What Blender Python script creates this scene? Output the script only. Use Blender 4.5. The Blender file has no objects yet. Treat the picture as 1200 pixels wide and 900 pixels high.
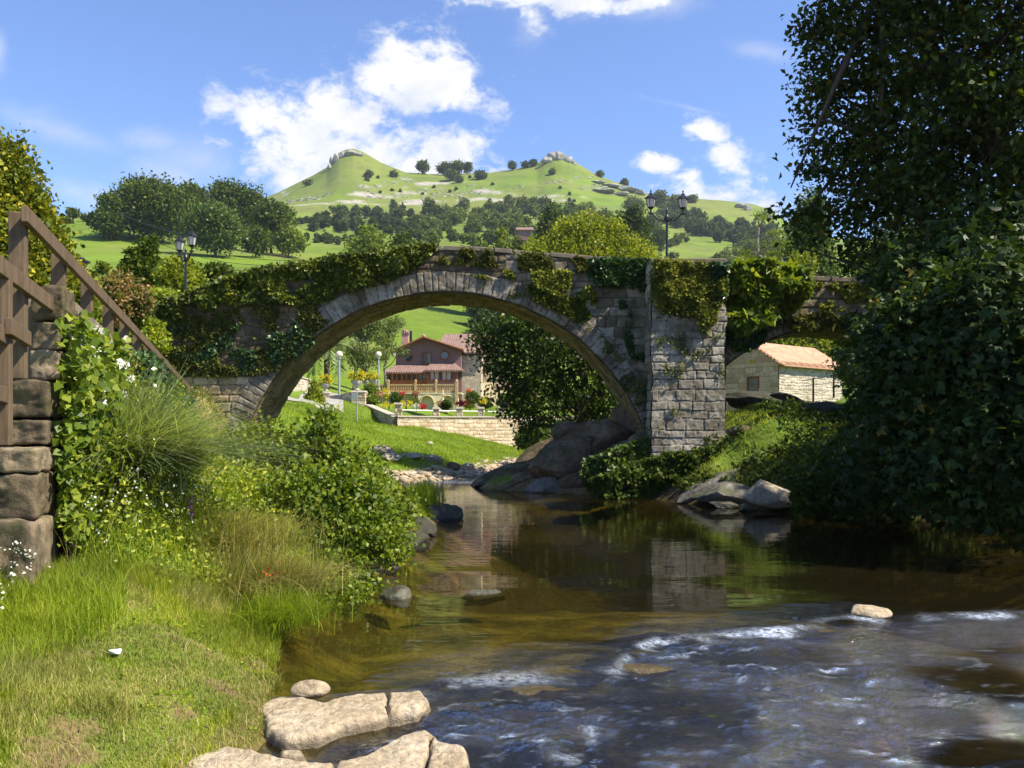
import bpy, math
import numpy as np
PI = math.pi
SC = bpy.context.scene
COL = SC.collection
F, EYE = 1000.0, 2.2

def P(px, py, Y):
    return np.array([(px - 600) / F * Y, Y, EYE + (500 - py) / F * Y])

# ---------------------------------------------------------------- noise
def _h(ix, iy, iz, seed):
    n = (ix.astype(np.int64) * 374761393 + iy.astype(np.int64) * 668265263 + iz.astype(np.int64) * 2147483647 + seed * 974634777)
    n = (n ^ (n >> 13)) * 1274126177
    n = (n ^ (n >> 16)) & 0xFFFFFF
    return n / float(0xFFFFFF)

def noise(x, y, z=0.0, seed=0):
    x, y, z = np.broadcast_arrays(np.asarray(x, float), np.asarray(y, float), np.asarray(z, float))
    x0, y0, z0 = np.floor(x), np.floor(y), np.floor(z)
    fx, fy, fz = x - x0, y - y0, z - z0
    u, v, w = fx * fx * (3 - 2 * fx), fy * fy * (3 - 2 * fy), fz * fz * (3 - 2 * fz)
    r = 0
    for i in (0, 1):
        for j in (0, 1):
            for k in (0, 1):
                wt = (u if i else 1 - u) * (v if j else 1 - v) * (w if k else 1 - w)
                r = r + wt * _h(x0 + i, y0 + j, z0 + k, seed)
    return r * 2 - 1

def fbm(x, y, z=0.0, oct=4, seed=0):
    a, s, t = 0.5, 0.0, 1.0
    for o in range(oct):
        s = s + a * noise(np.asarray(x) * t, np.asarray(y) * t, np.asarray(z) * t, seed + o * 17)
        a *= .5; t *= 2.03
    return s

def sstep(a, b, x):
    t = np.clip((x - a) / (b - a), 0, 1)
    return t * t * (3 - 2 * t)

# ---------------------------------------------------------------- objects
ROOTLOC = {}
def tagit(o, label=None, cat=None, group=None, kind=None):
    if label: o['label'] = label
    if cat: o['category'] = cat
    if group: o['group'] = group
    if kind: o['kind'] = kind
    return o

def thing(name, label, cat, loc, group=None):
    o = bpy.data.objects.new(name, None); COL.objects.link(o)
    o.empty_display_size = .2
    o.location = [float(c) for c in loc]; ROOTLOC[o.name] = np.array(loc, float)
    return tagit(o, label, cat, group)

def rootloc(o):
    while o.parent is not None: o = o.parent
    return ROOTLOC.get(o.name, np.zeros(3))

def nmesh(name, V, Fq, mat=None, parent=None, smooth=False, attrs=None):
    """V (n,3) world coordinates; Fq (m,k) all faces with k corners. Links one mesh object."""
    V = np.asarray(V, np.float32); Fq = np.asarray(Fq, np.int32)
    V = V - (rootloc(parent) if parent is not None else 0)
    me = bpy.data.meshes.new(name)
    n, m, k = len(V), len(Fq), Fq.shape[1]
    me.vertices.add(n); me.vertices.foreach_set('co', np.ascontiguousarray(V, np.float32).ravel())
    me.loops.add(m * k); me.loops.foreach_set('vertex_index', np.ascontiguousarray(Fq).ravel())
    me.polygons.add(m); me.polygons.foreach_set('loop_start', np.arange(0, m * k, k, dtype=np.int32))
    me.update(calc_edges=True)
    if smooth: me.polygons.foreach_set('use_smooth', np.ones(m, bool))
    for an, (dom, arr) in (attrs or {}).items():
        a = me.attributes.new(an, 'FLOAT', dom); a.data.foreach_set('value', np.ascontiguousarray(arr, np.float32).ravel())
    if mat: me.materials.append(mat)
    o = bpy.data.objects.new(name, me); COL.objects.link(o)
    if parent is not None: o.parent = parent
    else: ROOTLOC[o.name] = np.zeros(3)
    return o

class MB:
    """collects polygons (mixed sizes) for one mesh object"""
    def __init__(s): s.v = []; s.f = []
    def add(s, V, Fs):
        b = len(s.v); s.v += [tuple(map(float, p)) for p in V]; s.f += [tuple(i + b for i in f) for f in Fs]
    def box(s, c, d, ax=None, taper=1.0):
        c = np.array(c, float); ax = np.eye(3) if ax is None else np.array(ax, float)
        V = []
        for k in (-1, 1):
            t = taper if k > 0 else 1
            for i, j in ((-1, -1), (1, -1), (1, 1), (-1, 1)):
                V.append(c + ax[0] * i * d[0] / 2 * t + ax[1] * j * d[1] / 2 * t + ax[2] * k * d[2] / 2)
        s.add(V, [(3, 2, 1, 0), (4, 5, 6, 7), (0, 1, 5, 4), (1, 2, 6, 5), (2, 3, 7, 6), (3, 0, 4, 7)])
    def poly(s, pts): s.add(pts, [tuple(range(len(pts)))])
    def prism(s, pts, vec):
        n = len(pts); vec = np.array(vec, float); A = [np.array(p, float) for p in pts]; B = [a + vec for a in A]
        s.add(A + B, [tuple(range(n))[::-1], tuple(range(n, 2 * n))] + [(i, (i + 1) % n, n + (i + 1) % n, n + i) for i in range(n)])
    def tube(s, pts, rads, n=8, caps=True):
        pts = [np.array(p, float) for p in pts]
        if np.isscalar(rads): rads = [rads] * len(pts)
        V = []; u = None
        for i, p in enumerate(pts):
            t = pts[min(i + 1, len(pts) - 1)] - pts[max(i - 1, 0)]; t = t / (np.linalg.norm(t) + 1e-9)
            if u is None:
                u = np.cross(t, (0, 0, 1.0) if abs(t[2]) < .9 else (1.0, 0, 0))
            u = u - t * np.dot(u, t); u /= np.linalg.norm(u) + 1e-9; w = np.cross(t, u)
            for k in range(n):
                a = 2 * PI * k / n; V.append(p + (u * math.cos(a) + w * math.sin(a)) * rads[i])
        Fs = [(i * n + k, i * n + (k + 1) % n, (i + 1) * n + (k + 1) % n, (i + 1) * n + k) for i in range(len(pts) - 1) for k in range(n)]
        if caps: Fs += [tuple(range(n))[::-1], tuple((len(pts) - 1) * n + k for k in range(n))]
        s.add(V, Fs)
    def lathe(s, c, prof, n=16):
        c = np.array(c, float); V = []; Fs = []
        for r, z in prof:
            for k in range(n):
                a = 2 * PI * k / n; V.append(c + (r * math.cos(a), r * math.sin(a), z))
        for i in range(len(prof) - 1):
            for k in range(n): Fs.append((i * n + k, i * n + (k + 1) % n, (i + 1) * n + (k + 1) % n, (i + 1) * n + k))
        Fs += [tuple(range(n))[::-1], tuple((len(prof) - 1) * n + k for k in range(n))]
        s.add(V, Fs)
    def ball(s, c, r, n=12, m=8, amp=0, seed=0):
        r = np.array(r if hasattr(r, '__len__') else (r, r, r), float); V = []; Fs = []
        for i in range(m + 1):
            th = PI * i / m
            for k in range(n):
                a = 2 * PI * k / n
                V.append(np.array(c) + r * (math.sin(th) * math.cos(a), math.sin(th) * math.sin(a), math.cos(th)))
        for i in range(m):
            for k in range(n): Fs.append((i * n + k, (i + 1) * n + k, (i + 1) * n + (k + 1) % n, i * n + (k + 1) % n))
        s.add(V, Fs)
    def build(s, name, mat=None, parent=None, smooth=False, bevel=0):
        V = np.array(s.v) - (rootloc(parent) if parent is not None else 0)
        me = bpy.data.meshes.new(name); me.from_pydata([tuple(v) for v in V], [], s.f); me.update()
        if smooth: me.polygons.foreach_set('use_smooth', np.ones(len(s.f), bool))
        if mat: me.materials.append(mat)
        o = bpy.data.objects.new(name, me); COL.objects.link(o)
        if parent is not None: o.parent = parent
        else: ROOTLOC[o.name] = np.zeros(3)
        if bevel:
            b = o.modifiers.new('b', 'BEVEL'); b.width = bevel; b.segments = 2; b.limit_method = 'ANGLE'
        return o

def grid_faces(nr, nc, keep=None):
    i = np.arange(nr - 1)[:, None] * nc + np.arange(nc - 1)[None, :]
    Fq = np.stack([i, i + 1, i + nc + 1, i + nc], -1)
    if keep is not None: return Fq[keep]
    return Fq.reshape(-1, 4)

def prune(V, Fq, attrs=None):
    used = np.zeros(len(V), bool); used[Fq.ravel()] = True
    idx = np.cumsum(used) - 1
    A = {k: (d, (a[used] if d == 'POINT' else a)) for k, (d, a) in (attrs or {}).items()}
    return V[used], idx[Fq], A

# ---------------------------------------------------------------- leaves and blades
def unit(a): return a / (np.linalg.norm(a, axis=-1, keepdims=True) + 1e-9)

def leaf_geo(pos, size, rng, aspect=.6, bias=(0, 0, .15), spread=1.0, fold=.14, lobes=1, normal=None, nspread=1.0, sv=.35):
    """rhombic folded leaves; returns V,F,rnd. bias: mean direction of the leaf axis; normal: mean facing"""
    n = len(pos)
    bias = np.broadcast_to(np.array(bias, float), (n, 3))
    d = unit(rng.normal(size=(n, 3)) * spread + bias)
    nr = rng.normal(size=(n, 3)) * nspread
    if normal is not None: nr = nr + np.broadcast_to(np.array(normal, float), (n, 3))
    nrm = unit(nr - d * (nr * d).sum(1, keepdims=True)); side = np.cross(d, nrm)
    L = (np.asarray(size) * rng.uniform(1 - sv, 1 + sv, n))[:, None]
    Vs = []; r0 = rng.random(n); R = []
    angs = [0] if lobes == 1 else ([-.95, 0, .95] if lobes == 3 else [-1.3, -.65, 0, .65, 1.3])
    for a in angs:
        dd = d * math.cos(a) + side * math.sin(a); ss = side * math.cos(a) - d * math.sin(a)
        l = L * (1 - .18 * abs(a)); w = l * aspect * (1 if lobes == 1 else .62)
        m = pos + dd * l * .5
        Vs.append(np.stack([pos, m + ss * w / 2 + nrm * l * fold, pos + dd * l - nrm * l * fold * .5, m - ss * w / 2 + nrm * l * fold], 1)); R.append(r0)
    V = np.concatenate(Vs).reshape(-1, 3)
    return V, np.arange(len(V)).reshape(-1, 4), np.concatenate(R)

def blade_geo(pos, h, w, rng, lean=.5, seg=2, droop=.6, dirv=None, dspread=1.0):
    n = len(pos); h = np.broadcast_to(np.asarray(h, float), (n,)) * rng.uniform(.6, 1.3, n)
    a = rng.uniform(0, 2 * PI, n)
    if dirv is not None:
        a = math.atan2(dirv[1], dirv[0]) + rng.normal(size=n) * dspread
    out = np.stack([np.cos(a), np.sin(a), 0 * a], 1); b = a + rng.normal(size=n) * .6 + PI / 2
    sd = np.stack([np.cos(b), np.sin(b), 0 * b], 1)
    ln = lean * rng.uniform(.2, 1.4, n)
    rows = []
    for i in range(seg + 1):
        t = i / seg
        up = h * (t - droop * .5 * t * t * np.minimum(ln, 1.5)); o = h * ln * (t * .25 + t * t * .75)
        c = pos + out * o[:, None] + np.array([0, 0, 1.0]) * up[:, None]
        ww = (np.broadcast_to(np.asarray(w, float), (n,)) * (1 - .85 * t ** 1.5) / 2)[:, None]
        rows.append(np.stack([c - sd * ww, c + sd * ww], 1))
    V = np.stack(rows, 1).reshape(n, -1, 3)
    nv = 2 * (seg + 1)
    f = np.array([[2 * i, 2 * i + 1, 2 * i + 3, 2 * i + 2] for i in range(seg)])
    Fq = (np.arange(n)[:, None, None] * nv + f[None]).reshape(-1, 4)
    return V.reshape(-1, 3), Fq, np.repeat(rng.random(n), seg)

def joing(parts):
    V, Fq, R, b = [], [], [], 0
    for v, f, r in parts:
        V.append(v); Fq.append(f + b); R.append(r); b += len(v)
    return np.concatenate(V), np.concatenate(Fq), np.concatenate(R)

def leaves_obj(name, geo, mat, parent=None):
    V, Fq, R = geo
    return nmesh(name, V, Fq, mat, parent, attrs={'rnd': ('FACE', R)})

def crown_pts(lobes, nclump, per, cr, rng, shell=.55, flat=.75):
    """lobes: (centre, radii). returns points, outward directions"""
    C = np.array([l[0] for l in lobes], float); R = np.array([l[1] for l in lobes], float)
    wt = (R[:, 0] * R[:, 1] + R[:, 0] * R[:, 2] + R[:, 1] * R[:, 2]); wt /= wt.sum()
    k = rng.choice(len(lobes), nclump, p=wt)
    d = unit(rng.normal(size=(nclump, 3)))
    rad = rng.uniform(shell, 1.08, nclump) ** .7
    cc = C[k] + d * R[k] * rad[:, None]
    pts = cc[:, None, :] + rng.normal(size=(nclump, per, 3)) * np.array([1, 1, flat]) * cr
    dirs = np.repeat(d[:, None, :], per, 1)
    return pts.reshape(-1, 3), dirs.reshape(-1, 3)

# ---------------------------------------------------------------- polygons
def inside(x, y, poly):
    x, y = np.asarray(x, float), np.asarray(y, float); r = np.zeros(np.broadcast(x, y).shape, bool); n = len(poly)
    for i in range(n):
        x0, y0 = poly[i]; x1, y1 = poly[(i + 1) % n]
        if y0 == y1: continue
        c = ((y0 > y) != (y1 > y)) & (x < (x1 - x0) * (y - y0) / (y1 - y0) + x0)
        r ^= c
    return r

def segdist(x, y, pts, closed=True):
    best = None; n = len(pts)
    for i in range(n if closed else n - 1):
        ax, ay = pts[i]; bx, by = pts[(i + 1) % n]; dx, dy = bx - ax, by - ay
        t = np.clip(((x - ax) * dx + (y - ay) * dy) / (dx * dx + dy * dy + 1e-12), 0, 1)
        d = (x - ax - t * dx) ** 2 + (y - ay - t * dy) ** 2
        best = d if best is None else np.minimum(best, d)
    return np.sqrt(best)

def poly_sample(poly, n, rng):
    poly = np.array(poly, float); lo, hi = poly.min(0), poly.max(0); out = []; c = 0
    while c < n:
        q = rng.uniform(lo, hi, (n * 2, 2)); q = q[inside(q[:, 0], q[:, 1], poly)]; out.append(q); c += len(q)
        if len(q) == 0: break
    return np.concatenate(out)[:n]
# ---------------------------------------------------------------- materials
class NT:
    def __init__(s, name):
        s.m = bpy.data.materials.new(name); s.m.use_nodes = True; s.t = s.m.node_tree; s.t.nodes.clear()
        s.out = s.n('ShaderNodeOutputMaterial')
    def n(s, ty, **kw):
        nd = s.t.nodes.new(ty)
        for k, v in kw.items(): setattr(nd, k, v)
        return nd
    def l(s, a, b): s.t.links.new(a, b)
    def setin(s, sock, v):
        if isinstance(v, bpy.types.NodeSocket): s.l(v, sock)
        elif isinstance(v, (tuple, list)) and len(v) == 3 and sock.type == 'RGBA': sock.default_value = (*v, 1)
        else: sock.default_value = v
    def coord(s, kind='Object', scale=(1, 1, 1)):
        c = s.n('ShaderNodeTexCoord'); mp = s.n('ShaderNodeMapping'); mp.inputs['Scale'].default_value = scale
        s.l(c.outputs[kind], mp.inputs['Vector']); return mp.outputs[0]
    def noise(s, scale, detail=4, rough=.55, vec=None, dist=0):
        nd = s.n('ShaderNodeTexNoise'); nd.inputs['Scale'].default_value = scale; nd.inputs['Detail'].default_value = detail
        nd.inputs['Roughness'].default_value = rough; nd.inputs['Distortion'].default_value = dist
        if vec is not None: s.l(vec, nd.inputs['Vector'])
        return nd.outputs['Fac']
    def vor(s, scale, vec=None, feature='F1', out='Distance'):
        nd = s.n('ShaderNodeTexVoronoi'); nd.feature = feature; nd.inputs['Scale'].default_value = scale
        if vec is not None: s.l(vec, nd.inputs['Vector'])
        return nd.outputs[out]
    def ramp(s, fac, stops, interp='LINEAR'):
        r = s.n('ShaderNodeValToRGB'); cr = r.color_ramp; cr.interpolation = interp
        while len(cr.elements) < len(stops): cr.elements.new(.5)
        for e, (p, c) in zip(cr.elements, stops):
            e.position = p; e.color = (*c, 1) if hasattr(c, '__len__') else (c, c, c, 1)
        s.l(fac, r.inputs[0]); return r.outputs[0]
    def mix(s, fac, a, b, mode='MIX'):
        m = s.n('ShaderNodeMix', data_type='RGBA', blend_type=mode)
        s.setin(m.inputs[0], fac); s.setin(m.inputs[6], a); s.setin(m.inputs[7], b); return m.outputs[2]
    def math(s, op, a, b=None, clamp=False):
        m = s.n('ShaderNodeMath', operation=op); m.use_clamp = clamp; s.setin(m.inputs[0], a)
        if b is not None: s.setin(m.inputs[1], b)
        return m.outputs[0]
    def attr(s, name): return s.n('ShaderNodeAttribute', attribute_name=name).outputs['Fac']
    def bump(s, h, strength=.5, dist=.02):
        b = s.n('ShaderNodeBump'); b.inputs['Strength'].default_value = strength; b.inputs['Distance'].default_value = dist
        s.l(h, b.inputs['Height']); return b.outputs[0]
    def pbr(s, col, rough=.8, spec=.3, metal=0, normal=None):
        b = s.n('ShaderNodeBsdfPrincipled'); s.setin(b.inputs['Base Color'], col); s.setin(b.inputs['Roughness'], rough)
        b.inputs['Specular IOR Level'].default_value = spec; b.inputs['Metallic'].default_value = metal
        if normal is not None: s.l(normal, b.inputs['Normal'])
        return b.outputs[0]
    def done(s, sh): s.l(sh, s.out.inputs['Surface']); return s.m

def leafmat(name, a, b, c=None, trans=.35, rough=.45, spec=.35, nscale=.6, rare=None, boost=True):
    t = NT(name); r = t.attr('rnd')
    if boost: a, b, c = (tuple(min(.8, q * k) for q, k in zip(w, (1.15, 1.18, 1.1) if any(u in name for u in ('dry', 'moss', 'gold', 'pampas', 'rosy')) else (1.5, 1.33, 1.0))) for w in (a, b, c or b))
    col = t.ramp(r, [(0, a), (.6, b), (1, c or b)] + ([] if not rare else []))
    if rare: col = t.mix(t.math('GREATER_THAN', t.math('FRACT', t.math('MULTIPLY', r, 37.3)), .97), col, rare)
    nz = t.noise(nscale, 2, .5, t.coord('Object'))
    col = t.mix(1.0, col, t.ramp(nz, [(.3, (.62, .66, .6)), (.7, (1.2, 1.15, 1.1))]), 'MULTIPLY')
    p = t.pbr(col, rough, spec)
    tr = t.n('ShaderNodeBsdfTranslucent'); t.l(t.mix(1.0, col, (1.35, 1.3, .45), 'MULTIPLY'), tr.inputs[0])
    mx = t.n('ShaderNodeMixShader'); mx.inputs[0].default_value = trans; t.l(p, mx.inputs[1]); t.l(tr.outputs[0], mx.inputs[2])
    return t.done(mx.outputs[0])

M = {}
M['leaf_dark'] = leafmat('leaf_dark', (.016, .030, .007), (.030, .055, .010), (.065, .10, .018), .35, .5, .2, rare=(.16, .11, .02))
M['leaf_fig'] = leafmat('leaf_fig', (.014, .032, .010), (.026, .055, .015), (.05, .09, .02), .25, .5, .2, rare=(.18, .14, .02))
M['leaf_mid'] = leafmat('leaf_mid', (.03, .06, .012), (.06, .11, .02), (.10, .16, .03), .35)
M['leaf_bush'] = leafmat('leaf_bush', (.05, .10, .012), (.10, .165, .02), (.22, .29, .05), .42, .45, .3, nscale=1.5)
M['leaf_alder'] = leafmat('leaf_alder', (.05, .09, .014), (.10, .155, .02), (.17, .23, .04), .4, .5, .3, nscale=1.5)
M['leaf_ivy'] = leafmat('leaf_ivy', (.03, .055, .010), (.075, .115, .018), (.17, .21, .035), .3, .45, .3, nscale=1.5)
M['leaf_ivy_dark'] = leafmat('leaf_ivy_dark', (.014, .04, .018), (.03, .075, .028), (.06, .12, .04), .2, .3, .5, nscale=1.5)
M['moss'] = leafmat('moss', (.09, .105, .018), (.18, .20, .032), (.31, .31, .065), .3, .8, .1, nscale=2)
M['moss_brown'] = leafmat('moss_brown', (.045, .052, .013), (.10, .11, .025), (.19, .19, .045), .25, .85, .1, nscale=2)
M['leaf_gold'] = leafmat('leaf_gold', (.05, .08, .008), (.17, .19, .015), (.38, .33, .02), .3, .6, .25, nscale=2.5)
M['leaf_lime'] = leafmat('leaf_lime', (.08, .13, .014), (.16, .215, .02), (.27, .31, .035), .4, .55, .25, nscale=.5)
M['leaf_yel'] = leafmat('leaf_yel', (.07, .12, .012), (.15, .21, .02), (.26, .30, .04), .4, .55, .25)
M['leaf_far'] = leafmat('leaf_far', (.022, .045, .008), (.05, .09, .012), (.11, .155, .022), .3, .6, .2, nscale=.12)
M['leaf_far_light'] = leafmat('leaf_far_light', (.07, .12, .02), (.12, .18, .03), (.19, .25, .05), .4, .6, .2, nscale=.12)
M['leaf_wood'] = leafmat('leaf_wood', (.055, .09, .03), (.09, .135, .04), (.14, .185, .06), .3, .7, .15, nscale=.02)
M['leaf_wood_dark'] = leafmat('leaf_wood_dark', (.028, .052, .026), (.05, .082, .035), (.085, .12, .045), .3, .7, .15, nscale=.05)
M['grass'] = leafmat('grass_blades', (.12, .19, .016), (.20, .28, .03), (.33, .36, .08), .4, .6, .25, nscale=1.2, rare=(.38, .30, .12))
M['grass_dry'] = leafmat('grass_dry', (.14, .16, .03), (.26, .25, .07), (.42, .34, .15), .35, .7, .2, nscale=1.5)
M['grass_lush'] = leafmat('grass_lush', (.12, .20, .014), (.18, .28, .022), (.28, .36, .05), .45, .55, .3, nscale=1.2)
M['pampas'] = leafmat('pampas', (.13, .18, .06), (.22, .28, .13), (.38, .42, .26), .4, .4, .4, nscale=2)
M['weeds'] = leafmat('weeds', (.09, .15, .015), (.17, .25, .025), (.32, .36, .07), .4, .5, .35, nscale=1.2)
M['white_petal'] = leafmat('white_petal', (.7, .7, .66), (.8, .8, .78), (.85, .82, .8), .2, .6, .2, boost=False)
M['pink_petal'] = leafmat('pink_petal', (.35, .14, .10), (.5, .25, .2), (.6, .35, .25), .3, .6, .2, boost=False)
M['red_petal'] = leafmat('red_petal', (.5, .015, .02), (.6, .03, .05), (.55, .04, .12), .3, .6, .2, boost=False)
M['orange_petal'] = leafmat('orange_petal', (.75, .09, .01), (.8, .13, .02), (.8, .2, .03), .3, .6, .2, boost=False)
M['purple_petal'] = leafmat('purple_petal', (.3, .08, .4), (.35, .12, .5), (.4, .2, .5), .3, .6, .2, boost=False)
M['yellow_petal'] = leafmat('yellow_petal', (.45, .38, .01), (.65, .55, .02), (.75, .66, .05), .3, .6, .2, boost=False)

def simple(name, col, rough=.7, spec=.3, metal=0, var=.25, scale=6, bump=0, bs=20):
    t = NT(name); v = t.coord('Object')
    nz = t.noise(scale, 5, .6, v)
    c = t.mix(1.0, col, t.ramp(nz, [(.25, (1 - var,) * 3), (.75, (1 + var,) * 3)]), 'MULTIPLY')
    nm = t.bump(t.noise(bs, 5, .6, v), bump, .02) if bump else None
    return t.done(t.pbr(c, rough, spec, metal, nm))

def stonemat(name, stops, dark=(.03, .028, .02), dirt=.35, groove=(.06, .05, .035), scale=1.3, moss=None, bump=.6, rough=.9):
    """block colour from face/point attribute rnd, joints from attribute grv"""
    t = NT(name); v = t.coord('Object')
    r = t.attr('rnd'); col = t.ramp(r, stops)
    fine = t.noise(9, 8, .65, v); col = t.mix(1.0, col, t.ramp(fine, [(.25, (.6, .6, .62)), (.7, (1.25, 1.22, 1.18))]), 'MULTIPLY')
    big = t.noise(scale, 6, .65, v, .4)
    col = t.mix(t.math('MULTIPLY', t.ramp(big, [(.45, 0), (.62, 1)]), dirt), col, dark)
    if moss:
        mz = t.noise(scale * 2.2, 6, .7, v, .3); col = t.mix(t.math('MULTIPLY', t.ramp(mz, [(.52, 0), (.62, 1)]), moss[1]), col, moss[0])
    col = t.mix(t.math('MULTIPLY', t.attr('grv'), .8), col, groove)
    hgt = t.math('ADD', t.noise(24, 6, .7, v), t.math('MULTIPLY', t.noise(90, 3, .6, v), .4))
    return t.done(t.pbr(col, rough, .2, 0, t.bump(hgt, bump, .03)))

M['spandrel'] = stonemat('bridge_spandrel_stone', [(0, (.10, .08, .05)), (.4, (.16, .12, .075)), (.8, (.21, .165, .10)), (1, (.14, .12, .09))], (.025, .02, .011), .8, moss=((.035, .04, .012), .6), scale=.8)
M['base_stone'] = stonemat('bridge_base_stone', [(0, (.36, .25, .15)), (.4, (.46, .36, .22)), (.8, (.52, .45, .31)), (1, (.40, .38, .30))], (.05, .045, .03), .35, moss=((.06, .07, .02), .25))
M['voussoir'] = stonemat('arch_stone', [(0, (.24, .205, .155)), (.5, (.30, .265, .21)), (1, (.36, .33, .275))], (.07, .05, .032), .85, moss=((.05, .055, .025), .4))
M['pier_stone'] = stonemat('pier_stone', [(0, (.30, .27, .215)), (.5, (.40, .365, .30)), (1, (.49, .45, .38))], (.10, .08, .05), .75, moss=((.07, .07, .03), .35), scale=1.0)
M['soffit'] = stonemat('soffit_stone', [(0, (.24, .17, .09)), (.5, (.33, .25, .14)), (1, (.38, .31, .2))], (.06, .05, .03), .5, moss=((.05, .055, .015), .35))
M['wall_block'] = stonemat('retaining_wall_stone', [(0, (.13, .10, .06)), (.5, (.22, .17, .11)), (1, (.33, .26, .17))], (.035, .03, .02), .8, moss=((.07, .09, .02), .35), scale=2.5)
M['garden_wall'] = stonemat('garden_wall_stone', [(0, (.42, .31, .20)), (.4, (.55, .44, .30)), (.7, (.62, .52, .38)), (1, (.48, .42, .34))], (.2, .16, .1), .2, groove=(.3, .25, .18), bump=.3)
M['cottage_front'] = stonemat('cottage_sandstone', [(0, (.46, .31, .16)), (.5, (.58, .42, .24)), (1, (.68, .53, .34))], (.25, .19, .11), .3, groove=(.28, .21, .12), bump=.3)
M['cottage_side'] = stonemat('cottage_rubble', [(0, (.36, .31, .24)), (.5, (.52, .46, .37)), (1, (.62, .57, .48))], (.2, .17, .12), .3, groove=(.42, .38, .3), bump=.4)

def rockmat(name, a, b, c, scale=1.2, moss=None, bump=.7, wet=None):
    t = NT(name); v = t.coord('Object'); col = t.ramp(t.noise(scale, 8, .6, v, .3), [(.3, a), (.5, b), (.72, c)])
    col = t.mix(t.ramp(t.noise(scale * 7, 8, .7, v), [(.35, .6), (.6, 0)]), col, tuple(x * .45 for x in a))
    if moss:
        g = t.n('ShaderNodeNewGeometry'); sx = t.n('ShaderNodeSeparateXYZ'); t.l(g.outputs['Normal'], sx.inputs[0])
        mz = t.math('MULTIPLY', t.ramp(sx.outputs[2], [(.3, 0), (.75, 1)]), t.ramp(t.noise(scale * 1.5, 5, .6, v), [(.42, 0), (.58, 1)]))
        col = t.mix(t.math('MULTIPLY', mz, moss[1]), col, moss[0])
    if scale > .8 and name not in ('brown_rock',):
        sz = t.n('ShaderNodeSeparateXYZ'); t.l(v, sz.inputs[0]); wl = t.math('ADD', sz.outputs[2], t.math('MULTIPLY', t.noise(5, 5, .6, v), -.07)); wm = t.ramp(wl, [(.0, .85), (.035, 0)]); col = t.mix(wm, col, tuple(x * .3 for x in b))
    h = t.math('ADD', t.noise(scale * 6, 8, .65, v), t.math('MULTIPLY', t.vor(scale * 4, v, 'DISTANCE_TO_EDGE'), .35))
    return t.done(t.pbr(col, wet or .85, .35 if wet else .2, 0, t.bump(h, bump, .06)))
M['rock_pale'] = rockmat('pale_sandstone', (.40, .30, .19), (.56, .45, .31), (.66, .56, .42), 2.2, None, 1.0)
M['rock_gold'] = rockmat('wet_golden_rock', (.10, .07, .025), (.20, .145, .055), (.33, .26, .12), 2.5, None, .6, .25)
M['rock_brown'] = rockmat('brown_rock', (.07, .052, .035), (.19, .13, .085), (.34, .26, .19), 1.1, ((.04, .055, .012), .8), 1.0)
M['rock_dark'] = rockmat('dark_rock', (.035, .032, .028), (.06, .055, .045), (.11, .10, .085), 1.2, ((.05, .06, .02), .4))
M['rock_grey'] = rockmat('grey_rock', (.11, .10, .085), (.20, .18, .155), (.30, .275, .245), 1.1, ((.06, .08, .02), .5))
M['rock_shore'] = rockmat('shore_rock', (.30, .24, .17), (.45, .38, .29), (.6, .54, .44), 1.5, ((.12, .15, .03), .3))
M['rock_wet'] = rockmat('wet_rock', (.05, .045, .03), (.10, .095, .06), (.2, .19, .13), 2.5, None, .6, .3)
M['limestone'] = rockmat('limestone', (.22, .21, .18), (.36, .34, .30), (.5, .48, .43), .05, ((.07, .09, .03), .7), .5)

def woodmat(name, a, b, axis_scale=(1, 1, .08)):
    t = NT(name); v = t.coord('Object', axis_scale); nz = t.noise(28, 6, .6, v, .3)
    col = t.ramp(nz, [(.3, a), (.7, b)]); col = t.mix(t.ramp(t.noise(3, 4, .6, t.coord('Object')), [(.5, 0), (.75, .7)]), col, tuple(x * .5 for x in a))
    return t.done(t.pbr(col, .75, .25, 0, t.bump(nz, .35, .01)))
M['fence_wood'] = woodmat('weathered_fence_wood', (.085, .056, .032), (.17, .122, .075))
M['oak'] = woodmat('varnished_wood', (.16, .06, .02), (.28, .11, .035))
M['pine_rail'] = woodmat('pale_pine', (.40, .27, .12), (.58, .43, .22))
M['bark'] = woodmat('bark', (.035, .025, .016), (.10, .075, .05), (1, 1, .3))
M['bark_pale'] = woodmat('pale_bark', (.20, .17, .12), (.36, .31, .24), (1, 1, .3))
M['iron'] = simple('black_iron', (.02, .021, .024), .4, .5, .3)
M['galv'] = simple('grey_steel', (.35, .38, .38), .45, .5, .3, .1)
M['mauve'] = simple('mauve_render', (.20, .125, .115), .9, .2, 0, .12, 2)
M['cream'] = simple('cream_render', (.74, .62, .42), .9, .2, 0, .08, 2)
M['white_paint'] = simple('white_paint', (.78, .78, .76), .6, .3, 0, .05)
M['pink_brick'] = simple('pink_brick', (.42, .24, .19), .9, .2, 0, .2, 9)
M['path'] = simple('pale_path', (.30, .285, .26), .95, .1, 0, .12, 1.5, .2)
M['terracotta'] = simple('terracotta_pot', (.35, .15, .08), .8, .2)
M['stone_urn'] = simple('stone_urn', (.36, .34, .31), .9, .2)
M['blue_cloth'] = simple('blue_cloth', (.02, .42, .62), .9, .1)
M['pink_cloth'] = simple('pale_pink_cloth', (.55, .36, .34), .9, .1)
M['lilac_cloth'] = simple('lilac_cloth', (.30, .30, .55), .9, .1)
M['skin'] = simple('skin', (.50, .30, .21), .6, .3, 0, .05)
M['hair'] = simple('brown_hair', (.05, .03, .02), .7, .3)
M['paper'] = simple('white_paper', (.8, .8, .78), .9, .1, 0, .03)
M['plastic_white'] = simple('white_plastic', (.75, .82, .85), .4, .4, 0, .1)
M['ochre_sign'] = simple('ochre_plaque', (.45, .30, .05), .6, .3)
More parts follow.
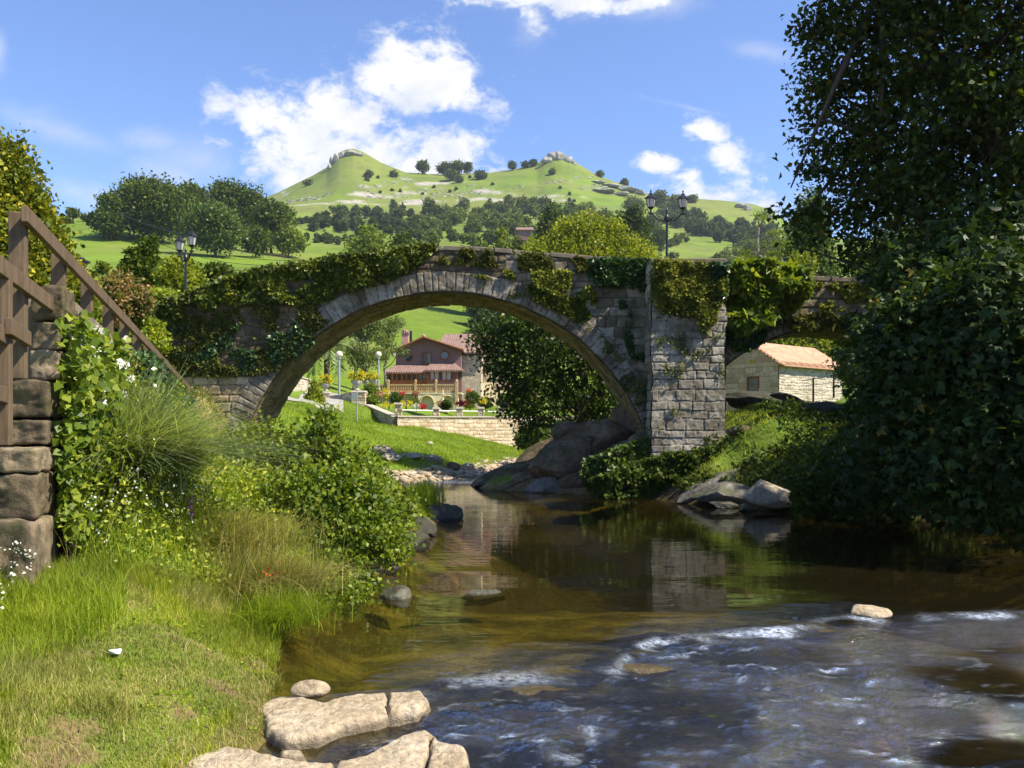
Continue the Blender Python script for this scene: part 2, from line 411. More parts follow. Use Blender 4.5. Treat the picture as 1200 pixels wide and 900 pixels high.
M['tape'] = simple('striped_tape', (.6, .45, .42), .5, .3)

def glassmat(name, col=(.04, .05, .055), rough=.08):
    t = NT(name); return t.done(t.pbr(col, rough, .8))
M['pane'] = glassmat('window_glass'); M['pane_light'] = glassmat('curtained_glass', (.22, .26, .27), .15)
t = NT('opal_glass'); pb = t.pbr((.8, .76, .74), .25, .5); tr = t.n('ShaderNodeBsdfTranslucent'); tr.inputs[0].default_value = (.85, .8, .78, 1)
mx = t.n('ShaderNodeMixShader'); mx.inputs[0].default_value = .5; t.l(pb, mx.inputs[1]); t.l(tr.outputs[0], mx.inputs[2]); M['opal'] = t.done(mx.outputs[0])

def tilemat(name, a, b, c, ax, scale):
    t = NT(name); g = t.n('ShaderNodeTexCoord'); sx = t.n('ShaderNodeSeparateXYZ'); t.l(g.outputs['Object'], sx.inputs[0])
    s = t.math('ADD', t.math('MULTIPLY', sx.outputs[0], ax[0]), t.math('MULTIPLY', sx.outputs[1], ax[1]))
    w = t.math('SINE', t.math('MULTIPLY', s, 2 * PI / scale))
    v = t.coord('Object'); col = t.ramp(t.noise(2.5, 6, .7, v), [(.3, a), (.5, b), (.72, c)])
    col = t.mix(t.ramp(w, [(.0, .14), (.35, 0)]), col, tuple(x * .35 for x in a))
    return t.done(t.pbr(col, .85, .2, 0, t.bump(w, .3, .04)))
M['leaf_mid2'] = leafmat('leaf_mid2', (.018, .04, .008), (.035, .075, .012), (.07, .13, .02), .35, rare=(.2, .2, .03))
M['leaf_euc'] = leafmat('leaf_euc', (.05, .085, .03), (.10, .15, .06), (.2, .25, .12), .35, .5, .3)
t = NT('wing_rubble'); v = t.coord('Object'); M['cottage_side2'] = t.done(t.pbr(t.mix(1.0, t.ramp(t.vor(3.2, v, out='Color'), [(.1, (.42, .33, .24)), (.9, (.66, .57, .44))]), t.ramp(t.vor(3.2, v, 'DISTANCE_TO_EDGE'), [(0, (.6,) * 3), (.08, (1,) * 3)]), 'MULTIPLY'), .9, .2, 0, t.bump(t.noise(8, 5, .6, v), .4, .03)))
M['garden_plain'] = M['cottage_side2']; M['cottage_front2'] = simple('sandstone_trim', (.5, .39, .22), .9, .2, 0, .15, 4)

M['leaf_dark2'] = leafmat('leaf_dark2', (.02, .04, .008), (.038, .07, .012), (.08, .12, .022), .3, .6, .15, nscale=1.2)
M['leaf_rosy'] = leafmat('leaf_rosy', (.07, .11, .02), (.20, .17, .06), (.42, .22, .14), .35, .6, .2, nscale=1.5)
M['grass_dry2'] = leafmat('grass_dry2', (.16, .19, .035), (.27, .28, .07), (.42, .37, .15), .35, .7, .2, nscale=1.5)
M['grass_lush2'] = leafmat('grass_lush2', (.11, .18, .012), (.16, .25, .02), (.24, .33, .04), .4, .6, .2, nscale=.5)
M['grass_dry_ground'] = simple('dry_turf', (.26, .22, .09), .95, .1, 0, .35, 3)
M['wall_core'] = simple('rubble_core', (.17, .13, .09), .95, .15, 0, .4, 4, .8, 12)
for k_ in ('leaf_far', 'leaf_far_light', 'leaf_wood', 'leaf_wood_dark', 'leaf_mid', 'leaf_yel'): pass

M['rock_shingle'] = rockmat('shingle', (.30, .22, .14), (.46, .36, .25), (.6, .5, .38), .6)

M['grass_straw'] = leafmat('dry_straw', (.30, .23, .10), (.45, .36, .18), (.6, .5, .3), .3, .7, .2)
# ---------------------------------------------------------------- ground height
RIV = [(1.6, -20), (.4, -5), (-1.2, 1.5), (-1.85, 4.0), (-1.8, 5.2), (-1.68, 6.1), (-1.85, 7.0), (-2.2, 8.2), (-2.45, 9.7), (-2.2, 10.8), (-2.0, 12), (-1.9, 14.5), (-1.7, 17), (-1.7, 20), (-2.4, 23),
       (-3.7, 27.5), (-4.7, 33), (-2.4, 35.6), (-.8, 40), (.6, 46), (2.5, 54), (4, 64), (6, 80),
       (11, 78), (9, 64), (7, 54), (5, 46), (2.5, 39), (0, 34.5), (-1.2, 31), (-1.1, 30), (1.4, 28.2), (3.9, 27.4), (4.9, 24.4), (7.5, 22), (9.4, 21), (11.5, 18.5), (13, 12), (14, 0), (14, -20)]
def xwall(y): return -4.05 - .31 * (y - 7)
NEARP = np.array([(-3.5, 5, .55), (-2, 5.5, .42), (-2.3, 5.0, .42), (-2.2, 6.3, .36), (-2, 1, .5), (-4, 2, .7), (-2.8, 7.5, .5), (-3.8, 7.5, .85), (-2.6, 9, .4), (-4.4, 9.5, 1.25), (-5.2, 12, 1.6),
    (-3.2, 12, .55), (-6.4, 16, 1.6), (-3.5, 16, .5), (-7.9, 20, 1.45), (-5, 20, .9), (-9.4, 25, 1.3), (-6, 25, .7), (-4, 24, .4), (-5.5, 28, .6), (-7, 28, 1.0), (-7, 22, 1.2), (-9, 30, 1.3), (-6.5, 34, .9), (-10, 34, 2.2), (-12, 40, 3.2), (-8.5, 40, 2.1),
    (-5, 40, 1.2), (-14, 50, 4.0), (-12, 50, 3.75), (-10.5, 50, 2.9), (-8.8, 50, 2.3), (-5, 48, 1.4), (-2, 48, .9), (-7.1, 52.5, 2.1), (-3.9, 55, 1.5), (0, 58, 1.5), (4, 61, 1.5), (-12, 58, 3.9),
    (-16, 24, 4.6), (-20, 30, 6.5), (-14.5, 30, 4.8), (-22, 45, 9.0), (-25, 56, 10.5), (-16, 40, 4.6), (-30, 15, 6), (-40, 40, 13),
    (0, 32.5, .25), (4.5, 29, 1.2), (4.6, 26.5, 1.3), (5.4, 26.2, 1.7), (6.7, 27.5, 2.6), (6, 25, .9), (8, 27, 2.6), (8, 24, 1.3), (10, 30, 2.95), (11, 25, 2.3), (10, 22.5, .9), (13, 22, 2),
    (14, 18, 1.9), (16, 12, 2), (18, 20, 3.5), (17, 30, 4), (12, 40, 3.5), (18, 52, 3.9), (24, 60, 4.9), (6, 34, 2.2), (5.5, 40, 1.8), (10, 46, 3), (16, 0, 2), (20, -15, 2), (30, 20, 6), (35, 50, 8),
    (14, 56, 3.7), (28, 40, 6)])
TERRP = np.array([(-4.5, 7, 2.9), (-6, 7, 2.8), (-6, 0, 2.9), (-10, 0, 3), (-9, 14, 2.7), (-8, 17, 2.7), (-12, 26, 2.9), (-11, 22, 2.7), (-12, 14, 3.4), (-15, 20, 4.0), (-16, 25, 4.6), (-14, 27.5, 4.3), (-25, 20, 5.5), (-20, 5, 4)])
GARW = [(-10.8, 60), (-7.1, 52), (-3.9, 55.2), (0, 58.6), (4, 62.5), (8, 66.5)]
GARDEN = GARW + [(12, 97), (-13, 97), (-14, 72)]
GARP = np.array([(-10.8, 60, 3.85), (-9.5, 57, 3.4), (-7.1, 52, 2.7), (0, 58.6, 2.75), (8, 66.5, 2.9), (-12, 80, 4.3), (-4, 76, 3.9), (6, 84, 4.2), (-12, 95, 5), (8, 97, 5), (-8, 68, 3.5), (0, 68, 3.3)])
def idw(x, y, pts, p=4.0):
    num = 0; den = 0
    for a, b, c in pts:
        w = 1.0 / (((x - a) ** 2 + (y - b) ** 2) + .15) ** (p / 2); num = num + w * c; den = den + w
    return num / den
PXK = np.array([-1500, -900, -300, 0, 100, 200, 300, 400, 500, 600, 700, 800, 900, 1000, 1200, 1600, 2700], float)
YK = np.array([55, 60, 100, 150, 220, 300, 420, 600, 800, 1000], float)
TAB = np.array([
 [330, 335, 340, 375, 385, 402, 440, 469, 484, 487, 486, 475, 468, 465, 462, 455, 440],
 [325, 330, 338, 372, 382, 400, 438, 466, 482, 485, 484, 476, 467, 464, 460, 450, 435],
 [315, 320, 330, 342, 345, 352, 385, 425, 458, 462, 455, 450, 445, 440, 430, 400, 390],
 [290, 295, 305, 316, 320, 326, 340, 372, 378, 396, 405, 405, 405, 400, 385, 370, 370],
 [265, 268, 275, 290, 290, 299, 308, 325, 340, 350, 360, 365, 370, 370, 350, 345, 350],
 [250, 253, 258, 263, 257, 274, 290, 300, 305, 320, 330, 330, 335, 340, 330, 320, 320],
 [246, 250, 252, 261, 260, 268, 274, 285, 285, 290, 300, 308, 312, 315, 310, 300, 300],
 [244, 248, 250, 260, 260, 258, 258, 262, 262, 260, 266, 285, 290, 295, 295, 290, 290],
 [242, 246, 248, 259, 258, 254, 244, 236, 238, 238, 244, 258, 270, 284, 285, 280, 280]], float)
SKX = np.array([-1500, 0, 200, 290, 300, 330, 365, 383, 389, 396, 405, 414, 425, 445, 475, 520, 560, 600, 630, 638, 648, 658, 668, 678, 700, 740, 760, 800, 850, 880, 900, 912, 922, 960, 1000, 1200, 2700], float)
SKY_ = np.array([245, 258, 252, 242, 238, 226, 208, 197, 188, 180, 176, 175, 179, 190, 202, 206, 204, 199, 192, 185, 180, 179, 184, 192, 205, 220, 229, 234, 236, 240, 246, 255, 264, 280, 288, 288, 280], float)
def _ci(xk, yk, x):   # smooth (cubic hermite, limited) interpolation of a table
    yk = np.asarray(yk); d = np.gradient(yk, xk); i = np.clip(np.searchsorted(xk, x) - 1, 0, len(xk) - 2)
    h = xk[i + 1] - xk[i]; t = np.clip((x - xk[i]) / h, 0, 1); t2, t3 = t * t, t * t * t
    return (2 * t3 - 3 * t2 + 1) * yk[i] + (t3 - 2 * t2 + t) * h * d[i] * .6 + (-2 * t3 + 3 * t2) * yk[i + 1] + (t3 - t2) * h * d[i + 1] * .6
RIDGE = 1000.0
def far_h(x, y):
    yy = np.clip(y, 50, None); u = np.clip(600 + x / yy * 1000, -1500, 2700)
    rows = [_ci(PXK, r, u) for r in TAB] + [np.interp(u, SKX, SKY_)]
    Z = np.stack([EYE + (500 - r) / 1000 * Yk for r, Yk in zip(rows, YK)], 0)
    ly = np.clip(yy, 55, 1000); k = np.clip(np.searchsorted(YK, ly) - 1, 0, len(YK) - 2)
    t = (ly - YK[k]) / (YK[k + 1] - YK[k]); g = np.take_along_axis
    def row(i): return g(Z, np.clip(i, 0, len(YK) - 1)[None], 0)[0]
    z0, z1, zm, zp = row(k), row(k + 1), row(k - 1), row(k + 2)
    h = YK[k + 1] - YK[k]; hm = np.where(k > 0, YK[k] - YK[np.maximum(k - 1, 0)], h); hp = np.where(k < len(YK) - 2, YK[np.minimum(k + 2, len(YK) - 1)] - YK[k + 1], h)
    m0 = (z1 - zm) / (h + hm); m1 = (zp - z0) / (h + hp)
    t2, t3 = t * t, t ** 3
    z = (2 * t3 - 3 * t2 + 1) * z0 + (t3 - 2 * t2 + t) * h * m0 + (-2 * t3 + 3 * t2) * z1 + (t3 - t2) * h * m1
    amp = sstep(60, 400, yy) * 1.0
    z = z + amp * (fbm(x / 60, yy / 60, 0, 4, 5) * 4 + fbm(x / 14, yy / 14, 0, 3, 6) * .9) * np.where(yy > 900, .45, 1)
    back = np.clip(yy - RIDGE, 0, None)
    z = z - back * .55 * sstep(0, 60, back)
    return np.maximum(z, np.where(yy > RIDGE, 5, -5))
def river_sd(x, y):
    d = segdist(x, y, RIV); return np.where(inside(x, y, RIV), -d, d)
def H(x, y, full=False):
    x = np.asarray(x, float); y = np.asarray(y, float); sh = np.broadcast(x, y).shape
    x = np.broadcast_to(x, sh).ravel().copy(); y = np.broadcast_to(y, sh).ravel().copy()
    z = np.zeros(len(x)); sd = np.full(len(x), 99.0)
    nm = y < 66; fm = y > 48
    if nm.any():
        xn, yn = x[nm], y[nm]; zn = idw(xn, yn, NEARP)
        tm = (xn < xwall(yn) - .28) & (yn < 27.3)
        if tm.any():
            zt = idw(xn[tm], yn[tm], TERRP); zn[tm] = zt
        zn += fbm(xn * .9, yn * .9, 0, 3, 3) * .12 + fbm(xn * 5, yn * 5, 0, 2, 4) * .025
        z[nm] = zn
    if fm.any():
        zf = far_h(x[fm], y[fm]); w = sstep(50, 63, y[fm]); z[fm] = z[fm] * (1 - w) * (y[fm] < 66) + zf * np.where(y[fm] < 66, w, 1)
    g = (y > 50) & (y < 98)
    if g.any():
        gi = np.where(g)[0]; ins = inside(x[gi], y[gi], GARDEN); gi = gi[ins]
        if len(gi): z[gi] = idw(x[gi], y[gi], GARP, 3)
    rm = (y < 84) & (np.abs(x) < 40)
    if rm.any():
        s = river_sd(x[rm], y[rm]); sd[rm] = s; zz = z[rm]
        n = fbm(x[rm] * 1.3, y[rm] * 1.3, 0, 3, 9) * .1
        slope = np.where(y[rm] > 33, .28, np.where(x[rm] < 3, .5 + .25 * sstep(7, 10, y[rm]), .75))
        zz = np.where(s > 0, np.minimum(zz, .0 + s * slope + n * np.minimum(s, 1)), zz)
        dep = np.where(y[rm] < 11, .32, .32 + .9 * sstep(11, 16, y[rm]))
        dep = np.where(y[rm] > 32, .3, dep)
        dep = dep + 1.0 * sstep(2.5, 10, x[rm]) * (y[rm] < 32)
        dep = np.where((x[rm] < .6) & (y[rm] < 8), .16, dep)
        zz = np.where(s <= 0, -np.minimum(-s * .45, dep) + n * .7, zz)
        z[rm] = zz
    if full: return z.reshape(sh), sd.reshape(sh)
    return z.reshape(sh)
def ray(px, py, ymin=60, ymax=1080):
    """where the sight line through photograph point (px, py) meets the ground"""
    Y = np.exp(np.linspace(math.log(ymin), math.log(ymax), 700)); z = H((px - 600) / F * Y, Y); zr = EYE + (500 - py) / F * Y
    hit = np.where(z >= zr)[0]
    return float(Y[hit[0]]) if len(hit) else None

def build_ground():
    U = np.concatenate([np.linspace(-2.6, -.75, 60)[:-1], np.linspace(-.75, .75, 640), np.linspace(.75, 2.6, 60)[1:]])
    K = 12.0
    Y = np.concatenate([np.linspace(-11.4, 1, 30)[:-1], np.exp(np.linspace(math.log(1 + K), math.log(70 + K), 420))[:-1] - K, np.exp(np.linspace(math.log(70 + K), math.log(1100 + K), 330))[:-1] - K, np.geomspace(1100, 1700, 14)])
    YY, UU = np.meshgrid(Y, U, indexing='ij'); XX = UU * (YY + K)
    Z, SD = H(XX, YY, True)
    V = np.stack([XX, YY, Z], -1).reshape(-1, 3)
    x, y, z, sd = XX.ravel(), YY.ravel(), Z.ravel(), SD.ravel()
    bed = 1 - sstep(-.02, .10, z) ; bed[y > 82] = 0
    grav = sstep(1.9, .6, sd + fbm(x * .8, y * .8, 0, 3, 31) * 1.3) * (y > 31) * (y < 70)
    # worn earth on the near bank
    dirt = sstep(.12, .42, fbm(x * 3.1, y * 3.1, 0, 5, 33) + .28 * sstep(5.4, 4.5, y) + .2 * sstep(.6, .1, sd)) * (y < 7.6) * (x < .5)
    dirt = np.maximum(dirt, sstep(.5, .1, sd) * (y < 31) * (x < 3))
    bankr = (x > 0) & (y < 31)
    dirt = np.where(bankr, np.maximum(sstep(5.5, 4.2, x) * (y > 27), 0) + sstep(1.6, .2, z + fbm(x, y, 0, 3, 35) * .8), dirt); shore_dark = np.where(bankr & (x > 3), sstep(.7, .1, z) * .9, 0)  # right bank ground coloured darker towards the waterline
    upx = 600 + x / np.maximum(y, 1) * 1000
    pyy = 500 - (z - EYE) / np.maximum(y, 1) * 1000
    rk = fbm(x / 30, z / 5.5, y / 120, 4, 41)
    band = np.exp(-((pyy - (226 + 8 * np.sin(upx / 45))) / 12) ** 2) * (upx > 330) * (upx < 770) * (y > 450)
    band = np.maximum(band, np.exp(-((pyy - 236) / 9) ** 2) * (upx > 320) * (upx < 600) * (y > 450))
    rock = sstep(.16, .32, rk * band + band * .06 + .0)
    dry = sstep(-.25, .35, fbm(x / 55, y / 90, 0, 5, 43)) * (y > 380) * .6
    dry = np.maximum(dry, sstep(0, .4, fbm(x / 25, y / 25, 0, 4, 44)) * (y > 90) * .5)
    dry = np.maximum(dry, sstep(900, 985, y) * .7)
    nc = len(U)
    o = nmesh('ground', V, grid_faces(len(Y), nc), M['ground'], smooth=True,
              attrs={'bed': ('POINT', bed), 'grav': ('POINT', grav), 'dirt': ('POINT', dirt), 'depth_dark': ('POINT', np.maximum(sstep(-.35, -.9, z), shore_dark)), 'rock': ('POINT', rock), 'dry': ('POINT', dry)})
    return tagit(o, kind='structure')

def ground_material():
    t = NT('ground'); v = t.coord('Object')
    n1 = t.noise(.5, 6, .6, v); n2 = t.noise(6, 6, .7, v); n0 = t.noise(.03, 6, .6, v)
    g = t.ramp(t.math('ADD', t.math('MULTIPLY', n1, .5), t.math('MULTIPLY', n2, .5)), [(.3, (.085, .14, .012)), (.5, (.14, .215, .02)), (.7, (.21, .27, .04))])
    g = t.mix(t.ramp(n0, [(.4, 0), (.6, .8)]), g, (.09, .135, .022))
    g = t.mix(t.math('MULTIPLY', t.attr('dry'), t.ramp(t.noise(.12, 6, .7, v), [(.32, .35), (.6, 1)])), g, (.20, .19, .06))
    # scrub specks on the far slopes
    sp = t.ramp(t.noise(.10, 8, .75, v), [(.55, 0), (.61, .85)])
    g = t.mix(t.math('MULTIPLY', sp, t.attr('dry')), g, (.05, .075, .022))
    # paddock lines and mown stripes: slight
    rk = t.ramp(t.noise(.35, 6, .7, v), [(.3, (.16, .15, .12)), (.5, (.34, .31, .26)), (.7, (.46, .43, .37))])
    g = t.mix(t.attr('rock'), g, rk)
    d = t.ramp(t.noise(3, 8, .65, v), [(.3, (.10, .065, .03)), (.55, (.22, .15, .08)), (.75, (.32, .23, .13))])
    g = t.mix(t.math('MULTIPLY', t.attr('dirt'), t.ramp(n2, [(.3, .75), (.6, 1)])), g, d)
    gr = t.mix(1.0, t.ramp(t.vor(5, v, out='Color'), [(.1, (.28, .22, .16)), (.5, (.45, .38, .30)), (.9, (.6, .54, .45))]), t.ramp(t.vor(5, v, 'DISTANCE_TO_EDGE'), [(0, (.25,) * 3), (.12, (1,) * 3)]), 'MULTIPLY')
    g = t.mix(t.attr('depth_dark'), g, (.035, .028, .014))
    g = t.mix(t.attr('grav'), g, gr)
    vb = t.coord('Object', (1, 1.6, 1))
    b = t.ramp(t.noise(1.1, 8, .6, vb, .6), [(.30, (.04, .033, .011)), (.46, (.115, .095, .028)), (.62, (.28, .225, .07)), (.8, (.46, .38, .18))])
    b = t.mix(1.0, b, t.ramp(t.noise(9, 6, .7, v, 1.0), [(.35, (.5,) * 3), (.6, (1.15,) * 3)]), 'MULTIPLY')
    b = t.mix(t.attr('depth_dark'), b, t.ramp(n2, [(.3, (.025, .021, .008)), (.7, (.085, .062, .02))]))  # bed painted darker with depth, standing in for light absorbed by the water
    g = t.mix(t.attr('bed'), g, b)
    bm = t.bump(t.math('ADD', t.noise(12, 8, .7, v), t.math('MULTIPLY', t.noise(.6, 6, .7, v), 2)), .55, .12)
    M['ground'] = t.done(t.pbr(g, .92, .12, 0, bm))

# ---------------------------------------------------------------- water
def build_water():
    xs = np.concatenate([np.arange(-14, -3, .5), np.arange(-3, 8.5, .034), np.arange(8.5, 40, .4)])
    ys = np.concatenate([np.arange(-20, 4, .5), np.arange(4, 11.2, .032), np.arange(11.2, 40, .25), np.arange(40, 84, .5)])
    YY, XX = np.meshgrid(ys, xs, indexing='ij')
    crest = np.interp(XX, [-3, -.9, -.5, .2, .9, 1.2, 1.5, 2.6, 3.4, 4.3, 5.2, 9], [6.6, 6.9, 7.2, 7.35, 7.6, 8.3, 8.85, 8.95, 9.35, 9.7, 9.75, 9.6]) + fbm(XX * 1.2, 0 * XX, 0, 3, 51) * .22
    d = crest - YY                                     # >0: downstream of the ledge
    side = sstep(6.6, 5.0, XX - .25 * (YY - 7)) * sstep(-1.4, -.6, XX) * sstep(11, 10, YY)
    rif = sstep(-.15, .45, d) * side * (.25 + .75 * sstep(-.3, .15, fbm(XX * .9, YY * 1.6, 0, 4, 61)))
    rip_up = sstep(1.3, .2, -d) * (d < .1) * side * .35
    z = .07 * (1 - sstep(-.05, .35, d) * sstep(11, 2.0, XX)) * sstep(13, 10.5, YY)
    u, w = XX + .35 * fbm(XX, YY, 0, 2, 53), YY
    wav = fbm(u * 2.3, w * 7, 0, 4, 52)
    wav2 = 1 - np.abs(fbm(u * 5, w * 15, 0, 3, 54)) * 2
    patch = .45 + .75 * sstep(-.25, .25, fbm(XX * .8, YY * 1.3, 0, 3, 57))
    z = z + (rif * patch + rip_up) * (wav * .085 + wav2 * .030)
    z = z + .0028 * fbm(XX * 1.2, YY * 3, 0, 2, 55) * sstep(40, 20, YY)
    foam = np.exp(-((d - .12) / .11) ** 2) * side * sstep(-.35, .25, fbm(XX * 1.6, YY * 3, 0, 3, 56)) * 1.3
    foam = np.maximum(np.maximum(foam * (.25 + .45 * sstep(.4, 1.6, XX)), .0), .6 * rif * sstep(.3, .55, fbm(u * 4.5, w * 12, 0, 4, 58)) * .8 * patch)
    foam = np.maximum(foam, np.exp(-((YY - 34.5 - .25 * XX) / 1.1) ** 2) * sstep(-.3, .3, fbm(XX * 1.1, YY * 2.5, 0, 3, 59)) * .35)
    rough = np.maximum(rif, rip_up); rough = np.maximum(rough, np.exp(-((YY - 35 - .25 * XX) / 2.0) ** 2) * .8)
    sd = river_sd(XX, YY); keep_v = sd < .9
    kf = keep_v[:-1, :-1] | keep_v[1:, 1:]
    V = np.stack([XX, YY, z], -1).reshape(-1, 3); Fq = grid_faces(len(ys), len(xs), kf)
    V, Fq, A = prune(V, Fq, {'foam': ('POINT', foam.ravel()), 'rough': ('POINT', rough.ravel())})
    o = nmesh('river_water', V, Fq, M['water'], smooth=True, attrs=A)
    tagit(o, kind='structure')

def water_material():
    t = NT('river_water'); v1 = t.coord('Object', (.9, 2.6, 1)); v2 = t.coord('Object', (2.2, 6.5, 1))
    calm = t.math('ADD', t.math('MULTIPLY', t.noise(.9, 3, .5, v1), 1.0), t.math('MULTIPLY', t.noise(3.2, 2, .5, v1), .35))
    fast = t.math('ADD', t.noise(3.5, 5, .6, v2, .5), t.math('MULTIPLY', t.noise(9, 4, .6, v2, .5), .5))
    b1 = t.n('ShaderNodeBump'); b1.inputs['Strength'].default_value = .15; b1.inputs['Distance'].default_value = .03; t.l(calm, b1.inputs['Height'])
    b2 = t.n('ShaderNodeBump'); b2.inputs['Distance'].default_value = .05; t.l(t.math('MULTIPLY', t.attr('rough'), .8), b2.inputs['Strength']); t.l(fast, b2.inputs['Height']); t.l(b1.outputs[0], b2.inputs['Normal'])
    gl = t.n('ShaderNodeBsdfGlossy'); t.l(t.math('ADD', t.math('MULTIPLY', t.attr('rough'), .03), .02), gl.inputs['Roughness']); t.l(b2.outputs[0], gl.inputs['Normal'])
    tp = t.n('ShaderNodeBsdfTransparent'); tp.inputs[0].default_value = (.62, .60, .35, 1)
    fr = t.n('ShaderNodeFresnel'); t.l(t.math('ADD', t.math('MULTIPLY', t.attr('rough'), .75), 1.42), fr.inputs[0]); t.l(b2.outputs[0], fr.inputs['Normal'])
    mx = t.n('ShaderNodeMixShader'); t.l(fr.outputs[0], mx.inputs[0]); t.l(tp.outputs[0], mx.inputs[1]); t.l(gl.outputs[0], mx.inputs[2])
    fo = t.pbr((.56, .65, .80), .5, .4, 0, b2.outputs[0])  # foam, its colour tinted blue to carry some of the sky's reflection
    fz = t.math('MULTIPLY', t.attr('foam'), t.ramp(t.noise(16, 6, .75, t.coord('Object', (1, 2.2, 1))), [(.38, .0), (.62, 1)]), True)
    tb = t.n('ShaderNodeBsdfDiffuse'); tb.inputs[0].default_value = (.16, .12, .045, 1); m3 = t.n('ShaderNodeMixShader'); t.l(t.math('SUBTRACT', .06, t.math('MULTIPLY', t.attr('rough'), .04), True), m3.inputs[0]); t.l(tp.outputs[0], m3.inputs[1]); t.l(tb.outputs[0], m3.inputs[2]); t.l(m3.outputs[0], mx.inputs[1])
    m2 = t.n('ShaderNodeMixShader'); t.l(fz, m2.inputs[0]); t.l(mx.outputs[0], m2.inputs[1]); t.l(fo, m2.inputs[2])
    M['water'] = t.done(m2.outputs[0])

# ---------------------------------------------------------------- sky, sun, camera
SUN_AZ = math.radians(-18)    # a little to the camera's side of the x axis, on the right
SUN_EL = math.radians(49)
def world():
    w = bpy.data.worlds.new('World'); SC.world = w; w.use_nodes = True; T = w.node_tree; T.nodes.clear()
    def n(ty, **kw):
        nd = T.nodes.new(ty)
        for k, val in kw.items(): setattr(nd, k, val)
        return nd
    L = T.links.new
    out = n('ShaderNodeOutputWorld'); bg = n('ShaderNodeBackground'); bg.inputs[1].default_value = SKY_STR; L(bg.outputs[0], out.inputs[0])
    sky = n('ShaderNodeTexSky', sky_type='NISHITA'); sky.sun_disc = False; sky.sun_elevation = SUN_EL
    sky.sun_rotation = PI / 2 - SUN_AZ; sky.air_density = 1.0; sky.dust_density = .15; sky.ozone_density = 3.0; sky.altitude = 300
    tint = n('ShaderNodeMix', data_type='RGBA', blend_type='MULTIPLY'); tint.inputs[0].default_value = 1; L(sky.outputs[0], tint.inputs[6]); tint.inputs[7].default_value = SKY_TINT
    tc = n('ShaderNodeTexCoord'); sx = n('ShaderNodeSeparateXYZ'); L(tc.outputs['Generated'], sx.inputs[0])
    def m(op, a, b=None, clamp=False):
        k = n('ShaderNodeMath', operation=op); k.use_clamp = clamp
        for i, q in enumerate((a, b)):
            if q is None: continue
            if isinstance(q, bpy.types.NodeSocket): L(q, k.inputs[i])
            else: k.inputs[i].default_value = q
        return k.outputs[0]
    X, Y, Z = sx.outputs
    az = m('ARCTAN2', X, Y); hyp = m('SQRT', m('ADD', m('MULTIPLY', X, X), m('MULTIPLY', Y, Y))); el = m('ARCTAN2', Z, hyp)
    cv = n('ShaderNodeCombineXYZ'); L(az, cv.inputs[0]); L(el, cv.inputs[1])
    def nz(scale, det, sc=(1, 1.5, 1), off=(0, 0, 0), rough=.6, dist=.3):
        mp = n('ShaderNodeMapping'); mp.inputs['Scale'].default_value = sc; mp.inputs['Location'].default_value = off; L(cv.outputs[0], mp.inputs[0])
        q = n('ShaderNodeTexNoise'); q.inputs['Scale'].default_value = scale; q.inputs['Detail'].default_value = det; q.inputs['Roughness'].default_value = rough
        q.inputs['Distortion'].default_value = dist; L(mp.outputs[0], q.inputs['Vector']); return q.outputs['Fac']
    wob = nz(9, 8, rough=.62)
    wob2 = nz(30, 6, off=(3, 1, 0), rough=.65)
    def blob(px, py, rx, ry, rot=0.0):
        u, v_ = (px - 600) / 1000, (500 - py) / 1000; a0 = math.atan(u); e0 = math.atan(v_ * math.cos(a0))
        dx = m('SUBTRACT', az, a0); dy = m('SUBTRACT', el, e0); c, s = math.cos(rot), math.sin(rot)
        a = m('DIVIDE', m('ADD', m('MULTIPLY', dx, c), m('MULTIPLY', dy, s)), rx / 1000 / (1 + u * u)); b = m('DIVIDE', m('SUBTRACT', m('MULTIPLY', dy, c), m('MULTIPLY', dx, s)), ry / 1050)
        r = m('SQRT', m('ADD', m('MULTIPLY', a, a), m('MULTIPLY', b, b)))
        return m('SUBTRACT', 1, r)
    def union(bl):
        r = bl[0]
        for q in bl[1:]: r = m('MAXIMUM', r, q)
        return r
    R = math.radians
    dense = union([blob(475, 95, 130, 52, R(12)), blob(535, 95, 60, 45), blob(400, 140, 120, 60, R(22)), blob(345, 160, 60, 55), blob(300, 135, 62, 32, R(-8)), blob(430, 185, 160, 52), blob(515, 180, 62, 52), blob(350, 200, 70, 40),
                   blob(855, 232, 80, 42), blob(890, 250, 60, 38), blob(815, 225, 28, 30), blob(855, 185, 42, 26, R(-15)), blob(832, 155, 34, 16, R(-25)), blob(768, 192, 36, 11, R(-5)),
                   blob(700, 252, 120, 14), blob(640, -2, 130, 16, R(-4)), blob(760, 2, 70, 14), blob(622, 18, 20, 26, R(-20)), blob(-300, 120, 160, 50), blob(1400, 150, 150, 60), blob(1750, 80, 200, 70)])
    f = m('ADD', dense, m('ADD', m('MULTIPLY', m('SUBTRACT', wob, .5), 2.8), m('MULTIPLY', m('SUBTRACT', wob2, .5), 2.2)))
    cr = n('ShaderNodeMapRange'); cr.interpolation_type = 'SMOOTHSTEP'; cr.inputs[1].default_value = -.12; cr.inputs[2].default_value = .75; L(f, cr.inputs[0])
    thin = union([blob(690, 0, 190, 26, R(-3)), blob(625, 25, 28, 42, R(-20)), blob(780, 5, 90, 30), blob(120, 235, 90, 20, R(-8)), blob(205, 205, 80, 34), blob(180, 165, 60, 20), blob(60, 150, 110, 20, R(-12)), blob(815, 128, 90, 7, R(-15)), blob(230, 190, 90, 40),
                  blob(0, 60, 14, 28), blob(895, 60, 60, 14, R(-15)), blob(-150, 200, 150, 60), blob(1300, -200, 300, 100), blob(600, -500, 500, 90)])
    f2 = m('ADD', thin, m('MULTIPLY', m('SUBTRACT', nz(6, 9, (1, 2.2, 1), (7, 2, 0), .65, .8), .5), 2.6))
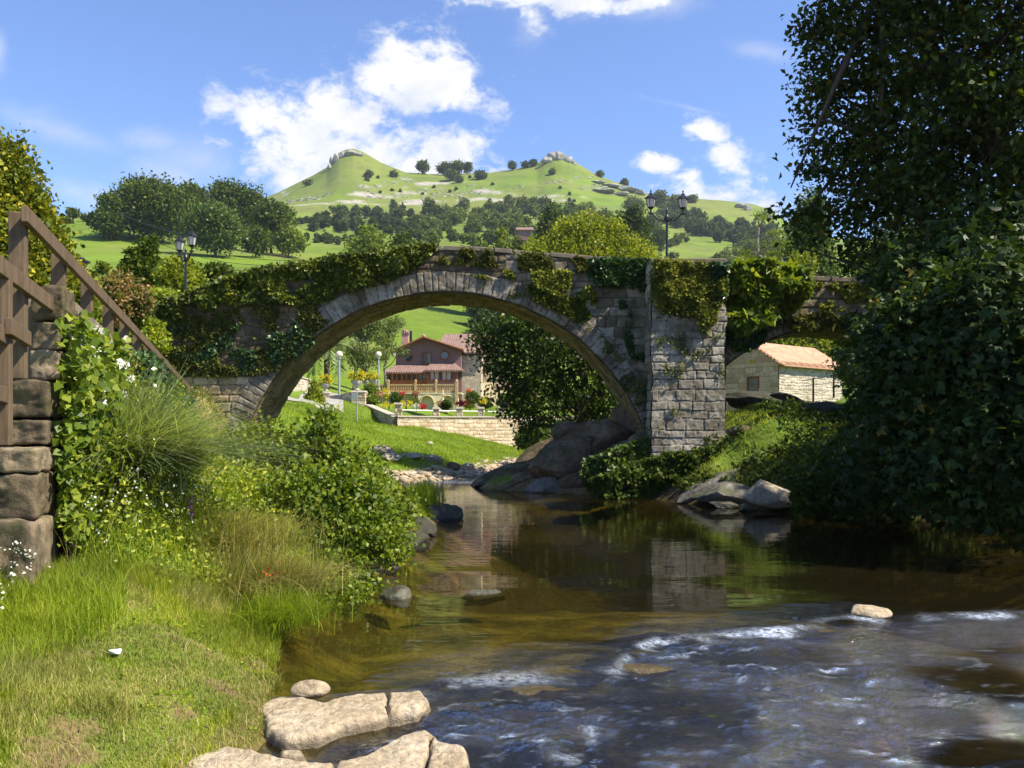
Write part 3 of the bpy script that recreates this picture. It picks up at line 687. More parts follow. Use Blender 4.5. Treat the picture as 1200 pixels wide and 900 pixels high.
    cr2 = n('ShaderNodeMapRange'); cr2.interpolation_type = 'SMOOTHSTEP'; cr2.inputs[1].default_value = 0; cr2.inputs[2].default_value = 1.5; L(f2, cr2.inputs[0])
    # shading inside the cumulus: thicker, greyer parts low and left of the heads
    shade = n('ShaderNodeMapRange'); shade.inputs[1].default_value = .38; shade.inputs[2].default_value = .58; L(nz(7, 6, (1, 1.3, 1), (.02, .045, 0)), shade.inputs[0])
    cc = n('ShaderNodeMix', data_type='RGBA'); L(shade.outputs[0], cc.inputs[0]); cc.inputs[6].default_value = CLOUD_A; cc.inputs[7].default_value = CLOUD_B
    fac = m('MAXIMUM', cr.outputs[0], m('MULTIPLY', cr2.outputs[0], .5))
    mx = n('ShaderNodeMix', data_type='RGBA'); L(fac, mx.inputs[0]); L(tint.outputs[2], mx.inputs[6]); L(cc.outputs[2], mx.inputs[7])
    L(mx.outputs[2], bg.inputs[0])
    w.cycles.sampling_method = 'MANUAL'; w.cycles.sample_map_resolution = 1024
    s = bpy.data.lights.new('sun', 'SUN'); s.energy = SUN_STR; s.angle = math.radians(.53); s.color = (1, .91, .73)
    o = bpy.data.objects.new('sun', s); COL.objects.link(o)
    d = np.array([math.cos(SUN_EL) * math.cos(SUN_AZ), math.cos(SUN_EL) * math.sin(SUN_AZ), math.sin(SUN_EL)])
    from mathutils import Vector
    o.rotation_euler = Vector(d).to_track_quat('Z', 'Y').to_euler(); o.location = (20, 0, 40)
SKY_STR, SUN_STR = .112, 5.0
SKY_TINT = (.86, .92, 1.12, 1)
CLOUD_A, CLOUD_B = (3.4, 3.7, 4.4, 1), (5.0, 5.0, 5.0, 1)
world()
cam = bpy.data.cameras.new('camera'); cam.sensor_width = 36; cam.lens = 30; cam.shift_y = 50 / 1200; cam.clip_end = 20000; cam.clip_start = .05
co = bpy.data.objects.new('camera', cam); COL.objects.link(co); co.location = (0, 0, EYE); co.rotation_euler = (PI / 2, 0, 0); SC.camera = co
SC.view_settings.view_transform = 'Standard'; SC.view_settings.look = 'None'; SC.view_settings.exposure = .95; SC.view_settings.gamma = 1
SC.cycles.max_bounces = 8; SC.cycles.transparent_max_bounces = 8; SC.cycles.diffuse_bounces = 3; SC.cycles.caustics_reflective = False; SC.cycles.caustics_refractive = False
SC.cycles.use_denoising = True
SC.cycles.sample_clamp_indirect = 8
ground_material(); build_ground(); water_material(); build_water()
# ---------------------------------------------------------------- masonry surfaces
def masonry(name, fmap, s0, s1, t0, t1, ds, course, width, keep, mat, parent, relief=.03, groove=.014, seed=0, wob=.02, depth=.03, courses=None, fixrnd=None):
    rng = np.random.default_rng(seed)
    s = np.arange(s0, s1 + ds, ds); t = np.arange(t0, t1 + ds, ds)
    TT, SS = np.meshgrid(t, s, indexing='ij')
    ws = SS + fbm(SS * 2.5, TT * 2.5, 0, 2, seed + 1) * wob * 2; wt = TT + fbm(SS * 1.8, TT * 2.5, 0, 2, seed + 2) * wob * 2
    if courses is None:
        e = [t0 - .3]
        while e[-1] < t1 + .5: e.append(e[-1] + rng.uniform(*course))
    else: e = courses
    e = np.array(e); j = np.clip(np.searchsorted(e, wt) - 1, 0, len(e) - 2)
    rnd = np.zeros(SS.shape); ed = np.minimum(wt - e[j], e[j + 1] - wt); rel = np.zeros(SS.shape)
    for c in range(len(e) - 1):
        m = j == c
        if not m.any(): continue
        q = [s0 - rng.uniform(.3, 1.0)]
        while q[-1] < s1 + 1: q.append(q[-1] + rng.uniform(*width))
        q = np.array(q); k = np.clip(np.searchsorted(q, ws[m]) - 1, 0, len(q) - 2)
        r = rng.random(len(q)); rr = rng.random(len(q))
        rnd[m] = r[k]; rel[m] = rr[k]; ed[m] = np.minimum(ed[m], np.minimum(ws[m] - q[k], q[k + 1] - ws[m]))
    prof = sstep(0, groove * 2.2, ed); grv = 1 - sstep(groove * .4, groove * 1.5, ed)
    n = depth * prof + rel * relief * prof + fbm(SS * 6, TT * 6, 0, 3, seed + 5) * .022 * prof + fbm(SS * 20, TT * 20, 0, 2, seed + 6) * .008
    pos, nrm = fmap(SS, TT); V = pos + nrm * n[..., None]
    kf = None
    if keep is not None:
        c = .25 * (pos[:-1, :-1] + pos[1:, :-1] + pos[:-1, 1:] + pos[1:, 1:]); kf = keep(c)
    Fq = grid_faces(len(t), len(s), kf)
    V, Fq, A = prune(V.reshape(-1, 3), Fq, {'rnd': ('POINT', rnd.ravel()), 'grv': ('POINT', grv.ravel())})
    return nmesh(name, V, Fq, mat, parent, smooth=True, attrs=A)

def plane_map(O, S, N, T=(0, 0, 1)):
    O, S, N, T = (np.array(a, float) for a in (O, S, N, T))
    def f(s, t): return O + s[..., None] * S + t[..., None] * T, np.broadcast_to(N, s.shape + (3,))
    return f

# ---------------------------------------------------------------- the bridge
YB, TB = 28.0, 2.9
TOPX = (np.array([100, 185, 200, 240, 300, 360, 420, 470, 500, 530, 580, 640, 680, 730, 760, 800, 848, 920, 1000, 1100, 1300]) - 600) * .028
TOPZ = EYE + (500 - np.array([372, 368, 364, 345, 328, 317, 306, 298, 294, 293, 296, 301, 304, 308, 309, 310, 314, 326, 331, 341, 352])) * .028
def btop(x): return np.interp(x, TOPX, TOPZ)
A1 = (-2.18, -.35, 6.97); A2 = (10.5, .02, 5.46)
RW = .66
def arch_z(x):
    z = np.full(np.shape(x), -1.5)
    for cx, cz, R in (A1, A2):
        q = R * R - (x - cx) ** 2; z = np.where(q > 0, np.maximum(z, cz + np.sqrt(np.maximum(q, 0))), z)
    return z
def rad(c, A): return np.hypot(c[..., 0] - A[0], c[..., 2] - A[1])
bridge = thing('stone_bridge', 'old humpbacked stone arch bridge spanning the river, half covered in ivy', 'bridge', (0, YB, 0))
X0, X1 = -11.62, 21.0
def build_bridge():
    xs = np.unique(np.concatenate([np.arange(X0, X1, .12), [A1[0] + s * A1[2] * .9999 for s in (-1, 1)], [A2[0] + s * A2[2] * .9999 for s in (-1, 1)], A1[0] + A1[2] * np.cos(np.linspace(0, PI, 160)), A2[0] + A2[2] * np.cos(np.linspace(0, PI, 100))]))
    xs = xs[(xs >= X0) & (xs <= X1)]
    deck = btop(xs) - .75; bot = arch_z(xs)
    n = len(xs); V = []; yf, yb = YB, YB + TB
    for y, z in ((yf, deck), (yf, bot), (yb, deck), (yb, bot)): V.append(np.stack([xs, np.full(n, y), z], -1))
    V = np.concatenate(V); F_ = []
    i = np.arange(n - 1)
    F_ = np.concatenate([np.stack([i + n, i + n + 1, i + 1, i], -1), np.stack([i + 2 * n, i + 2 * n + 1, i + 3 * n + 1, i + 3 * n], -1), np.stack([i, i + 1, i + 2 * n + 1, i + 2 * n], -1), np.stack([i + n, i + 3 * n, i + 3 * n + 1, i + n + 1], -1),
                         [[0, 2 * n, 3 * n, n]], [[n - 1, 2 * n - 1, 4 * n - 1, 3 * n - 1]]])
    nmesh('core', V, F_, M['soffit_plain'], bridge)
    # parapets, following the hump
    for y0, nm in ((YB + .001, 'parapet'), (YB + TB - .36, 'parapet')):
        mb = []
        g = np.arange(X0, X1, .1); w = .35; zt = btop(g) + fbm(g * 2, g * 0, 0, 3, 61) * .05; zb = btop(g) - .8
        k = len(g); W = np.concatenate([np.stack([g, np.full(k, yy), zz], -1) for yy, zz in ((y0, zb), (y0, zt - .03), (y0 + .03, zt), (y0 + w - .03, zt), (y0 + w, zt - .03), (y0 + w, zb))])
        i = np.arange(k - 1); FF = [np.stack([i + r * k, i + r * k + 1, i + (r + 1) * k + 1, i + (r + 1) * k], -1) for r in range(5)]
        FF.append(np.array([[0, k, 4 * k, 5 * k], [k, 2 * k, 3 * k, 4 * k]]))
        nmesh(nm, W, np.concatenate(FF), M['parapet'], bridge)
    # coping slabs along the top of the near parapet
    rng = np.random.default_rng(5); mb = MB(); x = X0
    while x < X1:
        w = rng.uniform(.5, .95); xm = x + w / 2; s = (btop(xm + .3) - btop(xm - .3)) / .6; a = math.atan(s)
        ax = [[math.cos(a), 0, math.sin(a)], [0, 1, 0], [-math.sin(a), 0, math.cos(a)]]
        mb.box((xm, YB + .17 + rng.uniform(-.02, .02), float(btop(xm)) + .06 + rng.uniform(-.015, .02)), (w - .03, .47, .15), ax); x += w
    mb.build('coping', M['coping'], bridge, bevel=.02)
    # facing masonry of the spandrels
    def keepS(c): 
        x, z = c[..., 0], c[..., 2]
        return (z < btop(x) - .02) & (rad(c, A1) > A1[2] + RW - .03) & (rad(c, A2) > A2[2] + .5) & ~((x > 4.5) & (x < 6.8)) & (z > arch_z(x))
    fm = plane_map((0, YB, 0), (1, 0, 0), (0, -1, 0))
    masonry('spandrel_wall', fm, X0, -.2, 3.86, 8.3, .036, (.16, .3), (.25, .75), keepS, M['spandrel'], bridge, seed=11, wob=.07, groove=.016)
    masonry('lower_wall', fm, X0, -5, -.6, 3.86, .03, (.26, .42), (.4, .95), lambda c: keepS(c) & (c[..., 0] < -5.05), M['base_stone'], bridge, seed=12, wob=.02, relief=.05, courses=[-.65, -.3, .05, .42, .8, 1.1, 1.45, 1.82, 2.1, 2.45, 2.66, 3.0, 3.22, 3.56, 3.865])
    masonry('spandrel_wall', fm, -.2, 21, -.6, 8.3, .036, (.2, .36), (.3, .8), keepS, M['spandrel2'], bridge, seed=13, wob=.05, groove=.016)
    # arch rings
    def ring(A, w, a0, a1, seed, mat, vw):
        R = A[2]
        def f(s, t):
            a = a1 - s / R; r = R + t
            return np.stack([A[0] + r * np.cos(a), np.full(s.shape, YB - .035), A[1] + r * np.sin(a)], -1), np.broadcast_to(np.array([0, -1.0, 0]), s.shape + (3,))
        masonry('arch_ring', f, 0, R * (a1 - a0), 0, w - .008, .026, None, vw, None, mat, bridge, seed=seed, wob=.02, relief=.035, groove=.009, courses=[-.0, w], depth=.03)
        def g(s, t):
            a = a1 - s / R
            return np.stack([A[0] + (R - .004) * np.cos(a), YB - .03 + t, A[1] + (R - .004) * np.sin(a)], -1), np.stack([-np.cos(a), 0 * a, -np.sin(a)], -1)
        masonry('soffit', g, 0, R * (a1 - a0), 0, TB, .05, (.3, .55), (.3, .5), None, M['soffit'], bridge, seed=seed + 1, wob=.02, relief=.03)
    ring(A1, RW, .02, PI - .02, 21, M['voussoir'], (.17, .30))
    ring(A2, .52, .1, PI - .1, 25, M['voussoir'], (.24, .4))
    # the buttress between the arches
    yp = YB - 1.05; xl, xr = 4.42, 6.72; zt = 7.34
    pr = thing_part = MB(); pr.box(((xl + xr) / 2, (yp + YB) / 2 + .03, (zt - 1) / 2), (xr - xl - .06, YB - yp - .06, zt + 1)); pr.build('pier_core', M['soffit_plain'], bridge)
    dl = lambda z: fbm(z * 1.6, 0 * z, 3.3, 4, 71) * .09; dr = lambda z: fbm(z * 1.6, 0 * z, 9.3, 4, 72) * .09; dy = lambda z: fbm(z * 1.1, 0 * z, 1.3, 3, 73) * .05
    def pf(s, t):
        k = (s - xl) / (xr - xl); return np.stack([s + dl(t) * (1 - k) + dr(t) * k, yp + dy(t), t], -1), np.broadcast_to(np.array([0, -1.0, 0]), s.shape + (3,))
    masonry('pier_face', pf, xl, xr, .2, zt, .026, (.22, .36), (.28, .62), None, M['pier_stone'], bridge, seed=31, wob=.035, relief=.022, groove=.009, depth=.018)
    def ps(s, t): return np.stack([xl + dl(t), YB - s + dy(t), t], -1), np.broadcast_to(np.array([-1.0, 0, 0]), s.shape + (3,))

    masonry('pier_side', ps, 0, YB - yp, .2, zt, .03, (.22, .36), (.35, .75), None, M['pier_stone'], bridge, seed=31, wob=.012, relief=.02, groove=.013)
    masonry('pier_side', plane_map((xr, yp, 0), (0, 1, 0), (1, 0, 0)), 0, YB - yp, .2, zt, .03, (.32, .46), (.35, .75), None, M['pier_stone'], bridge, seed=33, wob=.012, relief=.02, groove=.013)
    c = MB(); c.box(((xl + xr) / 2, (yp + YB) / 2 - .02, zt + .09), (xr - xl + .1, YB - yp + .12, .15)); c.build('pier_cap', M['coping'], bridge, bevel=.03)
M['soffit_plain'] = simple('bridge_core', (.20, .16, .11), .9, .2, 0, .4, 2, .6, 9)
M['parapet'] = simple('parapet_stone', (.13, .115, .08), .95, .15, 0, .45, 2.5, .8, 12)
M['coping'] = simple('coping_stone', (.20, .165, .125), .95, .15, 0, .35, 3, .7, 14)
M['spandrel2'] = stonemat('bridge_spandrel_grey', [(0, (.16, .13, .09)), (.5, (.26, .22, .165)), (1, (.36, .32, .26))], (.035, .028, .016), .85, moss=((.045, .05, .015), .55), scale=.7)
build_bridge()
# ---------------------------------------------------------------- trees
def lobes_for(kind, c, w, h, rng):
    """crown lobes for a crown of width w whose foliage runs from c.z to c.z + h"""
    x, y, z = c; L = []
    if kind == 'round':
        L.append(((x, y, z + h * .52), (w * .36, w * .36, h * .40)))
        for i in range(9):
            a = rng.uniform(0, 2 * PI); e = rng.uniform(-.35, 1.0); r = rng.uniform(.14, .22)
            L.append(((x + math.cos(a) * math.cos(e) * w * .30, y + math.sin(a) * math.cos(e) * w * .30, z + h * .5 + math.sin(e) * h * .33), (w * r, w * r, h * r * .95)))
    elif kind == 'broad':
        for i in range(11):
            a = rng.uniform(0, 2 * PI); q = rng.uniform(0, .36); r = rng.uniform(.15, .24)
            L.append(((x + math.cos(a) * w * q, y + math.sin(a) * w * q, z + h * (.35 + .42 * (1 - q * 2) * rng.random() + rng.uniform(0, .12))), (w * r, w * r, h * rng.uniform(.2, .3))))
        L.append(((x, y, z + h * .6), (w * .25, w * .25, h * .38)))
    elif kind == 'cone':
        for i in range(12):
            t = i / 11; r = w * .5 * (1 - t) ** .8 + .02 * w; a = rng.uniform(0, 2 * PI)
            L.append(((x + math.cos(a) * r * .15, y + math.sin(a) * r * .15, z + h * (t * .92 + .04)), (r, r, h * .09 + r * .25)))
    elif kind == 'tall':
        for i in range(12):
            t = rng.random(); r = w * (.16 + .12 * rng.random()) * (1.15 - .55 * t); a = rng.uniform(0, 2 * PI); q = w * .26 * (1 - .6 * t)
            L.append(((x + math.cos(a) * q, y + math.sin(a) * q, z + h * (.1 + .82 * t)), (r, r, r * 1.1)))
    elif kind == 'umbrella':
        for i in range(8):
            a = rng.uniform(0, 2 * PI); q = rng.uniform(0, .36)
            L.append(((x + math.cos(a) * w * q, y + math.sin(a) * w * q, z + h * rng.uniform(.45, .8)), (w * .19, w * .19, h * .2)))
    return L

def limbs(mb, base, r0, h, lobes, rng, n=8, seg=7, lean=(0, 0)):
    """a tapered trunk with limbs reaching into the crown lobes"""
    base = np.array(base, float); top = base + np.array([lean[0], lean[1], h]); K = 7; pts = []
    for i in range(K):
        t = i / (K - 1); pts.append(base + (top - base) * t + np.array([rng.normal(), rng.normal(), 0]) * h * .018 * math.sin(PI * t))
    rr = [r0 * (1.35 if i == 0 else 1) * (1 - .75 * i / (K - 1)) for i in range(K)]
    mb.tube(pts, rr, seg)
    for k in rng.choice(len(lobes), min(n, len(lobes)), replace=False):
        c = np.array(lobes[k][0]); i = rng.integers(2, K - 1); s = pts[i]
        m1 = s + (c - s) * .4 + np.array([0, 0, -.05 * h]); m2 = s + (c - s) * .75
        mb.tube([s, m1, m2, c + rng.normal(size=3) * .1], [rr[i] * .6, rr[i] * .42, rr[i] * .26, rr[i] * .1], 5)
    return pts, rr

def make_tree(name, label, cat, base, w, h, clear, kind, mat, nclump, per, cr, leaf, seed, group=None, bark='bark', tr=None, shell=.55, aspect=.75, lean=(0, 0), lobes=None, nl=8, bias=.5):
    rng = np.random.default_rng(seed); x, y, z = base
    o = thing(name, label, cat, base, group)
    L = lobes or lobes_for(kind, (x + lean[0], y + lean[1], z + clear), w, h - clear, rng)
    mb = MB(); limbs(mb, (x, y, z - .3), tr or h * .025 + .03, h * (.78 if kind != 'cone' else .95), L, rng, nl, 7, lean)
    mb.build('trunk', M[bark], o, smooth=True)
    p, d = crown_pts(L, nclump, per, cr, rng, shell)
    g = leaf_geo(p, leaf, rng, aspect, d * bias + np.array([0, 0, .1]), 1.0, normal=d * .6 + np.array([0, 0, .35]))
    leaves_obj('crown', g, M[mat], o)
    return o

def ray_many(pp, ymin=60, ymax=1080, n=360):
    out = []
    Y = np.exp(np.linspace(math.log(ymin), math.log(ymax), n))
    for px, py in pp:
        z = H((px - 600) / F * Y, Y); zr = EYE + (500 - py) / F * Y; hit = np.where(z >= zr)[0]
        out.append(float(Y[hit[0]]) if len(hit) else np.nan)
    return np.array(out)

def far_tree(px, pyb, pyt, wpx, kind, mat, name, label, group=None, seed=0, q=1.0, Y=None, clear=.15, bark='bark'):
    given = Y is not None
    if Y is None: Y = ray(px, pyb)
    if Y is None: Y = ray(px, pyb + 3) or 985
    x = (px - 600) / F * Y; z = float(H(x, Y)); h = (pyb - pyt) / F * Y
    if given: h = max(h * .6, EYE + (500 - pyt) / F * Y - z)
    if given and Y < 900: pyb = pyt + h / Y * 1000
    w = wpx / F * Y
    area = (pyb - pyt) * wpx; per = 14
    leaf = 3.3 / F * Y * q; nc = int(np.clip(area * .16 / q / q + 30, 40, 2600))
    return make_tree(name, label, 'tree' if 'bush' not in name and 'shrub' not in name else 'bush', (x, Y, z), w, h, h * clear, kind, mat, nc, per, w * .06 + leaf * .4, leaf, seed or int(px * 7 + pyb), group, bark=bark, tr=max(.12, w * .03), shell=.6)

G = 'round trees standing in the field on the left hill'
far_tree(86, 262, 246, 15, 'umbrella', 'leaf_far', 'hill_tree', 'lone umbrella-shaped tree on the bare crest of the left hill', clear=.3, q=.7)
far_tree(102, 260, 254, 10, 'round', 'leaf_far', 'hill_bush', 'low dark bush on the crest just right of the lone umbrella-shaped tree', q=.7)
far_tree(76, 263, 258, 16, 'round', 'leaf_far', 'hill_bush', 'low hedge-like scrub on the crest left of the lone umbrella-shaped tree', q=.7)
far_tree(131, 283, 233, 40, 'tall', 'leaf_mid', 'broadleaf_tree', 'light green narrow tree at the left edge of the left hill clump', G)
far_tree(122, 280, 250, 36, 'round', 'leaf_far', 'broadleaf_tree', 'low dark tree in front of the light narrow one, left end of the hill clump', G, seed=4)
far_tree(178, 285, 213, 98, 'round', 'leaf_far', 'broadleaf_tree', 'largest, darkest dome-shaped tree of the left hill clump', G, seed=5, clear=.04)
far_tree(227, 278, 217, 54, 'tall', 'leaf_far', 'broadleaf_tree', 'tree with a gap of sky below its crown, right of the largest dome', G, seed=6)
far_tree(277, 286, 217, 66, 'round', 'leaf_far', 'broadleaf_tree', 'tall rounded dark tree at the middle top of the left hill clump', G, seed=7)
far_tree(252, 302, 240, 66, 'round', 'leaf_mid', 'broadleaf_tree', 'olive green dome tree in front, over the shaded patch of field', G, seed=8, clear=.03)
far_tree(318, 298, 241, 56, 'round', 'leaf_far', 'broadleaf_tree', 'rounded tree with a yellowish top at the right end of the hill clump', G, seed=9)
far_tree(338, 302, 266, 34, 'round', 'leaf_far_light', 'broadleaf_tree', 'small lighter tree sloping down at the far right end of the hill clump', G, seed=10, clear=.02)
far_tree(300, 302, 268, 30, 'round', 'leaf_far', 'broadleaf_tree', 'small grey-green tree under the yellowish-topped one in the hill clump', G, seed=12, clear=.02)
# trees on the summit ridge
RG = 'trees on the saddle between the two summits'
for i, (px, b, t, w, lab) in enumerate([
    (495, 205, 190, 15, 'isolated round tree on the skyline nearest the left summit'), (520, 205, 191, 14, 'leftmost round tree of the skyline clump between the summits'),
    (535, 206, 189, 17, 'tallest tree of the skyline clump between the summits'), (548, 204, 191, 10, 'narrow tree on the right of the skyline clump between the summits'),
    (529, 212, 199, 15, 'tree standing lower down in front of the skyline clump'), (539, 215, 208, 9, 'smallest low bush below the skyline clump'),
    (563, 211, 200, 13, 'single low round tree just right of the skyline clump'), (600, 198, 189, 8, 'small tree on the skyline left of the right summit rock'),
    (616, 197, 190, 7, 'shrubby tree on the skyline beside the right summit rock'), (625, 196, 188, 8, 'small dark tree against the left foot of the right summit rock'),
    (432, 208, 201, 8, 'tiny dark tree on the open slope under the left summit'), (461, 208, 202, 8, 'second tiny tree on the open slope, right of the first'),
    (361, 218, 212, 8, 'dark shrub on the left shoulder of the left summit'), (647, 206, 200, 5, 'tiny shrub on the slope under the right summit'),
    (703, 206, 201, 7, 'scrubby tree on the right shoulder of the right summit'), (732, 218, 211, 8, 'dark tree at the outer edge of the right rock terraces')]):
    far_tree(px, b, t, w, 'round', 'leaf_far', 'ridge_tree', lab, RG if 3 < i < 7 or i < 4 else None, seed=100 + i, q=.55, clear=.05, Y=960 if i not in (4, 5, 6, 10, 11, 12, 13) else None)
for i, (px, b, t, w, lab) in enumerate([
    (743, 252, 231, 22, 'round tree behind the right lamp, left of its lanterns'), (773, 243, 224, 16, 'dark tree on the skyline between the two lanterns of the right lamp'),
    (790, 238, 230, 12, 'small round tree on the skyline right of the right lamp'), (812, 238, 230, 10, 'small tree on the skyline left of the limestone knoll'),
    (766, 275, 250, 20, 'blue-green round tree on the slope left of the right lamp post'), (773, 297, 268, 16, 'tall dark tree below the blue-green one beside the lamp post'),
    (876, 298, 282, 26, 'blue-green round bush behind the thin pale tree'), (905, 300, 281, 40, 'dark low tree behind the thin pale tree, right side'),
    (393, 250, 243, 8, 'small lone tree in the pale paddock under the left summit'), (789, 305, 298, 10, 'small bush in the bright field right of the lamp post')]):
    far_tree(px, b, t, w, 'round', 'leaf_far' if i % 2 else 'leaf_wood', 'slope_tree', lab, None, seed=140 + i, q=.7, clear=.05)

# woods that read as one mass
def wood(name, label, poly, n, hpx, mat, seed, kind='mix', lit=None, q=1.0):
    rng = np.random.default_rng(seed); pp = poly_sample(poly, n, rng); Ys = ray_many(pp); parts = []
    for (px, py), Y in zip(pp, Ys):
        if not np.isfinite(Y): continue
        x = (px - 600) / F * Y; z = float(H(x, Y)); h = rng.uniform(.7, 1.25) * hpx / F * Y; w = h * rng.uniform(.55, .9)
        L = lobes_for('cone' if (kind == 'mix' and rng.random() < .25) else 'round', (x, Y, z), w, h, rng)
        leaf = 3.0 / F * Y * q; p, d = crown_pts(L, int(16 + hpx * hpx * .16 / q), 9, w * .08, rng, .65)
        g = leaf_geo(p, leaf, rng, .8, d * .6, 1.0, normal=d * .8 + np.array([0, 0, .3])); r = g[2] * .45 + rng.random() * .55
        parts.append((g[0], g[1], r))
    o = leaves_obj(name, joing(parts), M[mat]); return tagit(o, label, 'wood', None, 'stuff')
wood('hillside_wood', 'dark wood of mixed trees on the slope under the left summit', [(345, 272), (372, 262), (410, 256), (440, 252), (465, 250), (490, 262), (500, 280), (470, 288), (430, 280), (400, 274), (375, 272)], 60, 14, 'leaf_wood_dark', 201)
wood('hillside_wood', 'broad blue-green wood across the middle slope above the bridge crown', [(470, 262), (500, 250), (548, 244), (600, 240), (640, 248), (655, 266), (650, 290), (600, 296), (500, 292)], 90, 16, 'leaf_wood', 202)
wood('hillside_wood', 'wood on the slope behind the big lime green tree', [(640, 262), (690, 258), (735, 268), (755, 285), (765, 303), (700, 300), (650, 296)], 70, 20, 'leaf_wood', 203)
wood('hillside_wood', 'wood running down the right ridge between lamp and pale tree', [(765, 250), (792, 252), (825, 262), (860, 272), (905, 278), (912, 290), (885, 296), (845, 286), (800, 272), (775, 264)], 75, 15, 'leaf_wood_dark', 204)
wood('hedgerow_wood', 'long low hedge across the paddocks at the foot of the left summit', [(342, 262), (395, 259), (396, 262), (343, 265)], 24, 6, 'leaf_wood_dark', 205, q=.7)
wood('hedgerow_wood', 'dark hedge line at the upper edge of the bright left field', [(352, 280), (412, 283), (440, 292), (436, 297), (400, 288), (352, 284)], 30, 8, 'leaf_wood_dark', 206, q=.7)
wood('hedgerow_wood', 'scrub line between the right fields under the ridge wood', [(765, 290), (800, 280), (812, 284), (775, 296)], 14, 8, 'leaf_wood', 207, q=.7)
wood('hillside_wood', 'low scrub at the foot of the right slope behind the pier', [(820, 312), (850, 300), (935, 296), (960, 305), (930, 318), (850, 318)], 26, 14, 'leaf_wood', 208, q=.8)
wood('hillside_wood', 'dark wood on the slope seen under the arch behind the house', [(556, 392), (574, 372), (640, 368), (680, 380), (690, 415), (640, 425), (590, 418)], 60, 34, 'leaf_wood_dark', 209)
wood('hillside_wood', 'dark wood high on the slope just under the arch crown', [(515, 358), (545, 362), (575, 378), (620, 372), (620, 352), (560, 346), (500, 340), (470, 335), (470, 342)], 46, 24, 'leaf_wood_dark', 210)
wood('hillside_wood', 'mass of trees on the valley side right of the second arch', [(930, 460), (1000, 400), (1120, 400), (1200, 420), (1200, 450), (1000, 455)], 50, 60, 'leaf_far', 211, q=1.4)
wood('hill_scrub', 'scattered scrub and gorse dotted over the slopes below the summits', [(330, 245), (400, 205), (470, 208), (640, 205), (740, 228), (860, 245), (900, 262), (800, 250), (640, 238), (400, 248)], 24, 2.6, 'leaf_far', 212, q=.6)
# middle distance trees over the parapet, all well behind the bridge
for a in [
    (432, 300, 262, 46, 'broad', 'leaf_far_light', 'yellowish broad tree behind the left slope of the bridge'),
    (474, 300, 270, 44, 'broad', 'leaf_far', 'darker green tree right of the yellowish one behind the bridge'),
    (587, 297, 262, 26, 'tall', 'leaf_far_light', 'pointed bright green tree just above the crown of the bridge'),
    (606, 300, 270, 22, 'cone', 'leaf_far', 'dark conifer beside the far farmhouse above the bridge crown'),
    (562, 297, 278, 44, 'broad', 'leaf_far', 'low rounded tree peeping over the top of the arch'),
    (652, 305, 240, 54, 'umbrella', 'leaf_wood_dark', 'dark flat-topped pine left of the lamp, above the lime tree'),
    (738, 312, 244, 44, 'umbrella', 'leaf_wood_dark', 'dark spreading pine right of the lime tree')]:
    far_tree(a[0], a[1], a[2], a[3], a[4], a[5], 'valley_tree', a[6], None, Y=(130 if a[0] in (655, 725) else 170), clear=.1)
LT = [(tuple(P(a, b, 62)), (r * .062, r * .062, r * .062 * q)) for a, b, r, q in [(688, 312, 46, 1.1), (645, 318, 36, 1), (733, 316, 36, 1), (668, 284, 26, .9), (706, 280, 28, .9), (686, 268, 20, .8), (638, 296, 22, .8), (740, 296, 22, .8), (618, 312, 18, .9), (758, 318, 18, .9), (720, 262 + 12, 14, .8)]]
make_tree('lime_tree', 'big rounded lime green tree rising right behind the parapet', 'tree', (5.4, 62, 1.5), 9, 15, 4, 'round', 'leaf_lime', 1500, 16, .28, .2, 3, lobes=LT, shell=.7, tr=.35)
far_tree(945, 345, 278, 52, 'tall', 'leaf_yel', 'autumn_tree', 'yellow-orange tree at the right end of the bridge', Y=74, clear=.05, seed=31)
far_tree(950, 360, 215, 60, 'broad', 'leaf_mid', 'ash_tree', 'olive tree behind the yellow-orange one beside the big dark tree', Y=84, clear=.1, seed=32)
# thin pale tree
rng = np.random.default_rng(77); b = P(890, 350, 72)
o = thing('thin_tree', 'thin sparse pale tree with open branches in front of the right ridge', 'tree', b)
mb = MB(); L = []
pts, rr = limbs(mb, b, .2, 7.2, [((b[0], b[1], b[2] + 7), (.3, .3, .3))], rng, 1)
for k in range(16):
    i = rng.integers(2, 6); a = rng.uniform(0, 2 * PI); s = pts[i]; r = rng.uniform(1.1, 3.0) * (1.2 - i / 8); e = s + np.array([math.cos(a) * r, math.sin(a) * r, rng.uniform(.3, 1.4)])
    mb.tube([s, s * .5 + e * .5 + np.array([0, 0, .2]), e], [.05, .035, .012], 5); L.append((tuple(e), (.55, .55, .25)))
mb.build('trunk', M['bark_pale'], o, smooth=True)
p, d = crown_pts(L, 190, 10, .16, rng, .3); leaves_obj('crown', leaf_geo(p, .17, rng, .6, (0, 0, .2)), M['leaf_far_light'], o)
for px, w_, h_, Y_, s_, lab in [(895, 46, 56, 75, 51, 'bright green tree filling the second arch behind the cottage roof'), (955, 62, 75, 80, 52, 'dark leafy tree behind the right end of the cottage')]:
    far_tree(px + 15, 460, 460 - h_ - 25, w_ + 30, 'round', 'leaf_yel' if s_ == 51 else 'leaf_far', 'garden_tree', lab, Y=Y_, clear=.02, seed=s_)

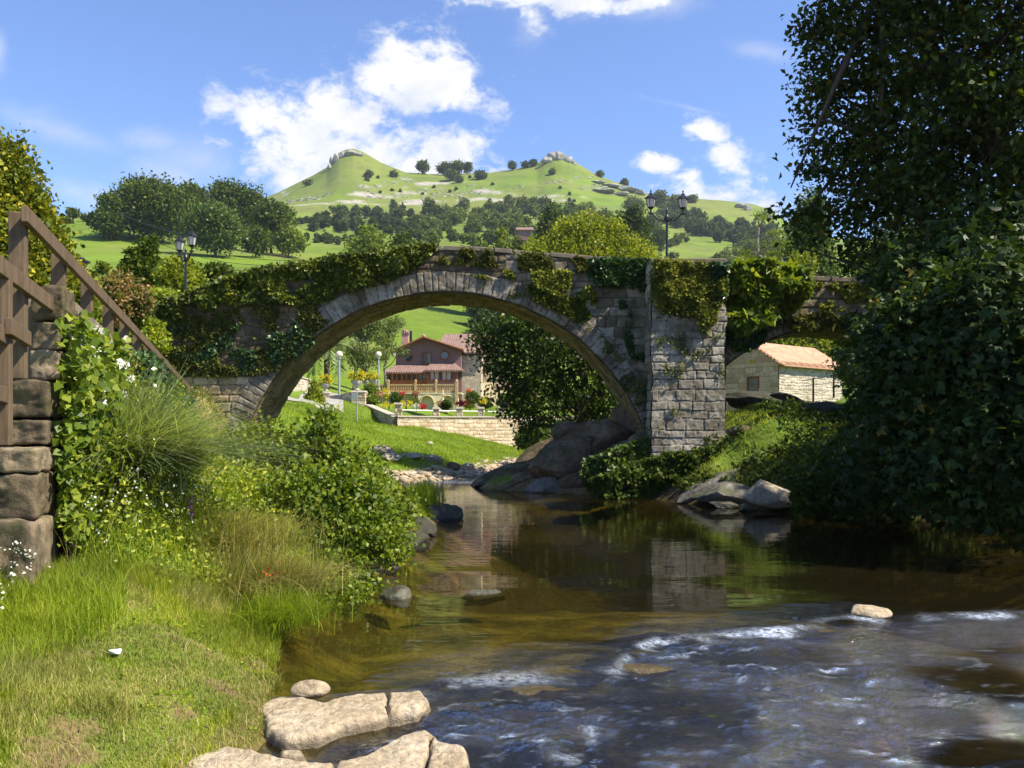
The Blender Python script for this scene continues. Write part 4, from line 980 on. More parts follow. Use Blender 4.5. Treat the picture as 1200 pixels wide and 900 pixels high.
# the big dark tree under and behind the right of the main arch
b = (2.9, 35.5, 1.6)
rng = np.random.default_rng(88); o = thing('riverside_tree', 'large dark leafy tree on the outcrop behind the main arch', 'tree', b)
L = [((2.0, 36, 6.2), (2.6, 2.2, 2.0)), ((.6, 36, 5.0), (1.6, 1.6, 1.7)), ((3.6, 36, 4.6), (2.4, 2, 2.2)), ((1.2, 35.6, 3.6), (1.5, 1.4, 1.0)), ((4.6, 36.5, 6.2), (2.2, 2, 2)), ((2.8, 35.6, 2.9), (1.7, 1.3, .9)), ((4.4, 35.6, 3.0), (1.2, 1.2, 1.4)), ((.1, 36, 6.2), (1.2, 1.2, 1.1)), ((1.0, 37, 7.2), (1.6, 1.6, 1))] + [(tuple(P(a, b_, 36)), (r * .036,) * 3) for a, b_, r in ((590, 418, 30), (597, 452, 27), (578, 388, 26), (610, 480, 22), (572, 405, 16), (620, 500, 16))]
mb = MB(); limbs(mb, (b[0], b[1], 1.0), .34, 4.6, L, rng, 9); limbs(mb, (b[0] + .9, b[1] + .3, 1.0), .22, 4.2, L, rng, 4); mb.build('trunk', M['bark'], o, smooth=True)
p, d = crown_pts(L, 1200, 20, .24, rng, .35); leaves_obj('crown', leaf_geo(p, .17, rng, .65, d * .4, normal=d * .4 + np.array([0, 0, .5])), M['leaf_mid2'], o)
# ---------------------------------------------------------------- house under the arch
M['tiles_front'] = tilemat('roof_tiles', (.16, .095, .08), (.24, .15, .125), (.36, .25, .21), (1, 0), .24)
M['tiles_side'] = tilemat('roof_tiles_side', (.30, .18, .14), (.44, .29, .23), (.56, .41, .34), (0, 1), .24)
HY = 84.0
def hx(px, Y=HY): return (px - 600) / F * Y
def hz(py, Y=HY): return EYE + (500 - py) / F * Y
def wall_with_gable(mb, x0, x1, y, zb, ze, xa, za, th=.3): mb.prism([(x0, y, zb), (x1, y, zb), (x1, y, ze), (xa, y, za), (x0, y, ze)], (0, th, 0))
house = thing('gabled_house', 'mauve gabled house with tiled roofs and timber gallery, framed by the arch', 'house', (hx(500), HY, 4.2))
D = 13.0
m = MB(); x0, x1, xa = hx(464), hx(540), hx(497); ze0 = hz(411.5)
wall_with_gable(m, x0, x1, HY, 4.0, ze0, xa, hz(397))
m.box((x0 + .15, HY + D / 2, (4 + ze0) / 2), (.3, D - .02, ze0 - 4)); m.box((x1 - .15, HY + D / 2 + .3, (7.4 + ze0) / 2), (.3, D - .6, ze0 - 7.4)); m.box(((x0 + x1) / 2, HY + D, (4 + ze0) / 2), (x1 - x0, .3, ze0 - 4))
m.build('upper_wall', M['mauve'], house)
def slab(mb, a, b, c, d, th=.16):
    a, b, c, d = (np.array(q, float) for q in (a, b, c, d)); mb.prism([a, b, c, d], (0, 0, -th))
m = MB(); yf, yb = HY - .75, HY + D + .5; zap = hz(394.5)
slab(m, (hx(458.5), yf, hz(412.5)), (xa, yf, zap), (xa, yb, zap), (hx(458.5), yb, hz(412.5)))
slab(m, (xa, yf, zap), (hx(544), yf, hz(410)), (hx(544), yb, hz(410)), (xa, yb, zap))
roof = m.build('roof', M['tiles_side'], house)
m = MB(); m.tube([(xa, yf, zap + .03), (xa, yb, zap + .03)], .14, 8); m.build('ridge_cap', M['tiles_side'], roof, smooth=True)
m = MB(); m.tube([(hx(458.5), yf + .02, hz(413.2)), (xa, yf + .02, zap - .12)], .09, 6); m.tube([(xa, yf + .02, zap - .12), (hx(544), yf + .02, hz(410.8))], .09, 6); m.build('barge_board', M['oak'], roof)
# rear cross wing with its own roof and stone side wall
m = MB(); X2 = hx(563); yA, yB_ = HY + 2.2, HY + D - .5
m.box(((x1 + X2) / 2, (yA + yB_) / 2, (4 + hz(414)) / 2), (X2 - x1, yB_ - yA, hz(414) - 4)); m.build('stone_wing', M['cottage_side2'], house) if 'cottage_side2' in M else m.build('stone_wing', M['cream'], house)
m = MB(); zr = hz(392, 92); slab(m, (xa + .5, yA - .6, hz(410)), (X2 + 1.0, yA - .6, hz(411)), (X2 + 1.0, (yA + yB_) / 2, zr), (xa + 1.5, (yA + yB_) / 2, zr)); slab(m, (xa + 1.5, (yA + yB_) / 2, zr), (X2 + 1.0, (yA + yB_) / 2, zr), (X2 + 1.0, yB_ + .6, hz(410)), (xa + .5, yB_ + .6, hz(410)))
m.build('wing_roof', M['tiles_front'], house)
# lower storey: timber gallery on the left, stone body behind, bay on the right
m = MB(); m.box(((hx(463) + hx(541)) / 2, HY + .9, 5.9), (hx(541) - hx(463), 1.7, 3.7)); m.build('ground_storey_wall', M['mauve'], house)
yg = HY - 1.5
gal = MB(); gx0, gx1 = hx(453.5, yg), hx(500, yg); zt, zb = hz(436, yg), hz(450.5, yg); zmid = hz(446, yg)
gal.box(((gx0 + gx1) / 2, yg, zt - .1), (gx1 - gx0, .18, .24)); gal.box(((gx0 + gx1) / 2, yg, (zb + zmid) / 2 - .3), (gx1 - gx0, .14, zmid - zb + .7))
for i in range(9): gal.box((gx0 + (gx1 - gx0) * (i + .0) / 8, yg - .02, (zt + zb) / 2), (.16, .2, zt - zb))
gal.box((gx0 + .05, (yg + HY) / 2, (zt + zb) / 2), (.14, HY - yg, zt - zb + .4))
gallery = gal.build('timber_gallery', M['oak'], house)
for i in range(8):
    q = MB(); q.box((gx0 + (gx1 - gx0) * (i + .5) / 8, yg + .03, (zt + zmid) / 2), ((gx1 - gx0) / 8 - .2, .04, zt - zmid - .1)); q.build('pane', M['pane'], gallery)
yb2 = HY - 2.0; bx0, bx1 = hx(500.5, yb2), hx(536, yb2); bz0, bz1 = hz(451, yb2), hz(434, yb2)
m = MB(); m.box(((bx0 + bx1) / 2, yb2 + 1.0, (bz0 + bz1) / 2 - .3), (bx1 - bx0, 1.9, bz1 - bz0 + .7)); bay = m.build('bay', M['mauve'], house)
def window(parent, cx, cz, w, h, y, nx=2, frame='oak', glass='pane_light', side=None):
    """a framed window on a wall facing the camera at depth y"""
    f = MB(); t_ = .09
    f.box((cx, y - .03, cz + h / 2 - t_ / 2), (w, .12, t_)); f.box((cx, y - .03, cz - h / 2 + t_ / 2), (w + .1, .16, t_)); 
    for i in range(nx + 1): f.box((cx - w / 2 + w * i / nx + (t_ / 2 if i == 0 else -t_ / 2 if i == nx else 0), y - .035, cz), (t_, .11, h - 2 * t_))
    wd = MB(); 
    fr = f.build('window', M[frame], parent)
    for i in range(nx):
        g = MB(); g.box((cx - w / 2 + w * (i + .5) / nx, y - .015, cz), (w / nx - t_, .03, h - 2 * t_)); g.build('pane', M[glass], fr)
    return fr
window(house, (bx0 + bx1) / 2 - .72, (bz0 + bz1) / 2 + .18, .95, 1.0, yb2 - .08); window(house, (bx0 + bx1) / 2 + .42, (bz0 + bz1) / 2 + .18, .95, 1.0, yb2 - .08)
m = MB()
for x in (bx0 + .08, bx1 - .08): m = MB(); m.box((x, yb2 - .45, 5.55), (.18, .18, bz1 - 4.35 + .0)); m.build('timber_post', M['oak'], house)
pass
window(house, hx(500), hz(420), .95, 1.12, HY - .02, 2, 'oak', 'pane')
for px in (479, 521):
    f = MB(); c = np.array([hx(px), HY - .04, hz(419 if px < 500 else 416.5)])
    f.tube([c + (.40 * math.cos(a), 0, .40 * math.sin(a)) for a in np.linspace(0, 2 * PI, 21)], .06, 6, False); fr = f.build('round_window', M['oak'], house, smooth=True)
    g = MB(); g.tube([c, c + (0, .06, 0)], .38, 20); g.build('pane', M['pane'], fr)
m = MB(); zl0, zl1 = hz(436, 82), hz(427.5)
slab(m, (hx(450, 82), HY - 2.3, zl0), (hx(500, 82), HY - 2.3, zl0), (hx(502), HY + .05, zl1), (hx(463), HY + .05, zl1), .14); m.build('lean_to_roof', M['tiles_front'], house)
m = MB(); zr0, zr1 = hz(433.5, 81.2), hz(425.5)
slab(m, (hx(496.5, 81.2), HY - 2.9, zr0), (hx(543, 81.2), HY - 2.9, zr0), (hx(533), HY + .02, zr1), (hx(505), HY + .02, zr1), .16)
m.add([(hx(543, 81.2), HY - 2.9, zr0), (hx(547), HY + 1.6, zr0), (hx(533), HY + .02, zr1)], [(0, 1, 2)]); m.build('bay_roof', M['tiles_front'], house)
m = MB(); m.box((hx(475, 87), 87, hz(402, 87)), (.62, .62, 1.6)); ch = m.build('chimney', M['pink_brick'], house)
m = MB(); m.box((hx(475, 87), 87, hz(402, 87) + .95), (.75, .75, .22)); m.lathe((hx(475, 87), 87, hz(402, 87) + 1.05), [(.38, 0), (.3, .22), (.1, .35)], 10); m.build('chimney_cap', M['tiles_front'], ch)
m = MB(); m.tube([(hx(481.5, 88), 88, 9.5), (hx(481.5, 88), 88, hz(388, 88))], .13, 8); m.build('flue_pipe', M['iron'], house)
m = MB(); m.box((hx(462.5, 83.4), 83.4, hz(415, 83.4)), (.25, .3, .3)); m.build('wall_lamp', M['white_paint'], house)
# right side: second gable end and low porch roof glimpsed through the tree
m = MB(); m.box((hx(575, 92), 93, 6.4), (4.6, 5, 5.0)); an = thing('side_house', 'pale annexe with red tiled roof half hidden by the dark riverside tree', 'house', (hx(575, 92), 93, 4.0)); m.build('wall', M['cream'], an)
m = MB(); cx = hx(577, 92); slab(m, (cx - 3, 90, 8.9), (cx + 3, 90, 8.9), (cx + 3, 93, 10.2), (cx - 3, 93, 10.2)); slab(m, (cx - 3, 93, 10.2), (cx + 3, 93, 10.2), (cx + 3, 96.2, 8.9), (cx - 3, 96.2, 8.9)); m.build('roof', M['tiles_front'], an)
window(an, hx(586, 90.5), hz(417, 90.5), .9, 1.2, 90.48, 2, 'white_paint', 'pane'); window(an, hx(568, 90.5), hz(430, 90.5), .9, 1.2, 90.48, 2, 'oak', 'pane')
po = thing('garden_porch', 'open garden porch with pinkish tiled roof on dark posts, right of the house', 'porch', (hx(605, 76), 76, 3.7))
m = MB(); cx = hx(607, 76); slab(m, (cx - 2.0, 74.6, hz(454, 76)), (cx + 2.0, 74.6, hz(454, 76)), (cx + 1.2, 76.4, hz(446, 76)), (cx - 1.4, 76.4, hz(446, 76))); slab(m, (cx - 1.4, 76.4, hz(446, 76)), (cx + 1.2, 76.4, hz(446, 76)), (cx + 2, 78.2, hz(454, 76)), (cx - 2.0, 78.2, hz(454, 76))); m.build('roof', M['tiles_front'], po)
for x_ in (-1.7, 0, 1.7):
    for y_ in (75, 77.8): q = MB(); q.box((cx + x_, y_, 4.7), (.18, .18, 2.0 + .0)); q.build('post', M['oak'], po)
# terrace: arched cream wall and timber balustrade
ter = thing('terrace', 'raised terrace with cream arched wall under a pale timber balustrade, before the house', 'terrace', (hx(515), 80, 4.1))
yt = 79.6; tx0, tx1 = hx(490, yt), hx(537, yt); tz1 = hz(461, yt); tz0 = 3.7
m = MB(); arcs = [(hx(500.5, yt), .62), (hx(525, yt), .62)]
xs_ = np.linspace(tx0, tx1, 90)
def az_(x):
    z = tz0
    for c, r in arcs:
        if abs(x - c) < r: z = max(z, 4.35 + math.sqrt(r * r - (x - c) ** 2) * 1.15)
    return z
for a, b_ in zip(xs_[:-1], xs_[1:]):
    xm = (a + b_) / 2; z = az_(xm); m.box((xm, yt, (z + tz1) / 2), (b_ - a + .0, .3, tz1 - z))
m.build('arched_wall', M['cream'], ter)
m = MB(); m.box(((tx0 + tx1) / 2, yt + .45, (tz0 + tz1) / 2), (tx1 - tx0, .3, tz1 - tz0 - .02)); m.build('niche_wall', M['cream'], ter)
for c, r in arcs:
    q = MB(); q.tube([(c + (r + .03) * math.cos(a), yt - .16, 4.35 + (r + .03) * 1.15 * math.sin(a)) for a in np.linspace(0, PI, 15)], .09, 6); q.build('arch_moulding', M['cottage_front2'] if 'cottage_front2' in M else M['pine_rail'], ter, smooth=True)
m = MB(); m.box(((hx(441, yt) + hx(541, yt)) / 2, yt + 1.4, tz1 + .02), (hx(541, yt) - hx(441, yt), 3.2, .12)); m.build('floor_slab', M['cream'], ter)
m = MB(); m.box(((hx(441, yt) + tx0) / 2, yt + .6, (tz0 + tz1) / 2 - .04), (tx0 - hx(441, yt) - .02, .3, tz1 - tz0 - .06)); m.build('side_wall', M['garden_plain'] if 'garden_plain' in M else M['mauve'], ter)
rb0, rb1 = hx(441, yt), hx(536, yt); rz0, rz1 = tz1 + .12, hz(451, yt)
m = MB()
m.box(((rb0 + rb1) / 2, yt, rz1), (rb1 - rb0, .12, .12)); m.box(((rb0 + rb1) / 2, yt, rz0 + .08), (rb1 - rb0, .1, .1)); m.box(((hx(487, yt) + rb1) / 2, yt, (rz0 + rz1) / 2 + .12), (rb1 - hx(487, yt), .06, .06))
for i in range(46): m.box((rb0 + (rb1 - rb0) * (i + .5) / 46, yt, (rz0 + rz1) / 2), (.07, .06, rz1 - rz0 - .1))
rail_ = m.build('balustrade', M['pine_rail'], ter)
for px in (441, 455, 487, 511, 535):
    q = MB(); q.box((hx(px, yt), yt, (rz0 + rz1) / 2 + .08), (.2, .2, rz1 - rz0 + .45)); q.lathe((hx(px, yt), yt, rz1 + .3), [(.12, 0), (.13, .1), (.03, .2)], 8); q.build('newel_post', M['pine_rail'], rail_)
q = MB(); q.box((hx(535, yt), yt - .22, (tz0 + tz1) / 2 + .3), (.24, .2, tz1 - tz0 + .6)); q.build('corner_post', M['pine_rail'], ter)
# fountain
fo = thing('garden_fountain', 'small tiered stone fountain on the grass before the arched wall', 'fountain', P(519, 482, 70) * (1, 1, 0) + (0, 0, 3.4))
c = ROOTLOC[fo.name]; m = MB(); m.lathe(c, [(.5, 0), (.5, .12), (.16, .2), (.12, .7), (.42, .82), (.46, .9), (.1, .92), (.08, 1.3), (.24, 1.38), (.26, 1.43), (.05, 1.45), (.05, 1.75), (.01, 1.9)], 16); m.build('basin_column', M['cream'], fo, smooth=False)

# ---------------------------------------------------------------- garden wall, pillars, gate
def wallrun(name, label, pts, zt, zb, mat, th=.4, course=(.14, .28), width=(.2, .5), ds=.045, cope=True, seed=1, cat='wall', copemat='coping_pale'):
    """a masonry wall along a polyline; pts (x,y), zt/zb per point; visible faces are laid stones on both sides"""
    o = thing(name, label, cat, (pts[0][0], pts[0][1], zb[0]))
    co_ = MB(); cp = MB()
    for i in range(len(pts) - 1):
        a, b = np.array(pts[i], float), np.array(pts[i + 1], float); L = np.linalg.norm(b - a); d = (b - a) / L; n = np.array([d[1], -d[0]])
        nn = n * th / 2
        V = [(*(a + nn * .8), zb[i]), (*(b + nn * .8), zb[i + 1]), (*(b - nn * .8), zb[i + 1]), (*(a - nn * .8), zb[i]), (*(a + nn * .8), zt[i]), (*(b + nn * .8), zt[i + 1]), (*(b - nn * .8), zt[i + 1]), (*(a - nn * .8), zt[i])]
        co_.add(V, [(3, 2, 1, 0), (4, 5, 6, 7), (0, 1, 5, 4), (1, 2, 6, 5), (2, 3, 7, 6), (3, 0, 4, 7)])
        def top(c, a=a, d=d, L=L, i=i):
            s = (c[..., :2] - a) @ d / L; return (c[..., 2] < zt[i] + (zt[i + 1] - zt[i]) * s) & (c[..., 2] > zb[i] + (zb[i + 1] - zb[i]) * s - .2)
        for sgn in (1, -1):
            O = (a[0] + nn[0] * .8 * sgn, a[1] + nn[1] * .8 * sgn, 0)
            if sgn == 1 or seed < 50:
                masonry('stone_face', plane_map(O, (d[0], d[1], 0), (n[0] * sgn, n[1] * sgn, 0)), 0, L, min(zb[i], zb[i + 1]) - .1, max(zt[i], zt[i + 1]) + .05, ds, course, width, top, mat, o, seed=seed + i, wob=.03, relief=.03, groove=.02, depth=.025)
        if cope:
            sl = (zt[i + 1] - zt[i]) / L; V = []
            e0, e1 = a - d * .04, b + d * .04; w2 = n * (th / 2 + .07)
            for dz in (.002, .09):
                V += [(*(e0 + w2), zt[i] + dz), (*(e1 + w2), zt[i + 1] + dz), (*(e1 - w2), zt[i + 1] + dz), (*(e0 - w2), zt[i] + dz)]
            cp.add(V, [(3, 2, 1, 0), (4, 5, 6, 7), (0, 1, 5, 4), (1, 2, 6, 5), (2, 3, 7, 6), (3, 0, 4, 7)])
    co_.build('core', M['soffit_plain'], o)
    if cope: cp.build('coping', M[copemat], o, bevel=.015)
    return o
M['coping_pale'] = simple('pale_coping', (.42, .37, .29), .9, .2, 0, .15, 4, .2)
GZ = [3.98, 2.78, 2.78, 2.82, 2.9, 2.95]
wallrun('garden_wall', 'long low sandstone wall above the riverside lawn, bordering the house garden', GARW, GZ, [2.9, 1.3, .9, .9, .9, .9], M['garden_wall'], seed=60)
def pillar(px, pyt, Y, w, label, zb, grp='stone pillars of the garden wall', s=1):
    x = (px - 600) / F * Y; zt = hz(pyt, Y); o = thing('wall_pillar', label, 'pillar', (x, Y, zb), grp)
    for (O, S, N) in (((x - w / 2, Y - w / 2, 0), (1, 0, 0), (0, -1, 0)), ((x + w / 2, Y - w / 2, 0), (0, 1, 0), (1, 0, 0)), ((x - w / 2, Y + w / 2, 0), (0, -1, 0), (-1, 0, 0))):
        masonry('stone_face', plane_map(O, S, N), 0, w, zb, zt - .12, .04, (.18, .3), (.25, .45), None, M['garden_wall'], o, seed=int(px), wob=.02, relief=.015, groove=.015, depth=.015)
    m = MB(); m.box((x, Y, (zb + zt) / 2 - .1), (w - .03, w - .03, zt - zb - .15)); m.build('core', M['soffit_plain'], o)
    m = MB(); m.box((x, Y, zt - .06), (w + .14, w + .14, .12), taper=.85); m.build('capstone', M['coping_pale'], o, bevel=.015)
    return o
names = ['tall pillar on the corner of the garden wall', 'garden wall pillar second from the wall corner', 'garden wall pillar between the fountain and the red flowers', 'garden wall pillar below the clipped round bush', 'garden wall pillar right below the yellow flowers', 'last garden wall pillar, at the edge of the dark tree']
for (px, pyt, w), lab in zip([(467, 472, .36), (511, 477.5, .36), (538.5, 477, .36), (563.5, 477, .36), (587.5, 476, .36), (608, 475, .36)], names):
    Y = 52.25 if px == 467 else (3.2 / 3.5 * 0 + 52 + (px - 463) / 1000 * 55 / (1 - 0) * .84)
    t_ = np.linspace(0, 1, 60); best = None
    for i in range(1, 5):
        for q in t_:
            x = GARW[i][0] * (1 - q) + GARW[i + 1][0] * q; y = GARW[i][1] * (1 - q) + GARW[i + 1][1] * q
            e = abs(600 + x / y * 1000 - px)
            if best is None or e < best[0]: best = (e, y)
    pillar(px, pyt, best[1], w, lab, 2.86)
m = MB()
rl = []
for px in (467, 511, 538.5, 563.5, 587.5, 608):
    best = min(((abs(600 + (GARW[i][0] * (1 - q) + GARW[i + 1][0] * q) / (GARW[i][1] * (1 - q) + GARW[i + 1][1] * q) * 1000 - px), i, q) for i in range(1, 5) for q in np.linspace(0, 1, 60)))
    _, i, q = best; rl.append((GARW[i][0] * (1 - q) + GARW[i + 1][0] * q, GARW[i][1] * (1 - q) + GARW[i + 1][1] * q, 3.22))
m.tube(rl, .035, 6); o = m.build('rail_pipe', M['white_paint']); tagit(o, 'thin white rail running between the garden wall pillars', 'rail')
# gate posts and short walls at the head of the path
wallrun('gate_wall', 'short pale rubble wall panel left of the gate, below a lamp post', [((386 - 600) * .058, 58), ((399.5 - 600) * .058, 58)], [hz(464.5, 58)] * 2, [3.3] * 2, M['cottage_side'], th=.3, seed=70)
wallrun('gate_wall', 'short rubble wall panel right of the lamp post, stepping to the path', [((400.5 - 600) * .058, 58.0), ((414 - 600) * .0575, 57.5)], [hz(464, 58), hz(460.5, 57.5)], [3.3] * 2, M['cottage_side'], th=.3, seed=72)
pillar(381.5, 459, 58, .55, 'stone gate pillar carrying an urn of yellow flowers, left of the lamp post', 3.2, 'stone gate pillars')
pillar(421, 458, 57.6, .9, 'wide stone gate pillar at the top of the garden wall', 3.3, 'stone gate pillars')
wallrun('lane_wall', 'high pale wall along the lane at the left foot of the arch', [(-15.8, 55.5), (-14.45, 60.5)], [6.0, 5.45], [3.4, 3.2], M['cottage_side'], th=.3, seed=75)
m = MB(); m.box((-14.35, 60.6, 4.4), (.22, .22, 1.7)); m.build('x')
bpy.data.objects.remove(bpy.data.objects['x'])
def urn(px, pyb, Y, s, label, n=150, mat='yellow_petal'):
    b = P(px, pyb, Y); o = thing('flower_urn', label, 'flower urn', b, 'urns of yellow flowers')
    m = MB(); m.lathe(b, [(r * s, z * s) for r, z in ((.16, 0), (.17, .05), (.08, .12), (.1, .2), (.26, .34), (.3, .5), (.27, .52))], 14); m.build('urn', M['stone_urn'], o, smooth=True)
    rng = np.random.default_rng(int(px * 3)); p, d = crown_pts([((b[0], b[1], b[2] + .78 * s), (.42 * s, .42 * s, .3 * s))], 40, 10, .06, rng, .6)
    leaves_obj('flowers', leaf_geo(p, .11, rng, .8, d, normal=d), M[mat], o)
    p, d = crown_pts([((b[0], b[1], b[2] + .68 * s), (.36 * s, .36 * s, .22 * s))], 20, 8, .06, rng, .6); leaves_obj('leaves', leaf_geo(p, .11, rng, .8, d, normal=d), M['leaf_mid'], o)
urn(382, 458.5, 58, 1.0, 'urn of yellow flowers on the left gate pillar'); urn(418, 457.5, 57.6, 1.25, 'larger urn of yellow flowers on the wide gate pillar')
urn(437, 453.5, 64, 1.0, 'urn of yellow flowers behind, left of the second lamp post'); urn(428, 453, 66, 1.0, 'urn of yellow flowers furthest left beside the dark hedge')
def bush(px, pyc, Y, rx, rz, label, mat='leaf_bush', leaf=.12, n=120, name='garden_bush', cat='bush', grp=None, cr=.07, shell=.8, per=12):
    c = P(px, pyc, Y); o = thing(name, label, cat, (c[0], c[1], c[2] - rz), grp); rng = np.random.default_rng(int(px * 11 + pyc))
    m = MB(); m.tube([(c[0], c[1], c[2] - rz - .2), (c[0], c[1], c[2])], [.06, .03], 6); m.build('stem', M['bark'], o)
    p, d = crown_pts([((c[0], c[1], c[2]), (rx, rx, rz))], n, per, cr, rng, shell); leaves_obj('foliage', leaf_geo(p, leaf, rng, .8, d * .5, normal=d), M[mat], o); return o
bush(434.5, 457, 62, .50, .38, 'upper of two clipped green balls behind the gate pillar'); bush(435.5, 468.5, 58, .40, .32, 'lower of two clipped green balls on top of the sloping garden wall')
bush(464.5, 466.5, 66, .38, .38, 'dark clipped ball right of the tall yellow hedge', 'leaf_mid'); bush(553.8, 466, 68, .48, .46, 'bright clipped round bush between yellow and red flowers', 'leaf_bush')
bush(569, 472, 70, .5, .36, 'low green bush under yellow blossom near the dark tree', 'leaf_mid'); bush(591, 470, 70, .4, .6, 'bright yellow-green shrub seen through the dark tree', 'leaf_yel'); bush(523, 475, 68, .32, .3, 'dark little bush in front of the second wall arch', 'leaf_far')
for px, py, Y, rx, rz, mt, nm, lab in [(452, 461, 66, .32, .62, 'yellow_petal', 'yellow_hedge', 'tall narrow yellow-leaved hedge left of the dark ball'), (456, 474, 60, .9, .18, 'yellow_petal', 'yellow_hedge', 'low band of yellow flowers along the top of the sloping wall'),
        (476, 473, 62, .55, .3, 'yellow_petal', 'yellow_hedge', 'mound of yellow flowers next to the corner pillar'), (484, 470, 64, .5, .26, 'yellow_petal', 'yellow_hedge', 'second mound of yellow flowers right of the corner pillar'),
        (551, 476, 66, .4, .2, 'yellow_petal', 'flower_clump', 'yellow flowers at the foot of the clipped round bush'), (566, 470, 69, .42, .22, 'yellow_petal', 'flower_clump', 'yellow blossom on the low bush near the dark tree'), (604, 472, 68, .6, .22, 'yellow_petal', 'flower_clump', 'yellow-green flowers below the porch roof'),
        (470, 462.5, 67, .34, .28, 'red_petal', 'flower_clump', 'scarlet flowers above the dark clipped ball'), (443, 463, 62, .4, .28, 'pink_petal', 'flower_clump', 'dull pink flowers between the two balls and the steps'), (487, 461.5, 70, .3, .24, 'pink_petal', 'flower_clump', 'pink flowers in a pot by the terrace steps'),
        (495, 476, 62, .3, .2, 'red_petal', 'flower_clump', 'crimson flowers right of the white blossom'), (488, 476.5, 62, .35, .2, 'white_petal', 'flower_clump', 'white blossom among dark leaves beside the first arch'), (538.5, 473, 66, .36, .26, 'red_petal', 'flower_clump', 'crimson flowers just right of the second arch'),
        (546, 473, 66, .24, .3, 'orange_petal', 'flower_clump', 'orange-red flowers beside the crimson ones'), (550, 458.5, 72, .3, .2, 'orange_petal', 'flower_clump', 'orange flowers above the clipped round bush'), (515, 473, 68, .3, .22, 'pink_petal', 'flower_clump', 'rose pink flowers between the two wall arches'), (593, 475, 66, .2, .25, 'purple_petal', 'flower_clump', 'small purple flowers seen through the dark tree')]:
    bush(px, py, Y, rx * .8, rz * .8, lab, mt, .09, 34, nm, 'flowers', None, .05, .6, 9)
# conical shrub, lamp posts with globes, road sign
far_tree(368, 481, 444, 19, 'cone', 'leaf_yel', 'conical_shrub', 'clipped bright green cone shrub beside the lane', Y=52, clear=.0, seed=22, q=.9)
def globe_lamp(px, pyb, pyt, Y, label):
    b = P(px, pyb, Y); h = (pyb - pyt) / F * Y; o = thing('globe_lamp', label, 'street lamp', b, 'globe lamp posts')
    m = MB(); m.lathe(b, [(.13, 0), (.13, .3), (.085, .36), (.07, h - .55), (.14, h - .5), (.14, h - .42)], 12); m.build('post', M['galv'], o, smooth=False)
    m = MB(); m.ball(b + (0, 0, h - .2), (.24, .24, .24), 18, 12); m.build('globe', M['globe'], o, smooth=True)
M['globe'] = simple('globe_lamp_plastic', (.75, .60, .47), .35, .5, 0, .05)
globe_lamp(397.5, 468, 412, 58.6, 'globe lamp post rising behind the gate wall, nearer the palm'); globe_lamp(443.5, 460, 412.5, 66, 'globe lamp post left of the timber gallery of the house')
b = P(418.3, 495, 48); o = thing('road_sign', 'small square sign on a thin grey pole, seen from behind on the lawn', 'sign', b)
m = MB(); m.tube([b - (0, 0, .2), b + (0, 0, 1.75)], .04, 8); m.build('pole', M['galv'], o); m = MB(); m.box(b + (-.12, -.05, 1.45), (.36, .03, .36)); m.build('panel', M['galv'], o, bevel=.01)
# path up the lane
pts = [(-13.5, 62), (-13.0, 57), (-12.2, 53), (-12.6, 50.3), (-14.5, 49)]; q = []
for i in range(len(pts) - 1):
    for t_ in np.linspace(0, 1, 8, endpoint=False): q.append((pts[i][0] * (1 - t_) + pts[i + 1][0] * t_, pts[i][1] * (1 - t_) + pts[i + 1][1] * t_))
q = np.array(q); dd = np.gradient(q, axis=0); dd = dd / np.linalg.norm(dd, axis=1, keepdims=True); nn_ = np.stack([dd[:, 1], -dd[:, 0]], 1)
W = np.linspace(-1.7, 1.1, 9); XY = q[:, None] + nn_[:, None] * W[None, :, None]; Z = H(XY[..., 0], XY[..., 1]) + .05
o = nmesh('path', np.concatenate([XY, Z[..., None]], -1).reshape(-1, 3), grid_faces(len(q), 9), M['path'], smooth=True); tagit(o, kind='structure')
# palm tree and eucalyptus left of the house
def palm(base, h, fl, n, label, seed, droop=1.0, mat='pampas', tr=.22, nl=26):
    rng = np.random.default_rng(seed); o = thing('palm_tree', label, 'palm', base)
    m = MB(); b = np.array(base, float); m.tube([b + (0, 0, -.3), b + (0, 0, h * .5), b + (0, 0, h)], [tr * 1.2, tr, tr * 1.1], 9); m.build('trunk', M['bark'], o, smooth=True)
    fr = MB(); parts = []; pos = []; dv = []
    for k in range(n):
        a = rng.uniform(0, 2 * PI); e = rng.uniform(.1, 1.35); P_ = []; p = b + (0, 0, h); ang = e
        for i in range(9):
            P_.append(p.copy()); p = p + np.array([math.cos(a) * math.cos(ang), math.sin(a) * math.cos(ang), math.sin(ang)]) * fl / 8; ang -= .24 * droop
        fr.tube(P_, [.03 * (1 - .8 * i / 8) for i in range(9)], 4)
        for i in range(1, 9):
            for s_ in np.linspace(0, 1, 4, endpoint=False):
                c = P_[i - 1] * (1 - s_) + P_[i] * s_; t_ = P_[i] - P_[i - 1]; t_ = t_ / np.linalg.norm(t_); sd = np.cross(t_, (0, 0, 1)); sd /= np.linalg.norm(sd) + 1e-6
                for sg in (-1, 1): pos.append(c); dv.append(sd * sg * 1.0 + t_ * .6 - np.array([0, 0, .35]))
    pos, dv = np.array(pos), np.array(dv); L = fl * .22
    cr_ = leaves_obj('crown', leaf_geo(pos, L, rng, .11, dv * 6, .5, .02), M[mat], o); fr.build('frond_ribs', M['pampas'], cr_)
palm(P(383, 458, 66) * (1, 1, 0) + (0, 0, 4.3), 3.6, 2.9, 34, 'palm with drooping pale fronds beside the left haunch of the arch', 5, 1.1)
palm(P(272, 349, 40), .4, 1.25, 18, 'low palm with upright fronds peeping over the ivy on the bridge', 6, .4, 'leaf_mid')
E = 'slim eucalyptus trees left of the house'
